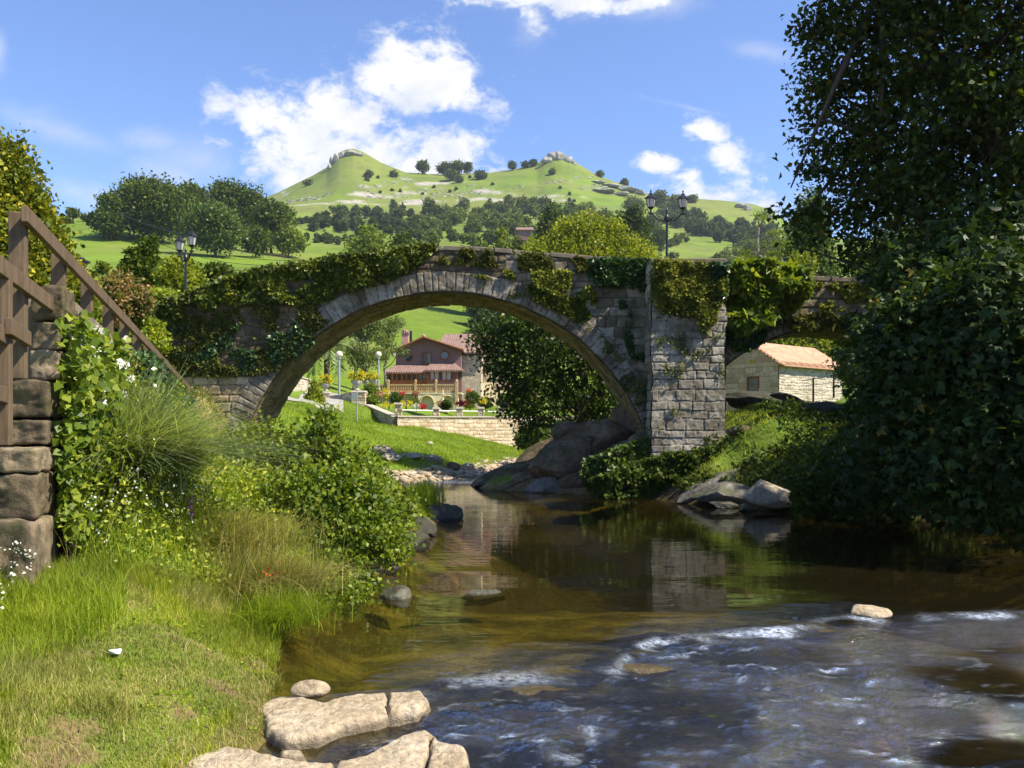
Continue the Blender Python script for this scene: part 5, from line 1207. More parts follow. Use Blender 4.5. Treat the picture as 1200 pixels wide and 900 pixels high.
def euc(px, pyb, pyt, Y, w, lean, label, seed):
    b = P(px, pyb, Y); h = (pyb - pyt) / F * Y; rng = np.random.default_rng(seed)
    L = [((b[0] + lean * rng.uniform(.4, 1) + rng.normal() * w * .3, Y + rng.normal() * w * .3, b[2] + h * rng.uniform(.38, 1)), (w * .2, w * .2, w * .22)) for _ in range(16)]
    make_tree('eucalyptus_tree', label, 'tree', tuple(b), w, h, h * .3, 'tall', 'leaf_euc', 330, 11, .2, .19, seed, E, 'bark_pale', .13, .3, .5, (lean, 0), L, 12, .2)

euc(413, 458, 372, 68, 3.2, .9, 'leaning eucalyptus with a dark slanting trunk, between the two globe lamps', 41); euc(430, 462, 368, 69, 3.0, 0, 'upright eucalyptus with a pale straight trunk beside the second globe lamp', 42); euc(452, 448, 372, 76, 2.6, 0, 'bushy light eucalyptus against the bright slope above the house gallery', 43)
# far farmhouse
Yf = 330; b = P(615, 278, Yf); o = thing('farmhouse', 'tiny distant farmhouse with a terracotta roof among the hillside trees', 'house', b)
m = MB(); m.box(b + (0, 0, .3), (5.6, 6, 4.2)); m.build('wall', M['mauve'], o)
m = MB(); slab(m, b + (-3.4, -3.6, 2.2), b + (3.4, -3.6, 2.2), b + (3.4, 0, 3.8), b + (-3.4, 0, 3.8), .3); slab(m, b + (-3.4, 0, 3.8), b + (3.4, 0, 3.8), b + (3.4, 3.6, 2.2), b + (-3.4, 3.6, 2.2), .3); m.build('roof', M['tiles_front'], o)
for i in (-2, 1): window(o, b[0] + i * 1.3, b[2] + 1.2, .8, .9, b[1] - 3.02, 2, 'oak', 'pane')

# ---------------------------------------------------------------- cottage through the second arch
cA = np.array([17.5, 56.0]); ds_ = np.array([.768, .64]); dg = np.array([-.64, .768])
cot = thing('stone_cottage', 'small sandstone cottage with terracotta roof, seen through the second arch', 'house', (*cA, 3.6))
Lc, Wc = 7.9, 4.6; zb, ze = 3.3, EYE + .0755 * 56
c0, c1, c2, c3 = cA, cA + ds_ * Lc, cA + ds_ * Lc + dg * Wc, cA + dg * Wc
zap = ze + 1.45
m = MB(); m.prism([(*(c0 + dg * .03 + ds_ * .03), zb), (*(c3 - dg * .03 + ds_ * .03), zb), (*(c3 - dg * .03 + ds_ * .03), ze - .05), (*((c0 + c3) / 2 + ds_ * .03), zap - .08), (*(c0 + dg * .03 + ds_ * .03), ze - .05)], (*(ds_ * (Lc - .06)), 0)); m.build('core', M['soffit_plain'], cot)
def keepG(c):
    s = (c[..., :2] - c0) @ dg; top = ze + (zap - ze) * (1 - np.abs(s - Wc / 2) / (Wc / 2)); door = (np.abs(s - 1.95) < .47) & (c[..., 2] < EYE + .059 * 57.5)
    return (c[..., 2] < top - .03) & ~door
masonry('front_wall', plane_map((*c0, 0), (*dg, 0), (*(-ds_), 0)), 0, Wc, zb, zap, .04, (.3, .42), (.4, .9), keepG, M['cottage_front'], cot, seed=81, relief=.02, wob=.015, groove=.014)
masonry('side_wall', plane_map((*c0, 0), (*ds_, 0), (*(-dg), 0)), 0, Lc, zb, ze, .04, (.13, .26), (.18, .45), None, M['cottage_side'], cot, seed=82, relief=.04, wob=.05, groove=.018)
M['tiles_cot'] = tilemat('cottage_tiles', (.38, .18, .10), (.50, .28, .18), (.60, .39, .28), (.768, .64), .22)
m = MB(); ov = .45
for sg, (e_a, e_b) in ((1, (c0, c1)), (-1, (c3, c2))):
    out = -dg * sg; a = e_a - ds_ * ov + out * ov; b2 = e_b + ds_ * .3 + out * ov; r0_ = (c0 + c3) / 2 - ds_ * ov; r1_ = (c1 + c2) / 2 + ds_ * .3; dz = (zap - ze) / (Wc / 2) * ov
    slab(m, (*a, ze - dz + .12), (*b2, ze - dz + .12), (*r1_, zap + .12), (*r0_, zap + .12), .1)
rf = m.build('roof', M['tiles_cot'], cot)
m = MB()
for k in range(30):
    t_ = k / 29; a = c0 - ds_ * ov + ds_ * (Lc + ov + .3) * t_ - dg * (-ov) * 0 + (-dg) * -0; p0 = c0 - ds_ * ov + ds_ * (Lc + ov + .3) * t_ - dg * ov; 
    m.tube([(*p0, ze - dz + .10), (*(p0 + dg * .35), ze - dz + .10 + .22)], .085, 7)
for k in range(12):
    t_ = k / 11; p0 = (c0 - dg * ov) * (1 - t_) + ((c0 + c3) / 2) * t_ - ds_ * (ov + .02); m.tube([(*p0, ze - dz + .13 + (zap - ze + dz) * t_), (*(p0 + ds_ * .4), ze - dz + .13 + (zap - ze + dz) * t_)], .09, 7)
m.build('eave_tiles', M['tiles_cot'], rf, smooth=True)
m = MB(); a = c0 - dg * .32 - ds_ * .3; b2 = c1 - dg * .32; m.prism([(*a, ze - .2), (*b2, ze - .2), (*b2, ze - .06), (*a, ze - .06)], (*(dg * .28), 0)); m.build('eave_beam', M['pine_rail'], cot)
dc = c0 + dg * 1.95; zd1 = EYE + .059 * 57.5
m = MB(); axd = [[*dg, 0], [*(-ds_), 0], [0, 0, 1]]; m.box((*(dc + ds_ * .12), (zb + zd1) / 2), (.84, .08, zd1 - zb), axd); door = m.build('door', M['oak'], cot)
m = MB()
for s_ in (-.44, .44): m.box((*(dc + dg * s_ + ds_ * .03), (zb + zd1) / 2), (.09, .16, zd1 - zb), axd)
m.box((*(dc + ds_ * .03), zd1 - .045), (.80, .16, .09), axd); m.build('door_frame', M['oak'], cot)
m = MB(); m.box((*(dc - ds_ * -.06), zd1 - .52), (.05, .05, .9), axd); m.build('door_mullion', M['oak'], door)
for s_, zz, w_, h_ in ((0, -.30, .62, .26), (-.19, -.56, .24, .22), (.2, -.56, .22, .22)):
    m = MB(); m.box((*(dc + dg * -s_ + ds_ * .06), zd1 + zz), (w_, .02, h_), axd); m.build('notice', M['paper'], door)
m = MB(); pc = c0 + dg * 2.0; m.box((*(pc - ds_ * .07), EYE + .0765 * 57.5), (.5, .05, .22), axd); m.build('plaque', M['ochre_sign'], cot, bevel=.02)
# fence wire with tape in front of the cottage
o = thing('wire_fence', 'thin wire fence with striped tape strung in front of the cottage', 'fence', P(977, 464, 47)); 
for px, py in ((953, 467), (977, 462), (1010, 457)):
    b = P(px, py, 47); m = MB(); m.tube([b - (0, 0, .2), b + (0, 0, 1.15)], [.055, .05], 7); m.build('post', M['fence_wood'], o)
m = MB(); A, B, C_ = P(940, 446, 47), P(977, 439, 47), P(1012, 434, 47)
m.tube([A, (A + B) / 2 + (0, 0, -.05), B, (B + C_) / 2 + (0, 0, -.05), C_], .025, 5); m.tube([A + (0, 0, -.3), B + (0, 0, -.45), C_ + (0, 0, -.3)], .012, 4); m.build('wire', M['tape'], o)
# ---------------------------------------------------------------- ivy and other growth on the bridge
def wall_leaves(name, label, poly, Yp, n, leaf, mat, thick=.25, seed=1, nzs=.03, thr=-.1, cat='ivy', stuff=False, lobes=1, hang=.5, extra=None, kind=None, clump=0):
    rng = np.random.default_rng(seed); q = poly_sample(poly, n, rng)
    nz = fbm(q[:, 0] * nzs, q[:, 1] * nzs, 0, 3, seed) ; q = q[nz > thr]
    if clump:
        k = rng.choice(len(q), max(8, len(q) // clump)); q = q[np.repeat(k, clump)] + rng.normal(size=(len(k) * clump, 2)) * leaf * 22
    nz = fbm(q[:, 0] * nzs * 1.5, q[:, 1] * nzs * 1.5, 0, 2, seed + 1)
    d = rng.random(len(q)) * thick * (.6 + nz); Y = Yp - .06 - np.maximum(d, 0)
    pos = np.stack([(q[:, 0] - 600) / F * Yp, Y, EYE + (500 - q[:, 1]) / F * Yp], 1)
    o = leaves_obj(name, leaf_geo(pos, leaf, rng, .8, (0, -.35, -hang), .8, normal=(0, -1.0, .6), lobes=lobes, nspread=.7), M[mat])
    return tagit(o, label, cat, None, kind)
wall_leaves('ivy', 'long mantle of leafy ivy on the bridge from its left end to the arch crown', [(188, 362), (240, 341), (300, 321), (360, 312), (420, 301), (470, 292), (515, 289), (500, 300), (485, 314), (455, 328), (425, 336), (400, 344), (375, 352), (350, 356), (320, 352), (285, 356), (240, 362), (200, 378), (186, 378)], YB, 22000, .15, 'leaf_ivy', .38, 301, thr=-.22)
wall_leaves('ivy', 'leafy top fringe of ivy growing over the coping on the left half of the bridge', [(190, 358), (240, 337), (300, 317), (360, 308), (420, 297), (470, 290), (510, 287), (505, 298), (470, 303), (420, 312), (360, 323), (300, 333), (240, 352), (200, 370)], YB + .1, 9000, .16, 'leaf_ivy', .45, 302, thr=-.35)
wall_leaves('creeper', 'thin brown-green creeper over the dark wall left of the arch, below the leafy ivy', [(186, 375), (300, 360), (400, 345), (390, 372), (350, 410), (330, 432), (300, 440), (240, 442), (186, 438)], YB, 16000, .09, 'moss_brown', .12, 303, nzs=.05, thr=.0, cat='creeper')
wall_leaves('creeper', 'green creeper shoots hanging down the dark wall above the left haunch', [(200, 385), (345, 375), (370, 400), (340, 430), (322, 425), (290, 440), (230, 425), (205, 415)], YB, 9000, .10, 'leaf_ivy_dark', .14, 304, nzs=.045, thr=.02, cat='creeper')
wall_leaves('creeper', 'dry moss and wiry plants along the parapet at the crown of the arch', [(500, 291), (560, 292), (640, 298), (700, 303), (700, 318), (640, 318), (560, 310), (500, 308)], YB, 9000, .09, 'moss_brown', .14, 305, nzs=.05, thr=-.05, cat='moss')
wall_leaves('creeper', 'patchy yellowish moss just above the arch stones right of the crown', [(495, 308), (520, 306), (600, 318), (612, 335), (590, 334), (550, 322), (500, 318)], YB, 5000, .08, 'moss', .12, 306, nzs=.06, thr=.03, cat='moss')
wall_leaves('creeper', 'bushy yellow-green growth in the middle of the right spandrel', [(622, 320), (665, 318), (690, 335), (700, 348), (680, 350), (650, 345), (628, 338)], YB, 5500, .11, 'moss', .3, 307, thr=-.1, cat='creeper')
wall_leaves('creeper', 'dark leafy creeper under the yellow-green growth, over the right arch stones', [(618, 335), (660, 340), (700, 350), (690, 372), (682, 378), (650, 362), (625, 352)], YB, 5000, .12, 'leaf_ivy', .18, 308, thr=-.03)
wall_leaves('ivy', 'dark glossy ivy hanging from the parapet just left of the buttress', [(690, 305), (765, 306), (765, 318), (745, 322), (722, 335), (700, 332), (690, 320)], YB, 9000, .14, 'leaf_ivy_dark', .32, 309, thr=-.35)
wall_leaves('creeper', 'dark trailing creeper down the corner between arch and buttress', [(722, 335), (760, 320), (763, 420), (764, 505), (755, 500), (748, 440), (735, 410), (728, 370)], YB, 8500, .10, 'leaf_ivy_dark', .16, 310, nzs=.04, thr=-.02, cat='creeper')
wall_leaves('creeper', 'shaggy dry moss draped over the top of the buttress', [(766, 306), (846, 312), (846, 345), (838, 372), (826, 388), (818, 372), (790, 362), (770, 366), (764, 330)], 26.95, 15000, .10, 'moss', .36, 311, nzs=.035, thr=-.06, cat='moss', clump=5)
wall_leaves('creeper', 'darker brown moss among the shaggy moss on the buttress top', [(766, 310), (846, 314), (846, 352), (820, 370), (780, 368), (766, 350)], 26.95, 12000, .09, 'moss_brown', .2, 312, nzs=.045, thr=.0, cat='moss', clump=5)
wall_leaves('ivy', 'small dark ivy knot at the top right corner of the buttress', [(832, 310), (850, 312), (850, 345), (840, 352), (833, 335)], 26.95, 2500, .13, 'leaf_ivy_dark', .25, 313, thr=-.4)
wall_leaves('creeper', 'scattered small plants rooted in the joints of the buttress face', [(766, 370), (846, 370), (848, 480), (770, 505)], 26.95, 5200, .06, 'leaf_ivy', .06, 314, nzs=.06, thr=.2, cat='plants')
wall_leaves('creeper', 'small plants rooted in the arch stones and joints right of the crown', [(560, 322), (640, 345), (700, 385), (760, 450), (762, 500), (745, 480), (700, 410), (640, 360), (560, 340)], YB - .05, 4000, .06, 'leaf_ivy', .06, 315, nzs=.06, thr=.2, cat='plants')
wall_leaves('fig_bush', 'bright fig bush sprawling over the parapet right of the buttress', [(852, 316), (880, 308), (915, 312), (940, 322), (942, 345), (925, 362), (900, 372), (880, 384), (862, 390), (850, 380)], YB - .15, 5200, .30, 'leaf_bush', .95, 316, thr=-.35, lobes=3, cat='bush')
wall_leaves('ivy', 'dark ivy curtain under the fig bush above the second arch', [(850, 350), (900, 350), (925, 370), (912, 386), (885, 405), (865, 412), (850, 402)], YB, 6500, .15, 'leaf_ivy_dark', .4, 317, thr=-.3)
wall_leaves('creeper', 'yellow-brown moss on the parapet between fig bush and dark tree', [(938, 330), (1010, 334), (1060, 340), (1050, 362), (1000, 366), (940, 362)], YB, 9000, .09, 'moss', .16, 318, nzs=.05, thr=-.05, cat='moss')
wall_leaves('creeper', 'hanging brown moss along the rim of the second arch', [(915, 376), (960, 366), (1040, 370), (1080, 385), (1090, 398), (1030, 392), (975, 386), (930, 388)], YB - .02, 8000, .11, 'moss_brown', .2, 319, nzs=.05, thr=-.15, cat='moss')

# ---------------------------------------------------------------- lamps on the bridge
def double_lamp(base, rot, label, hgt=0.0, name='street_lamp'):
    b = np.array(base, float); o = thing(name, label, 'street lamp', b, 'double lantern street lamps'); c, s = math.cos(rot), math.sin(rot)
    m = MB(); m.lathe(b, [(.16, 0), (.16, .12), (.11, .18), (.11, .55), (.075, .62), (.05, .75), (.045, 1.6), (.06, 1.64), (.045, 1.7), (.042, 2.74), (.075, 2.8), (.08, 2.92), (.05, 3.0), (.035, 3.12), (.05, 3.17), (.008, 3.26)], 12)
    m.build('post', M['iron'], o, smooth=False)
    for sg in (-1, 1):
        u = np.array([c, s, 0]) * sg; m = MB(); m.tube([b + u * r + (0, 0, z) for r, z in ((.04, 2.86), (.18, 2.80), (.32, 2.84), (.43, 2.95), (.50, 3.02), (.57, 3.02), (.60, 3.06))], [.034, .032, .03, .028, .026, .026, .02], 7)
        m.tube([b + u * r + (0, 0, z) for r, z in ((.12, 2.80), (.2, 2.9), (.3, 2.93), (.36, 2.88))], .014, 5); m.build('arm', M['iron'], o, smooth=True)
        q = b + u * .575; ln = MB()
        ln.lathe(q, [(.07, 3.02), (.09, 3.04), (.03, 3.08), (.03, 3.17), (.06, 3.2), (.115, 3.24), (.115, 3.26)], 10)
        for k in range(6):
            a = k * PI / 3 + rot; p0 = q + (.112 * math.cos(a), .112 * math.sin(a), 3.25); p1 = q + (.178 * math.cos(a), .178 * math.sin(a), 3.55); ln.tube([p0, p1], .011, 4)
        lo = ln.build('lantern', M['iron'], o)
        g = MB(); g.lathe(q, [(.1, 3.255), (.163, 3.545)], 6); g.build('glass', M['opal'], lo)
        k_ = MB(); k_.lathe(q, [(.2, 3.545), (.21, 3.565), (.13, 3.66), (.07, 3.70), (.07, 3.735), (.03, 3.76), (.02, 3.80), (.035, 3.83), (.005, 3.88)], 6); k_.build('cap', M['iron'], lo)
    return o
double_lamp(((781.5 - 600) * .0302, 30.2, 6.70), 0.05, 'black two-lantern lamp standing on the bridge over the buttress, against the hill')
double_lamp(((222.5 - 600) * .031, 30.6, 5.36), PI * .73, 'black two-lantern lamp at the low left end of the bridge')

# ---------------------------------------------------------------- rocks
import bmesh
def rock_geo(c, dims, seed, rot=(0, 0, 0), sub=4, cuts=12, rough=.10):
    bm = bmesh.new(); bmesh.ops.create_icosphere(bm, subdivisions=sub, radius=1.0)
    V = np.array([v.co[:] for v in bm.verts]); Fq = np.array([[v.index for v in f.verts] for f in bm.faces]); bm.free()
    rng = np.random.default_rng(seed); N = unit(rng.normal(size=(cuts, 3))); dd = rng.uniform(.55, .92, cuts)
    V = unit(V); r = np.ones(len(V))
    for n, d in zip(N, dd):
        k = V @ n; r = np.where(k > .05, np.minimum(r, d / np.maximum(k, .05)), r)
    V = V * r[:, None]; V = V * (1 + rough * fbm(V[:, 0] * 2.2 + seed, V[:, 1] * 2.2, V[:, 2] * 2.2, 4, seed)[:, None] + rough * .35 * fbm(V[:, 0] * 9, V[:, 1] * 9, V[:, 2] * 9 + seed, 2, seed)[:, None])
    V = V * np.array(dims) / 2
    from mathutils import Euler
    R = np.array(Euler([math.radians(a) for a in rot]).to_matrix()); return V @ R.T + np.array(c), Fq
def rock(name, label, c, dims, seed, mat, rot=(0, 0, 0), sub=4, cuts=12, rough=.10, parent=None, group=None, cat='rock'):
    V, Fq = rock_geo(c, dims, seed, rot, sub, cuts, rough); o = nmesh(name, V, Fq, M[mat], parent, smooth=True)
    o.data.set_sharp_from_angle(angle=math.radians(38))
    if parent is None: tagit(o, label, cat, group)
    return o
rk = thing('rock_outcrop', 'big tilted brown rock outcrop carrying the right foot of the main arch', 'rock', (2.2, 29.5, 0))
for c, d, s, r in [(P(655, 541, 29.8), (3.6, 2.6, 1.5), 1, (8, -32, 10)), (P(700, 527, 30.4), (3.0, 2.8, 2.4), 2, (0, -38, -8)), (P(742, 505, 31.0), (2.2, 2.4, 2.8), 3, (0, -20, 0)), (P(622, 560, 30.2), (3.2, 1.8, .9), 4, (0, -24, 6)),
                   (P(690, 556, 29.0), (3.0, 1.8, 1.3), 5, (0, -26, 0)), (P(736, 546, 28.8), (2.2, 2.0, 1.9), 6, (0, -12, 20)), (P(668, 520, 31.6), (1.6, 1.6, 1.8), 7, (0, -40, 0)), (P(596, 562, 32), (3.6, 2.6, 1.2), 8, (0, -24, 0)), (P(640, 543, 33), (3.2, 2.6, 1.8), 9, (0, -34, 0)), (P(612, 566, 30.4), (1.8, 1.2, .9), 10, (0, -12, 15)), (P(672, 568, 28.6), (1.8, 1.2, .8), 12, (0, -18, 0)), (P(760, 535, 27.9), (1.8, 1.4, 1.8), 13, (0, 10, 0))]:
    rock('slab', None, c, d, s, 'rock_brown', r, parent=rk, rough=.13)
rock('boulder', 'smooth grey boulder at the waterline below the brown outcrop', P(640, 572, 28.6), (1.5, 1.0, .75), 21, 'rock_grey', (0, -8, 0))
rock('boulder', 'low black wet rock at the far left tip of the outcrop', P(580, 569, 31), (1.5, .9, .5), 22, 'rock_dark')
rock('boulder', 'long pale tilted slab running into the water below the right bank', P(830, 572, 24.6), (2.6, .9, .6), 23, 'rock_grey', (0, -22, 12))
rock('boulder', 'broad pale grey rock at the water edge under the right bank', P(852, 580, 23.6), (2.1, 1.3, .75), 24, 'rock_grey', (0, -6, 0))
rock('boulder', 'brown and white block of rock with a sunlit end at the right bank waterline', P(907, 581, 22.2), (1.7, 1.1, .85), 25, 'rock_shore', (0, 8, 0))
rock('boulder', 'small low rock lying in the water just off the right bank', P(848, 592, 23.2), (.9, .5, .3), 26, 'rock_wet')
rock('boulder', 'small rock between the long slab and the sunlit block', P(875, 596, 22.2), (.6, .45, .26), 27, 'rock_wet')
rock('boulder', 'large black boulder lying in front of the cottage door', P(886, 469, 32.5), (2.7, 1.5, .85), 28, 'rock_dark', (0, 4, 0))
rock('boulder', 'smaller black boulder beside the large one, before the cottage corner', P(922, 470, 32.3), (1.4, 1.2, .8), 29, 'rock_dark', (0, 6, 0))
rock('boulder', 'long dark rock ledge sloping across the bank under the second arch', P(930, 486, 28.6), (4.0, 1.5, .8), 30, 'rock_dark', (0, -12, -5), cuts=16)
rock('boulder', 'small dark rock on the sunlit grass beside the buttress foot', (7.0, 26.4, float(H(7.0, 26.4)) + .1), (.9, .6, .4), 31, 'rock_brown', (0, -10, 0))
rock('boulder', 'black pointed rock standing in the shallow water below the bushes', (-1.44, 10.7, .05), (.46, .4, .34), 32, 'rock_wet', (0, 12, 0))
rock('boulder', 'low mossy rounded rock out in the stream beside the pointed black one', (-.36, 11.0, .0), (.55, .4, .22), 33, 'rock_wet')
rock('boulder', 'dark rock at the bank tip with a tuft of grass on top', (-2.0, 20.3, .12), (1.7, 1.3, .75), 34, 'rock_dark')
rock('boulder', 'dark slanting rock in the middle of the left waterside rocks', (-1.95, 17.3, .12), (1.0, .9, .6), 35, 'rock_dark', (0, 22, 0))
rock('boulder', 'mossy low rock at the left waterline, half under the bushes', (-2.0, 15.6, .06), (1.3, .9, .5), 36, 'rock_dark')
rock('boulder', 'dark blue-grey wet rock under the lowest bush branches', (-2.1, 12.9, .08), (.9, .7, .45), 37, 'rock_dark')
rock('boulder', 'brown upright rock at the foot of the bush by the water', (-2.25, 11.6, .1), (.5, .5, .55), 38, 'rock_shore')
rock('boulder', 'pale rounded stone behind the big foreground slabs', (-1.62, 6.85, .09), (.32, .24, .15), 39, 'rock_pale', cuts=5, rough=.05)
rock('river_rock', 'small pale rock breaking the surface at the right end of the rapid', (4.05, 9.72, .06), (.55, .34, .24), 40, 'rock_pale', cuts=7)
for i, (x, y, z, a, b_, h_, lab) in enumerate([(.2, 7.1, -.06, 1.1, .5, .17, 'golden submerged slab at the left end of the rapid'), (1.1, 7.75, -.04, .85, .34, .16, 'flat wet slab under the smooth tongue of water'), (2.3, 8.15, -.07, .9, .35, .14, 'golden submerged stone in the middle of the rapid'),
        (3.0, 9.2, -.03, 1.6, .34, .15, 'long ledge under the white lip of the rapid'), (1.4, 8.9, -.03, 1.2, .3, .15, 'left end of the ledge under the white lip of the rapid'), (-.75, 10.9, -.04, .9, .25, .12, 'yellowish submerged ledge between the two rocks in the stream'), (4.1, 7.6, -.11, .8, .4, .16, 'brown submerged stone at the right of the rapid'), (.3, 6.0, -.12, .9, .5, .2, 'pale brown submerged stone beside the foreground slabs')]):
    rock('river_rock', lab, (x, y, z), (a, b_, h_), 50 + i, 'rock_gold', (0, 0, 12 * (i % 3) - 10), cuts=8, rough=.08)
for i, (px, py, w_, h_, lab) in enumerate([(503, 521, .42, .3, 'small light grey stone alone on the riverside lawn'), (449, 532, 1.0, .6, 'pale flat rock at the left of the stones on the lawn'), (459, 540, 1.1, .5, 'brown rock ledge below the pale one on the lawn'), (483, 537, 1.1, .35, 'flat stone bedded in the lawn right of the brown ledge'),
        (507, 542, .95, .6, 'rounded brown boulder at the bottom of the lawn'), (511, 551, .55, .4, 'pale block between the rounded boulder and the water'), (531, 550, .7, .5, 'dark boulder on the stony shore'), (546, 549, .8, .45, 'pale boulder right of the dark one on the stony shore'), (497, 557, .6, .3, 'low pale stone at the left end of the stony shore')]):
    Y = float(np.nanmin(ray_many([(px, py)], 30, 60, 400))) if True else 0
    if not np.isfinite(Y): Y = 38
    x = (px - 600) / F * Y; rock('boulder', lab, (x, Y, float(H(x, Y)) + h_ * .18), (w_, w_ * .8, h_), 70 + i, 'rock_shore' if i != 6 else 'rock_brown', sub=3, cuts=9)
# shingle on the far shore, more stones than one could count
rng = np.random.default_rng(9); VV, FF, b0 = [], [], 0
xy = rng.uniform((-6, 32), (6, 62), (9000, 2)); sd = river_sd(xy[:, 0], xy[:, 1]); k = (sd > -.3) & (sd < 1.4 * rng.random(9000) + .1) & (xy[:, 0] < .23 * (xy[:, 1] - 30) + .0)
xy = xy[k][:900]
for i, (x, y) in enumerate(xy):
    s = rng.uniform(.1, .34) * (1 if rng.random() < .85 else 1.8); V, Fq = rock_geo((x, y, float(H(x, y)) + s * .1), (s * 1.3, s, s * .6), i, (rng.uniform(-15, 15), rng.uniform(-15, 15), rng.uniform(0, 360)), 2, 11, .14); VV.append(V); FF.append(Fq + b0); b0 += len(V)
o = nmesh('shore_shingle', np.concatenate(VV), np.concatenate(FF), M['rock_shingle']); tagit(o, 'pale shingle along the far water edge', 'stones', None, 'stuff')
# limestone crags on the two summits and outcrops on the slopes
for nm, lab, items in [('summit_crag', 'dark limestone crag on the left summit', [(389, 190, 5, 11), (394, 186, 8, 10), (401, 182, 12, 9), (410, 180, 12, 7), (419, 181, 10, 6), (386, 196, 5, 7)]),
                       ('summit_crag', 'pale grey limestone crag crowning the right summit', [(640, 188, 14, 9), (648, 185, 12, 11), (656, 184, 12, 11), (664, 187, 10, 9), (671, 191, 9, 6)]),
                       ('cliff_band', 'rocky terraces on the right shoulder of the right summit', [(700, 214, 20, 3), (716, 218, 22, 5), (733, 222, 24, 6), (748, 226, 18, 6), (706, 224, 26, 4), (728, 228, 22, 4)]),
                       ('limestone_knoll', 'small limestone knoll at the right end of the ridge', [(868, 242, 12, 6), (876, 244, 8, 8), (897, 250, 9, 7), (905, 256, 8, 8)])]:
    Yc = 985.0; o = thing(nm, lab, 'rock', ((items[0][0] - 600) * Yc / 1000, Yc, 0))
    for i, (px, py, w_, h_) in enumerate(items):
        Y = ray(px, py + h_ * .3) or Yc; Y = min(max(Y, 700), 1000); c = P(px, py, Y); rock('crag', None, c, (w_ / F * Y * 1.3, w_ / F * Y, h_ / F * Y * 1.35), 400 + i + len(lab), 'limestone', parent=o, sub=3, cuts=16, rough=.22)
# limestone litter across the slope between the summits
rng = np.random.default_rng(19); pp = []
for (x0, y0, x1, y1, sp, n) in [(335, 238, 395, 226, 1.5, 60), (420, 222, 480, 212, 3, 90), (430, 232, 580, 226, 3.2, 190), (480, 224, 560, 220, 2, 60), (600, 222, 700, 205, 1.5, 60), (680, 222, 740, 214, 2, 70)]:
    t_ = rng.random(n); pp += list(zip(x0 + (x1 - x0) * t_, y0 + (y1 - y0) * t_ + rng.normal(size=n) * sp))
Ys = ray_many(pp, 300, 1000, 260); VV, FF, b0 = [], [], 0
for i, ((px, py), Y) in enumerate(zip(pp, Ys)):
    if not np.isfinite(Y): continue
    c = P(px, py, Y); s = rng.uniform(1.2, 3.6); V, Fq = rock_geo(c, (s * 2.2, s, s * .7), i, (0, 0, 0), 1, 6, .1); VV.append(V); FF.append(Fq + b0); b0 += len(V)
o = nmesh('limestone_rubble', np.concatenate(VV), np.concatenate(FF), M['limestone']); tagit(o, 'pale limestone outcrops strewn over the slopes under both summits', 'rocks', None, 'stuff')

# foreground slabs
def slab_rock(label, poly, top, seed, tilt=(0, 0), crack=None, sag=.0):
    poly = [tuple(p) for p in poly]; A = np.array(poly); lo, hi = A.min(0) - .15, A.max(0) + .15; ds = .014
    xs, ys = np.arange(lo[0], hi[0], ds), np.arange(lo[1], hi[1], ds); YY, XX = np.meshgrid(ys, xs, indexing='ij')
    wx = XX + fbm(XX * 4, YY * 4, 0, 3, seed) * .06; wy = YY + fbm(XX * 4, YY * 4, 0, 3, seed + 1) * .05
    d = segdist(wx, wy, poly); d = np.where(inside(wx, wy, poly), d, -d); c = A.mean(0)
    z = top + (XX - c[0]) * tilt[0] + (YY - c[1]) * tilt[1] + fbm(XX * 2.2, YY * 2.2, 0, 3, seed + 2) * .03 + fbm(XX * 14, YY * 14, 0, 3, seed + 3) * .012
    lay = np.abs(fbm(XX * 1.1 + YY * 2.3, YY * 3.5, 0, 2, seed + 4)); z = z - .045 * sstep(.05, .0, lay)
    if crack is not None:
        for a, b_ in crack: z = z - .07 * sstep(.022, .0, segdist(wx, wy, [a, b_], False))
    edge = 1 - (1 - np.clip(d / .11, 0, 1)) ** 2.4; z = -.34 + (z + .34) * edge
    kf = (d[:-1, :-1] > -.01); V = np.stack([XX, YY, z], -1).reshape(-1, 3); Fq = grid_faces(len(ys), len(xs), kf); V, Fq, _ = prune(V, Fq)
    o = nmesh('stone_slab', V, Fq, M['rock_pale'], smooth=True); return tagit(o, label, 'rock')
def gp(px, py, z=.08): Y = (EYE - z) * 1000 / (py - 500); return ((px - 600) / F * Y, Y)
slab_rock('upper pale sandstone slab reaching into the stream, behind the gap of running water', [gp(*q) for q in ((290, 828), (320, 812), (352, 808), (385, 820), (420, 812), (470, 811), (500, 806), (512, 822), (498, 838), (455, 842), (410, 853), (375, 866), (330, 868), (298, 858))], .095, 401, (.02, .0), [(gp(458, 812), gp(452, 850))])
slab_rock('wide pale sandstone slab nearest the camera, its tip in the water', [gp(*q) for q in ((185, 905), (225, 884), (275, 872), (330, 882), (378, 893), (425, 876), (470, 858), (508, 850), (530, 866), (558, 874), (564, 890), (545, 925), (500, 960), (420, 990), (190, 990))], .10, 402, (-.0, .0), [(gp(390, 870), gp(392, 925)), (gp(508, 866), gp(498, 940))])
slab_rock('small low slab bridging the gap between the two large ones', [gp(*q) for q in ((318, 876), (350, 868), (372, 872), (375, 884), (350, 890), (322, 888))], .07, 403)

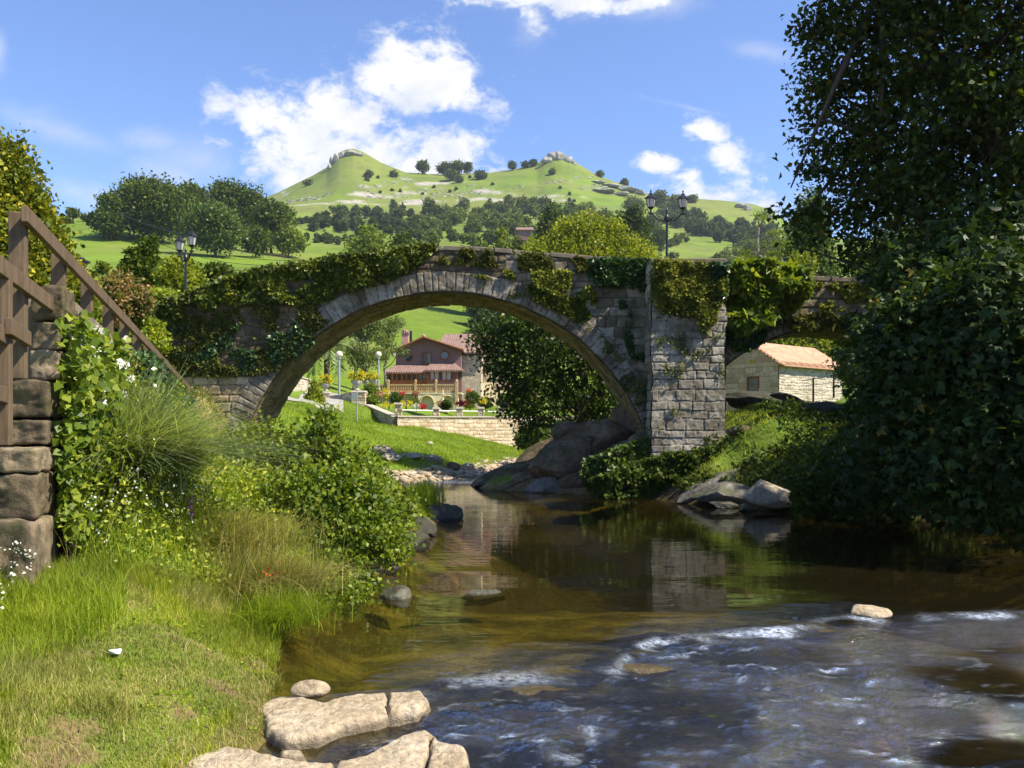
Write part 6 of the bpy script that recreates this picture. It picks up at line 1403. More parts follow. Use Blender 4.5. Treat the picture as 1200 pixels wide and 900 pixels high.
# ---------------------------------------------------------------- retaining wall, steps and fence on the left
rw = thing('retaining_wall', 'rough stone retaining wall with big stepped end blocks under the timber fence', 'wall', (-4.2, 7.6, .8))
wd = np.array([-.296, .955]); wn = np.array([.955, .296])
for i, (x0, x1, y0, y1, Yb, L) in enumerate([(28, 66, 335, 376, 7.75, .45), (26, 60, 376.5, 410, 7.7, .5), (24, 60, 410.5, 445, 7.7, .55), (-30, 45, 445.5, 490, 7.55, .6), (-40, 42, 490.5, 523, 7.5, .7), (-60, 27, 525, 555, 7.2, .8), (-60, 31, 555.5, 611, 7.2, .6), (-60, 28, 612, 712, 6.95, .6), (-60, 15, 712.5, 800, 6.9, .5)]):
    X0_, X1_ = (x0 - 600) / F * Yb, (x1 - 600) / F * Yb; z1, z0 = EYE + (500 - y0) / F * Yb, EYE + (500 - y1) / F * Yb
    nx, nz_ = max(4, int((X1_ - X0_) / .03)), max(4, int((z1 - z0) / .03)); cx, cz = (X0_ + X1_) / 2, (z0 + z1) / 2
    bm = bmesh.new(); bmesh.ops.create_icosphere(bm, subdivisions=5, radius=1); V = np.array([v.co[:] for v in bm.verts]); Fq = np.array([[v.index for v in f.verts] for f in bm.faces]); bm.free()
    V = V / ((np.abs(V) ** 26).sum(1, keepdims=True) ** (1 / 26)) / 2; nn = unit(V)
    V = V * np.array([X1_ - X0_ - .012, L, z1 - z0 - .014]); V[:, 0] += V[:, 1] * -.3
    V = V + nn * (fbm(V[:, 0] * 3.5 + i * 3, V[:, 1] * 3.5, V[:, 2] * 3.5, 4, 7 + i)[:, None] * .035 + fbm(V[:, 0] * 13, V[:, 1] * 13, V[:, 2] * 13, 3, 8 + i)[:, None] * .03)
    V = V + np.array([cx - .3 * L / 2 * 0, Yb + L / 2, cz]); nmesh('end_block', V, Fq, M['wall_block'], rw, smooth=True, attrs={'rnd': ('POINT', np.full(len(V), (i * .37) % 1)), 'grv': ('POINT', np.zeros(len(V)))})
Lw = 20.2; O = np.array([-4.32, 8.1]); wtop = lambda s: 3.38 - .033 * s
masonry('wall_face', plane_map((*O, 0), (*wd, 0), (*wn, 0)), 0, Lw, .5, 3.4, .04, (.18, .36), (.3, .8), lambda c: c[..., 2] < 3.38 - .033 * (c[..., 1] - 8.1), M['wall_block'], rw, seed=91, relief=.09, wob=.05, groove=.025, depth=.04)
m = MB(); a, b2 = O - wn * .02, O + wd * Lw - wn * .02; m.prism([(*a, .3), (*b2, .3), (*b2, 2.70), (*a, 3.36)], (*(-wn * .4), 0)); m.build('wall_core', M['wall_core'], rw)
m = MB()
rng = np.random.default_rng(4); s = 0
while s < Lw:
    w_ = rng.uniform(.4, .8); c = O + wd * (s + w_ / 2) - wn * .18; m.box((*c, wtop(s) + .03), (w_ - .02, .46, .16), [[*wd, -.033], [*wn, 0], [0, 0, 1]]); s += w_
m.build('coping', M['coping'], rw, bevel=.02)
fe = thing('timber_fence', 'long weathered timber fence stepping back along the top of the left wall', 'fence', (-4.05, 7.0, 2.6))
def fx(Y): return -4.05 - .31 * (Y - 7)
def ft(Y): return 4.16 - .027 * Y
AXF = [[.955, .296, 0], [-.296, .955, 0], [0, 0, 1]]
for n_ in range(0, 14):
    Y = 7 + 1.5 * n_; m = MB(); hh = 1.36 if n_ == 0 else 1.1; m.box((fx(Y), Y, ft(Y) - hh / 2 - .02), (.125, .11, hh), AXF); m.build('post', M['fence_wood'], fe, bevel=.008)
m = MB(); m.box((-3.80, 6.35, 2.74), (.13, .11, 1.36), AXF); m.build('post', M['fence_wood'], fe, bevel=.008)
def plank(A, B, w_, h_, nm='rail'):
    A, B = np.array(A, float), np.array(B, float); d = B - A; L = np.linalg.norm(d); d /= L; s_ = np.cross(d, (0, 0, 1)); s_ /= np.linalg.norm(s_); u = np.cross(s_, d)
    m = MB(); m.box((A + B) / 2, (L, w_, h_), [d, s_, u]); return m.build(nm, M['fence_wood'], fe, bevel=.006)
off = .09
for k in range(5):
    Ya, Yb = 6.78 + k * 4.0, min(6.78 + (k + 1) * 4.0 - .01, 27.0); plank((fx(Ya) + off, Ya + .03, ft(Ya) - .075), (fx(Yb) + off, Yb + .03, ft(Yb) - .075), .05, .13)
plank((-3.62, 5.9, 3.37), (fx(7.72) + off, 7.74, 3.31), .05, .13); plank((-3.66, 6.2, 2.93), (fx(7.0) + off - .02, 7.02, 2.92), .05, .12); plank((-3.4, 5.4, 2.9), (-3.78, 6.38, 2.86), .05, .12); plank((-3.4, 5.4, 2.46), (-3.78, 6.38, 2.43), .05, .12)
for k in range(2, 13):
    Ya, Yb = 7 + 1.5 * k, 7 + 1.5 * (k + 1)
    if k < 6: plank((fx(Ya) + .02, Ya, ft(Ya) - .55), (fx(Yb) + .02, Yb, ft(Yb) - .55), .05, .12)
# vines on the wall
def onwall(name, label, s0, s1, z0, z1, n, leaf, mat, thick, seed, thr=-.2, cat='vine', nz=1.3, lobes=1, asp=.8, kind=None, hang=.4):
    rng = np.random.default_rng(seed); s = rng.uniform(s0, s1, n); z = rng.uniform(z0, z1, n); k = (fbm(s * nz, z * nz, 0, 3, seed) > thr) & (z < wtop(s) + .15); s, z = s[k], z[k]
    t_ = rng.random(len(s)) * thick * (.7 + fbm(s * 2, z * 2, 0, 2, seed + 1)) + .1; p = np.stack([O[0] + wd[0] * s + wn[0] * t_, O[1] + wd[1] * s + wn[1] * t_, z], 1)
    o = leaves_obj(name, leaf_geo(p, leaf, rng, asp, (.3, -.2, -hang), .8, normal=(.8, -.5, .5), nspread=.7, lobes=lobes), M[mat]); return tagit(o, label, cat, None, 'stuff' if 'flowers' in name else kind)
onwall('bindweed_vine', 'bright bindweed with big heart leaves covering the wall beside the end blocks', -.5, 3.2, 1.2, 3.22, 6500, .095, 'leaf_bush', .35, 501, -.3)
onwall('bindweed_flowers', 'white bindweed trumpets dotted over the vine on the wall', -.4, 3.0, 1.5, 3.3, 34, .10, 'white_petal', .45, 502, -.6, 'flowers', lobes=5, asp=1.0)
onwall('wall_creeper', 'dry straw-coloured creeper on the middle of the retaining wall', 1.5, 8, 1.5, 3.2, 7000, .06, 'grass_dry', .2, 503, -.05, 'creeper')
onwall('wall_ivy', 'dark ivy clump hanging over the wall below the fourth and fifth fence posts', 4.2, 7.6, 1.9, 3.3, 9000, .07, 'leaf_ivy_dark', .4, 504, -.3, 'ivy')
onwall('wall_ivy', 'narrow bright ivy strand on the wall beyond the dark clump', 9.0, 11.0, 1.7, 3.2, 3500, .09, 'leaf_bush', .35, 505, -.4, 'ivy')
onwall('wall_ivy', 'dark ivy on the far stretch of wall near the bridge', 11.0, 15.0, 1.6, 3.0, 8000, .09, 'leaf_ivy_dark', .3, 506, -.2, 'ivy')
# dry grassy cap at the far end of the wall
rng = np.random.default_rng(41); c = np.array([-9.55, 25.6, 1.6]); V, Fq = rock_geo(c, (1.6, 2.6, 3.2), 8, (0, 0, 15), 3, 3, .12)
o = thing('grassy_mound', 'rounded hummock of pale dry grass at the far end of the retaining wall', 'mound', (c[0], c[1], .6)); nmesh('earth', V, Fq, M['grass_dry_ground'], o, smooth=True)
k = rng.choice(len(V), 7000); p = V[k] + rng.normal(size=(7000, 3)) * .05; g = leaf_geo(p, .24, rng, .12, (V[k] - c) * .5 + np.array([0, 0, -.4]), .5); leaves_obj('dry_grass', g, M['grass_dry'], o)
k = rng.choice(len(V), 2500); k = k[(fbm(V[k][:, 1] * 1.2, V[k][:, 2] * 1.2, 0, 2, 5) > .0) & (V[k][:, 0] < c[0] + .2)]; leaves_obj('weeds', leaf_geo(V[k] + rng.normal(size=(len(k), 3)) * .1, .12, rng, .8, V[k] - c, .7), M['leaf_ivy'], o)

# ---------------------------------------------------------------- plants of the left bank
def on_ground(poly, n, rng, smin=.05):
    q = poly_sample(poly, n, rng); z, sd = H(q[:, 0], q[:, 1], True); k = sd > smin; return np.stack([q[k, 0], q[k, 1], z[k]], 1), sd[k]
rng = np.random.default_rng(601)
BANK = [(-3.95, 7.5), (-3.3, 8.1), (-2.75, 8.9), (-2.4, 10), (-2.2, 12), (-2, 15), (-1.9, 20), (-3, 25), (-6, 30), (-9.6, 27), (-8, 20.5), (-6.2, 14.5), (-4.7, 9.6)]
p, sd = on_ground(BANK, 90000, rng); hgt = np.clip(.55 * sstep(0, 1.5, sd) + .7 * sstep(1.4, .2, p[:, 0] - xwall(p[:, 1])), .12, 1.1) * (.6 + .8 * (fbm(p[:, 0] * 1.1, p[:, 1] * 1.1, 0, 3, 11) + .5))
hgt = hgt * (1 - .85 * sstep(14, 20, p[:, 1])); tt = rng.random(len(p)) ** .8; p2 = p + np.stack([rng.normal(size=len(p)) * .05, rng.normal(size=len(p)) * .05, tt * hgt], 1); scale = np.clip(p[:, 1] / 9, 1, 2.2)
o = leaves_obj('bank_weeds', leaf_geo(p2, .052 * scale, rng, .55, (0, -.1, .5), .9, normal=(.2, -.3, .8)), M['weeds']); tagit(o, 'mixed leafy weeds on the bank between the wall and the stream', 'weeds', None, 'stuff')
p, sd = on_ground(BANK, 26000, rng); h_ = .38 * (.6 + .7 * (fbm(p[:, 0], p[:, 1], 0, 3, 12) + .5)) * np.clip(p[:, 1] / 10, .8, 1.6) + .35 * sstep(1.4, .2, p[:, 0] - xwall(p[:, 1])); h_ = h_ * (1 - .8 * sstep(14, 20, p[:, 1]))
kk = fbm(p[:, 0] * 1.6, p[:, 1] * 1.6, 0, 3, 14) > 0
for sel, mt, lab in ((kk, 'grass_lush', 'lush tall grass stalks among the weeds of the bank'), (~kk, 'grass_dry', 'dry straw-coloured stalks among the weeds of the bank')):
    o = leaves_obj('bank_grass', blade_geo(p[sel], h_[sel], .008 * np.clip(p[sel][:, 1] / 8, 1, 2), rng, .5, 3), M[mt]); tagit(o, lab, 'grass', None, 'stuff')
p, sd = on_ground([(-3.95, 7.5), (-3.3, 8.1), (-3.6, 11), (-5.2, 13), (-4.7, 9.6)], 230, rng); p[:, 2] += rng.uniform(.25, 1.0, len(p)); p = np.repeat(p, 3, 0) + rng.normal(size=(len(p) * 3, 3)) * .015
o = leaves_obj('wildflowers', leaf_geo(p, .022, rng, .9, (0, 0, .3), 1), M['white_petal']); tagit(o, 'tiny white wildflowers speckling the weeds in front of the end blocks', 'wildflowers', None, 'stuff')
# pampas-like tussock
def tussock(name, label, base, n, L, w, mat, lean, seed, dirv=None, ds=1.0, R_=.2, seg=7, droop=1.0, cat='grass tussock'):
    rng = np.random.default_rng(seed); pos = np.array(base) + rng.normal(size=(n, 3)) * (R_, R_, .02); o = leaves_obj(name, blade_geo(pos, L, w, rng, lean, seg, droop, dirv, ds), M[mat]); return tagit(o, label, cat)
tussock('pampas_grass', 'great fountain of silvery arching grass below the fence', (-4.5, 9.9, 1.35), 4200, 1.45, .02, 'pampas', 1.05, 611, (.9, -.35), 1.25, .22)
tussock('grass_tussock', 'dry yellow-green grass tussock leaning over the water edge', (-2.75, 9.3, .4), 3600, .5, .008, 'grass_dry', 1.0, 612, (.8, -.3), 1.3, .32, 6)
tussock('grass_tussock', 'green grass tussock in the shade left of the foreground water edge', (-2.35, 8.55, .25), 2200, .36, .007, 'grass_lush', .9, 613, (.8, -.5), 1.4, .2, 5)
tussock('grass_tussock', 'dry grass clump between the silvery grass and the dark bush', (-3.5, 10.2, .75), 2600, .55, .008, 'grass_dry', .9, 614, (.6, -.5), 1.4, .4, 6)
tussock('grass_tussock', 'tuft of grass growing on the dark rock at the bank tip', (-2.1, 20.2, .38), 700, .55, .02, 'grass_lush', .5, 615, None, 1, .18, 4)
rng = np.random.default_rng(620)
p = np.array([-2.55, 8.95, .62]) + rng.normal(size=(34, 3)) * (.10, .08, .05); o = leaves_obj('orange_flowers', leaf_geo(p, .045, rng, .6, (0, -.3, .3), 1), M['orange_petal']); tagit(o, 'orange-red flowers in the dry tussock by the water', 'flowers')
st = thing('foxglove_flower', 'thin purple flower spike rising from the weeds left of the bush', 'flower', (-3.55, 9.4, .7)); m = MB(); m.tube([(-3.55, 9.4, .7), (-3.54, 9.4, 1.25)], .006, 5); m.build('stem', M['grass_lush'], st)
p = np.array([-3.54, 9.4, 1.3]) + rng.normal(size=(60, 3)) * (.012, .012, .07); leaves_obj('blossom', leaf_geo(p, .025, rng, .8, (0, 0, .3), 1), M['purple_petal'], st)
# the bushes at the water
def bigbush(name, label, lobes, nc, per, cr, leaf, mat, base, seed, stems=9, aspect=.75, shell=.45):
    rng = np.random.default_rng(seed); o = thing(name, label, 'bush', base); b = np.array(base, float); m = MB()
    for k in range(stems):
        c = np.array(lobes[k % len(lobes)][0]) + rng.normal(size=3) * .25; s = b + rng.normal(size=3) * (.15, .15, 0); m.tube([s - (0, 0, .2), s * .6 + c * .4 + rng.normal(size=3) * .08, c], [.035, .022, .008], 6)
    m.build('stems', M['bark'], o, smooth=True)
    p, d = crown_pts(lobes, nc, per, cr, rng, shell); leaves_obj('foliage', leaf_geo(p, leaf, rng, aspect, d * .4, 1.0, normal=d * .5 + np.array([.2, -.1, .6])), M[mat], o); return o
def LB(px, py, Y, rx, rz, ry=None): return (tuple(P(px, py, Y)), (rx * Y / 1000, (ry or rx) * Y / 1000, rz * Y / 1000))
bigbush('alder_bush', 'darker bush at the back left, in front of the foot of the bridge', [LB(275, 560, 15.5, 48, 55), LB(250, 556, 16, 28, 26), LB(315, 530, 15.5, 45, 35), LB(285, 610, 14.5, 58, 46), LB(240, 570, 15.5, 22, 40), LB(330, 575, 15, 40, 50), LB(296, 520, 16, 20, 20)], 620, 22, .13, .08, 'leaf_alder', (-4.5, 15.6, .7), 631)
bigbush('alder_bush', 'tall leafy shoots at the back of the bushes, standing up before the lawn', [LB(378, 525, 15, 26, 42), LB(360, 545, 15, 40, 30), LB(405, 548, 15, 34, 26), LB(385, 500, 15, 10, 22), LB(368, 505, 15, 8, 20), LB(425, 560, 15, 25, 22)], 330, 12, .12, .10, 'leaf_bush', (-3.2, 15, .5), 632, 12, shell=.3)
bigbush('alder_bush', 'bright round-leaved bush leaning over the water, largest in the foreground', [LB(400, 600, 12.5, 62, 52), LB(360, 580, 12.8, 50, 40), LB(430, 620, 12, 42, 42), LB(375, 640, 12, 45, 38), LB(450, 600, 12.6, 25, 28), LB(395, 665, 11.5, 34, 26), LB(420, 575, 12.6, 38, 26), LB(340, 620, 12.5, 36, 34), LB(455, 640, 12, 18, 24), LB(400, 690, 11, 40, 16), LB(345, 660, 11.8, 40, 30)], 950, 22, .10, .072, 'leaf_bush', (-2.5, 12.3, .25), 633, 14)
bigbush('water_plants', 'low leafy plants trailing from the bank tip beneath the bright bush', [LB(385, 695, 10.6, 22, 14), LB(410, 700, 10.4, 16, 10), LB(360, 690, 10.8, 20, 14)], 110, 12, .06, .05, 'leaf_bush', (-2.3, 10.6, .1), 634, 4)
bigbush('willow_bush', 'fine-leaved sprigs at the right edge of the bushes beside the bank rocks', [LB(468, 605, 15.8, 16, 22), LB(478, 590, 16.2, 10, 14), LB(462, 640, 14.8, 14, 18)], 130, 12, .1, .08, 'leaf_alder', (-2.2, 15.8, .3), 635, 6)

# lawn in the foreground
rng = np.random.default_rng(641)
LAWN = [(-5, 4.2), (-1.6, 4.2), (-1.5, 5.2), (-1.4, 6.2), (-1.6, 7.2), (-2.0, 8.4), (-2.6, 9.2), (-3.6, 8.6), (-4.2, 7.4), (-4.6, 5.5)]
p, sd = on_ground(LAWN, 110000, rng, .04)
dn = fbm(p[:, 0] * 3.1, p[:, 1] * 3.1, 0, 5, 33) + .28 * sstep(5.4, 4.5, p[:, 1]); keep = (dn < .22) | (rng.random(len(p)) < .3); p = p[keep]
edge = sstep(.9, .0, p[:, 0] - (xwall(p[:, 1]) + .05)) + sstep(7.2, 8.4, p[:, 1]) + .7 * sstep(.25, .5, fbm(p[:, 0] * 2, p[:, 1] * 2, 0, 3, 34)); hh = .035 + .13 * np.clip(edge, 0, 1.4)
lush = fbm(p[:, 0] * 1.7 + 9, p[:, 1] * 1.7, 0, 3, 36) + edge * .3 > .02
for sel, mt, lab in ((lush, 'grass', 'short green lawn grass in the foreground'), (~lush, 'grass_dry2', 'worn yellowish lawn grass in the foreground')):
    o = leaves_obj('lawn_grass', blade_geo(p[sel], hh[sel], .0055, rng, .6, 2), M[mt]); tagit(o, lab, 'grass', None, 'stuff')
p, sd = on_ground([(-5, 4.6), (-3.4, 4.8), (-3.2, 7), (-3.6, 8), (-4.3, 7.2)], 9000, rng, .1); o = leaves_obj('lawn_grass', blade_geo(p, .2, .007, rng, .5, 3), M['grass_lush']); tagit(o, 'taller fresh grass at the foot of the end blocks', 'grass', None, 'stuff')
p, sd = on_ground([(-4.9, 5.4), (-3.7, 5.9), (-3.8, 7.2), (-4.3, 7.4)], 120, rng, .1); p[:, 2] += rng.uniform(.15, .5, len(p)); p = np.repeat(p, 4, 0) + rng.normal(size=(len(p) * 4, 3)) * .015
o = leaves_obj('wildflowers', leaf_geo(p, .022, rng, .9, (0, 0, .3), 1), M['white_petal']); tagit(o, 'white wildflowers at the left edge below the lowest block', 'wildflowers', None, 'stuff')
c = gp(135, 756, .55); z = float(H(*c)); V, Fq = rock_geo((c[0], c[1], z + .04), (.12, .08, .05), 3, (0, 0, 10), 3, 9, .3); o = nmesh('litter', V, Fq, M['plastic_white'], smooth=False); tagit(o, 'crumpled white plastic litter lying on the lawn', 'litter')
# grass on the sunny lawn beyond the arch
rng = np.random.default_rng(651); p, sd = on_ground([(-14, 36), (-7, 30), (-5, 33), (-2.5, 36), (1, 47), (2, 58), (-3.9, 54.8), (-7.1, 51.6), (-10.8, 59), (-12, 50)], 42000, rng, 1.1)
o = leaves_obj('meadow_grass', blade_geo(p, .14, .028, rng, .7, 1), M['grass_lush2']); tagit(o, 'sunlit meadow grass on the lawn beyond the arch', 'grass', None, 'stuff')

# ---------------------------------------------------------------- right bank
RB = [(1.2, 28.5), (4.4, 27.6), (5.2, 24.6), (7.6, 22.2), (9.5, 21.2), (11.8, 18.6), (13.4, 12), (14.6, 6), (19, 6), (22, 20), (20, 27), (10, 31), (6, 31), (2, 31)]
rng = np.random.default_rng(701); p, sd = on_ground(RB, 70000, rng, .0); nz = fbm(p[:, 0] * .8, p[:, 1] * .8, 0, 3, 71); lit = (p[:, 0] > 5.6) & (p[:, 0] < 9) & (p[:, 1] > 25.2)
k = (nz > -.28) & ~(lit & (nz < .25)) & ~((p[:, 1] > 27.0) & (p[:, 0] > 7)); p, nz, sd = p[k], nz[k], sd[k]; p[:, 2] += rng.random(len(p)) * (.15 + .7 * np.clip(nz + .2, 0, .6)) + 0
o = leaves_obj('bank_undergrowth', leaf_geo(p, .13, rng, .7, (-.2, -.3, .2), .9, normal=(-.2, -.5, .8)), M['leaf_dark2']); tagit(o, 'dark leafy undergrowth covering the right bank', 'undergrowth', None, 'stuff')
p, sd = on_ground(RB, 40000, rng, .15); o = leaves_obj('bank_turf', blade_geo(p, .16, .022, rng, .6, 2), M['grass']); tagit(o, 'grass on the right bank around the buttress foot', 'grass', None, 'stuff')
wall_leaves('bramble', 'bright brambles spilling over the bank at the left foot of the buttress', [(684, 540), (720, 525), (760, 512), (775, 520), (765, 545), (720, 565), (690, 575), (682, 560)], 27.3, 5200, .13, 'leaf_mid', .5, 702, thr=-.3, cat='bramble')
wall_leaves('bramble', 'dark brambles overhanging the water between the outcrop and the pale slab', [(690, 560), (780, 530), (860, 520), (850, 550), (810, 565), (760, 580), (700, 582)], 26.4, 9000, .13, 'leaf_dark2', .5, 703, thr=-.3, cat='bramble')
bush(622, 515, 42, .7, .45, 'small dark bush on the lawn edge, left of the brown outcrop', 'leaf_mid', .15, 130, 'waterside_bush', 'bush', None, .14, .4); bush(640, 505, 44, .9, .6, 'second small bush rising behind the brown outcrop', 'leaf_mid', .15, 150, 'waterside_bush', 'bush', None, .14, .4)
def LP(px, py, Y, r, rz=None): return (tuple(P(px, py, Y)), (r * Y / 1000, r * Y / 1000, (rz or r) * Y / 1000))
L = [LP(*q) for q in [(1000, 40, 19, 62), (1080, 60, 18, 85), (1180, 40, 17, 100), (992, 130, 19, 48), (1075, 165, 18, 75), (1165, 170, 17, 95), (1000, 215, 19, 50), (1085, 265, 18, 85), (1190, 290, 17, 100), (966, 280, 18.5, 24, 16), (1020, 305, 19, 34), (1290, 100, 17, 140), (1310, 300, 17, 150),
     (1080, -60, 18, 105), (1200, -100, 17, 130), (1000, -40, 19, 55), (964, 105, 19, 22, 16), (962, 40, 19, 26, 16), (957, 190, 19, 20, 14), (950, 75, 19, 14, 10), (946, 165, 19, 12, 9), (935, 250, 19, 20, 10), (950, 140, 19, 12, 8), (975, 250, 18.5, 28, 18), (1040, 110, 19, 40), (1040, 220, 19, 45), (1400, 0, 17, 160), (1350, -150, 18, 160)]]
bt = thing('riverbank_tree', 'huge dark tree filling the top right corner, leaning over the river', 'tree', (14.2, 18.5, 1.8)); rng = np.random.default_rng(711); m = MB()
tr = [(14.2, 18.5, 1.2), (13.6, 18.4, 4.0), (12.2, 18.0, 6.4), (10.2, 18.0, 8.2), (8.9, 18.2, 10.2), (8.0, 18.4, 11.8), (7.2, 18.6, 14)]
m.tube(tr, [.50, .42, .36, .28, .20, .14, .07], 10); m.tube([(13.6, 18.4, 4), (14.2, 18, 8), (14.6, 17.6, 13), (14.5, 17.5, 17)], [.36, .3, .2, .08], 9)
for k in range(26):
    c = np.array(L[k % len(L)][0]); i = rng.integers(1, 6); s = np.array(tr[i]); 
    if c[0] > 13: s = np.array([14.3, 17.8, 6 + 5 * rng.random()])
    e = c + rng.normal(size=3) * .4; m.tube([s, (s + e) / 2 + rng.normal(size=3) * .25, e], [.10, .055, .015], 6)
m.build('trunk', M['bark'], bt, smooth=True)
p, d = crown_pts(L, 2700, 32, .22, rng, .25, .5)
tw = MB(); cc = p.reshape(2700, 32, 3).mean(1); LC = np.array([l[0] for l in L])
for k in range(900):
    e = cc[k]; s0 = LC[np.argmin(((LC - e) ** 2).sum(1))]; md = (s0 + e) / 2 + rng.normal(size=3) * .12 + (0, 0, .08); tw.tube([s0, md, e + (e - md) * .25], [.022, .014, .005], 4, False)
tw.build('twigs', M['bark'], bt)
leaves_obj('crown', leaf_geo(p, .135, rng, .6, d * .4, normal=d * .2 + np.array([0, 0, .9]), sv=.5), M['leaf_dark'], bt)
L = [LP(*q) for q in [(1100, 420, 15, 90), (1185, 380, 14, 95), (1070, 495, 16, 52), (1150, 500, 14.5, 95), (1052, 400, 17, 34), (1225, 520, 14, 110), (1085, 335, 16.5, 55), (1120, 570, 15, 48, 34), (1035, 560, 18, 36), (1000, 540, 20.5, 24, 20), (1180, 580, 14, 60, 40), (1024, 480, 19, 24), (1300, 420, 14, 130), (1165, 300, 16, 60)]]
fg = thing('fig_tree', 'dark big-leaved fig tree overhanging the water at the right edge', 'tree', (13.2, 15.5, 1.2)); m = MB()
for k in range(15):
    c = np.array(L[k % len(L)][0]); s = np.array([11.2 + rng.normal() * .8, 16.2 + rng.normal() * .5, .6]) ; m.tube([s, (s * .5 + c * .5) + (0, 0, -.3), c], [.11, .07, .02], 7)
m.build('trunk', M['bark'], fg, smooth=True)
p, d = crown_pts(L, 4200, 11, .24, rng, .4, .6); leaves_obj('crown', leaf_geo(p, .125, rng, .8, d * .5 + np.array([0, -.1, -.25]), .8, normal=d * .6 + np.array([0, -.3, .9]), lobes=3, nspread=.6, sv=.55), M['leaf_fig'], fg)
# background trees right of the second arch and at the right edge, behind the bridge
far_tree(1075, 430, 240, 170, 'broad', 'leaf_far', 'valley_tree', 'dark mass of tree behind the right end of the bridge', Y=44, clear=.03, seed=61)
far_tree(1010, 425, 290, 70, 'tall', 'leaf_mid', 'valley_tree', 'leafy tree just behind the bridge where the dark tree begins', Y=40, clear=.03, seed=62)

# ---------------------------------------------------------------- garden behind the left wall
def ltree(px, pyb, pyt, w, Y, kind, mat, name, label, seed, leaf=.1, cat='tree', clear=.05, n=None, cr=None, shell=.5):
    x = (px - 600) / F * Y; zt = hz(pyt, Y); zb_ = min(float(H(x, Y)), hz(pyb, Y)); h = zt - zb_; w = w / F * Y; nc = n or int(180 + w * h * 60)
    return make_tree(name, label, cat, (x, Y, zb_), w, h, max(0, hz(pyb, Y) - zb_), kind, mat, min(nc, 2400), 14, cr or w * .06, leaf, seed, shell=shell)
ltree(14, 345, 160, 128, 15, 'cone', 'leaf_gold', 'golden_cypress', 'tall golden-green cypress behind the fence at the left edge', 801, .085, clear=.0, n=3000, cr=.13, shell=.75)
ltree(165, 345, 283, 46, 34, 'tall', 'leaf_far', 'garden_conifer', 'dark feathery conifer in the garden below the hill clump', 802, .17)
ltree(178, 335, 276, 22, 35, 'cone', 'leaf_mid', 'garden_conifer', 'pointed top of a second conifer right behind the feathery one', 803, .17)
ltree(208, 356, 300, 66, 33, 'broad', 'leaf_yel', 'garden_shrub', 'yellow-green shrubs left of the left lamp post', 804, .15, 'bush')
ltree(185, 372, 338, 60, 31, 'broad', 'weeds', 'garden_shrub', 'bright green low shrubs before the left end of the bridge', 805, .13, 'bush')
ltree(256, 352, 308, 38, 36, 'round', 'leaf_far', 'garden_shrub', 'dark green round shrub beside the low palm', 806, .15, 'bush')
ltree(143, 392, 324, 66, 26, 'broad', 'leaf_rosy', 'flowering_bush', 'bush with pinkish-orange leaves and blossom behind the fence', 807, .12, 'bush', n=900)
ltree(118, 350, 305, 26, 30, 'tall', 'leaf_alder', 'garden_shrub', 'thin dark sapling beside the little brick chimney', 808, .12, 'bush')
ltree(102, 380, 335, 46, 24, 'broad', 'leaf_alder', 'garden_shrub', 'dark green shrub under the brick chimney, behind the fence', 809, .11, 'bush')
ltree(168, 420, 372, 60, 26.5, 'broad', 'weeds', 'garden_shrub', 'pale green shrub where the fence meets the bridge', 810, .11, 'bush')
ltree(90, 405, 345, 50, 16, 'broad', 'leaf_bush', 'garden_shrub', 'leafy bright shrub close behind the second fence bay', 811, .08, 'bush')
ltree(150, 420, 385, 40, 20, 'broad', 'leaf_bush', 'garden_shrub', 'small bright shrub close behind the middle of the fence', 812, .09, 'bush')
o = thing('shed', 'small garden shed with a pinkish brick chimney behind the cypress', 'shed', P(90, 345, 24)); b = ROOTLOC[o.name]
m = MB(); m.box(b + (-1.2, 1, -1.5), (2.2, 2.0, 2.0)); m.build('wall', M['cream'], o); m = MB(); slab(m, b + (-2.6, -.4, -.6), b + (.2, -.4, -.6), b + (.2, 1, 0), b + (-2.6, 1, 0), .1); slab(m, b + (-2.6, 1, 0), b + (.2, 1, 0), b + (.2, 2.4, -.6), b + (-2.6, 2.4, -.6), .1); m.build('roof', M['iron'], o)
c = P(90, 316, 24); m = MB(); m.box(c + (0, .2, -.55), (.28, .28, 1.6)); q = m.build('chimney', M['pink_brick'], o); m = MB(); m.box(c + (0, .2, .27), (.38, .38, .06)); m.lathe(c + (0, .2, .30), [(.16, 0), (.12, .07), (.02, .1)], 8); m.build('chimney_cap', M['iron'], q)
# hill fences and cables
def cable(label, pts, r): m = MB(); m.tube(pts, r, 5); o = m.build('power_cable', M['iron'], smooth=True); return tagit(o, label, 'cable')
def sagp(A, B, sag, n=14): return [A * (1 - t) + B * t - np.array([0, 0, sag * 4 * t * (1 - t)]) for t in np.linspace(0, 1, n)]
cable('thick overhead cable crossing before the hill clump', sagp(P(138, 249, 70), P(232, 278, 62), .25), .05)
cable('upper thin wire sagging down to the right before the hill clump', sagp(P(140, 255, 70), P(355, 305, 60), 1.0), .022)
cable('lower thin wire sagging down to the right before the hill clump', sagp(P(142, 262, 70), P(352, 309, 60), 1.2), .02)
o = thing('field_fence', 'dark post and rail fence across the field below the right end of the hill clump', 'fence', P(320, 300, 140)); m = MB()
pp = [(283, 298), (300, 300), (316, 302), (334, 304), (352, 309), (372, 314), (392, 318)]; W_ = []
for px, py in pp:
    Y = ray(px, py) or 140; b = P(px, py, Y); W_.append(b); q = MB(); q.tube([b - (0, 0, .3), b + (0, 0, 1.3)], .1, 6); q.build('post', M['fence_wood'], o)
for zz in (.6, 1.1): m = MB(); m.tube([w + (0, 0, zz) for w in W_], .06, 5); m.build('rail', M['fence_wood'], o)
# bathers on the far shore: one person behind the outcrop and a towel


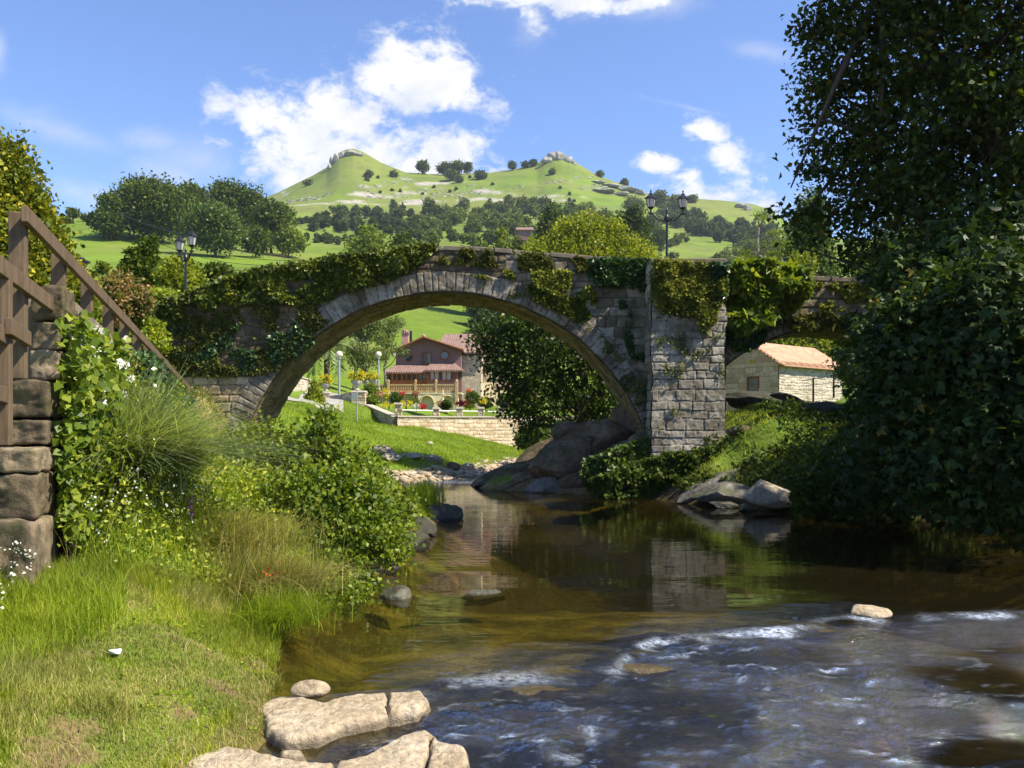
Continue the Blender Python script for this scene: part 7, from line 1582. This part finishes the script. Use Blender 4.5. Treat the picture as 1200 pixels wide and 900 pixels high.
make_tree('valley_tree', 'leafy dark tree between the fig and the right end of the bridge', 'tree', (19.0, 26.0, 3.2), 7.0, 12.5, 2.5, 'broad', 'leaf_dark', 900, 18, .35, .2, 64)
make_tree('valley_tree', 'dark tree standing behind the trunk of the huge riverbank tree', 'tree', (19.5, 20.0, 3.0), 7, 13, 3, 'broad', 'leaf_dark', 700, 16, .4, .22, 65)

hz_ = NT('haze'); pv = hz_.n('ShaderNodeVolumePrincipled'); pv.inputs['Color'].default_value = (.80, .88, 1, 1); pv.inputs['Density'].default_value = .0001; pv.inputs['Anisotropy'].default_value = .2; hz_.l(pv.outputs[0], hz_.out.inputs['Volume'])
m = MB(); m.box((0, 830, 125), (9400, 1850, 262)); o = m.build('haze', hz_.m); tagit(o, 'thin summer haze in the valley air', 'haze', None, 'stuff')
SC.cycles.volume_bounces = 0

wall_leaves('bramble', 'dark overhanging growth hiding the bank edge between the sunlit block and the fig', [(925, 560), (985, 555), (1060, 570), (1070, 612), (1010, 612), (960, 606), (925, 600)], 20.6, 9000, .11, 'leaf_dark2', .6, 720, thr=-.4, cat='bramble')
far_tree(598, 300, 281, 26, 'round', 'leaf_wood', 'valley_tree', 'tree below the far farmhouse, left of it', Y=300, clear=.02, seed=901, q=.8)
far_tree(622, 302, 277, 26, 'round', 'leaf_wood', 'valley_tree', 'tree below the far farmhouse, right of it', Y=290, clear=.02, seed=902, q=.8)

rng = np.random.default_rng(777); p, sd = on_ground(LAWN, 900, rng, .1); p = p[fbm(p[:, 0] * 2, p[:, 1] * 2, 0, 2, 90) > .02]; p = np.repeat(p, 7, 0) + rng.normal(size=(len(p) * 7, 3)) * (.02, .02, .006) + (0, 0, .03)
o = leaves_obj('lawn_weeds', leaf_geo(p, .035, rng, .6, (0, 0, .2), 1, normal=(0, 0, 1.5)), M['weeds']); tagit(o, 'broad-leaved weeds and clover in the foreground lawn', 'weeds', None, 'stuff')
p, sd = on_ground([(-5, 4.2), (-1.7, 4.2), (-1.7, 6.5), (-2.2, 8), (-3.4, 8), (-4.4, 6)], 700, rng, .05); VV, FF, b0 = [], [], 0
for i in range(len(p)):
    s_ = rng.uniform(.008, .03); V, Fq = rock_geo((p[i, 0], p[i, 1], p[i, 2] + s_ * .2), (s_ * 1.3, s_, s_ * .8), i, (0, 0, rng.uniform(0, 360)), 1, 6, .1); VV.append(V); FF.append(Fq + b0); b0 += len(V)
o = nmesh('lawn_pebbles', np.concatenate(VV), np.concatenate(FF), M['rock_brown']); tagit(o, 'tiny stones in the worn earth of the foreground', 'pebbles', None, 'stuff')
p, sd = on_ground(LAWN, 1500, rng, .05); o = leaves_obj('dead_stalks', blade_geo(p, .11, .004, rng, 1.3, 3, .9), M['grass_straw']); tagit(o, 'dead straw stalks lying in the foreground lawn', 'dead grass', None, 'stuff')
# skin vertices must exist before the radii can be set: build through bmesh
def person2(label, base, top, legs):
    o = thing('person', label, 'person', base); b = np.array(base, float)
    J = [((0, 0, .12), .13), ((0, .03, .35), .12), ((0, .04, .52), .12), ((0, .02, .62), .055), ((0, -.01, .74), .09), ((0, -.02, .82), .08), ((.2, .02, .53), .055), ((.25, -.14, .34), .04), ((.1, -.32, .30), .032), ((-.2, .02, .53), .055), ((-.25, -.14, .34), .04), ((-.1, -.32, .30), .032),
         ((.12, -.38, .42), .065), ((.12, -.62, .04), .045), ((.12, -.74, .02), .035), ((-.12, -.38, .42), .065), ((-.12, -.62, .04), .045), ((-.12, -.74, .02), .035)]
    E = [(0, 1), (1, 2), (2, 3), (3, 4), (4, 5), (2, 6), (6, 7), (7, 8), (2, 9), (9, 10), (10, 11), (0, 12), (12, 13), (13, 14), (0, 15), (15, 16), (16, 17)]
    bm = bmesh.new(); ly = bm.verts.layers.skin.verify(); vs = [bm.verts.new(j[0]) for j in J]
    for i, v in enumerate(vs): v[ly].radius = (J[i][1], J[i][1]); v[ly].use_root = i == 0
    for a, c in E: bm.edges.new((vs[a], vs[c]))
    me = bpy.data.meshes.new('body'); bm.to_mesh(me); bm.free(); me.materials.append(M['skin'])
    ob = bpy.data.objects.new('body', me); COL.objects.link(ob); ob.parent = o; ob.modifiers.new('s', 'SKIN').use_smooth_shade = True; ob.modifiers.new('d', 'SUBSURF').render_levels = 2
    m = MB(); m.lathe(b + (0, .03, 0), [(.15, .16), (.16, .3), (.19, .46), (.16, .56), (.07, .61)], 14); m.build('shirt', M[top], o, smooth=True)
    m = MB(); m.ball(b + (0, .015, .83), (.105, .115, .09), 12, 8); m.build('hair', M['hair'], o, smooth=True)
    m = MB(); m.ball(b + (0, -.04, .13), (.21, .22, .13), 12, 8); m.build('shorts', M[legs], o, smooth=True)
    return o
xp, yp_ = (622.5 - 600) / F * 47, 47.0
person2('person in a pale pink top sitting on the far bank, half hidden by the outcrop', (xp, yp_, float(H(xp, yp_)) + .02), 'pink_cloth', 'lilac_cloth')
xt, yt_ = (613.5 - 600) / F * 44, 44.0; zt_ = float(H(xt, yt_))
g = np.linspace(0, 1, 9); A_, B_ = np.meshgrid(g, g); V = np.stack([xt - .2 + A_ * .4 + .03 * np.sin(B_ * 9), yt_ - .15 + B_ * .5, zt_ + .12 + B_ * .45 + .04 * np.sin(A_ * 8 + B_ * 5)], -1).reshape(-1, 3)
o = nmesh('towel', V, grid_faces(9, 9), M['blue_cloth'], smooth=True); o.modifiers.new('t', 'SOLIDIFY').thickness = .015; tagit(o, 'bright blue towel on the stony shore near the seated person', 'towel')
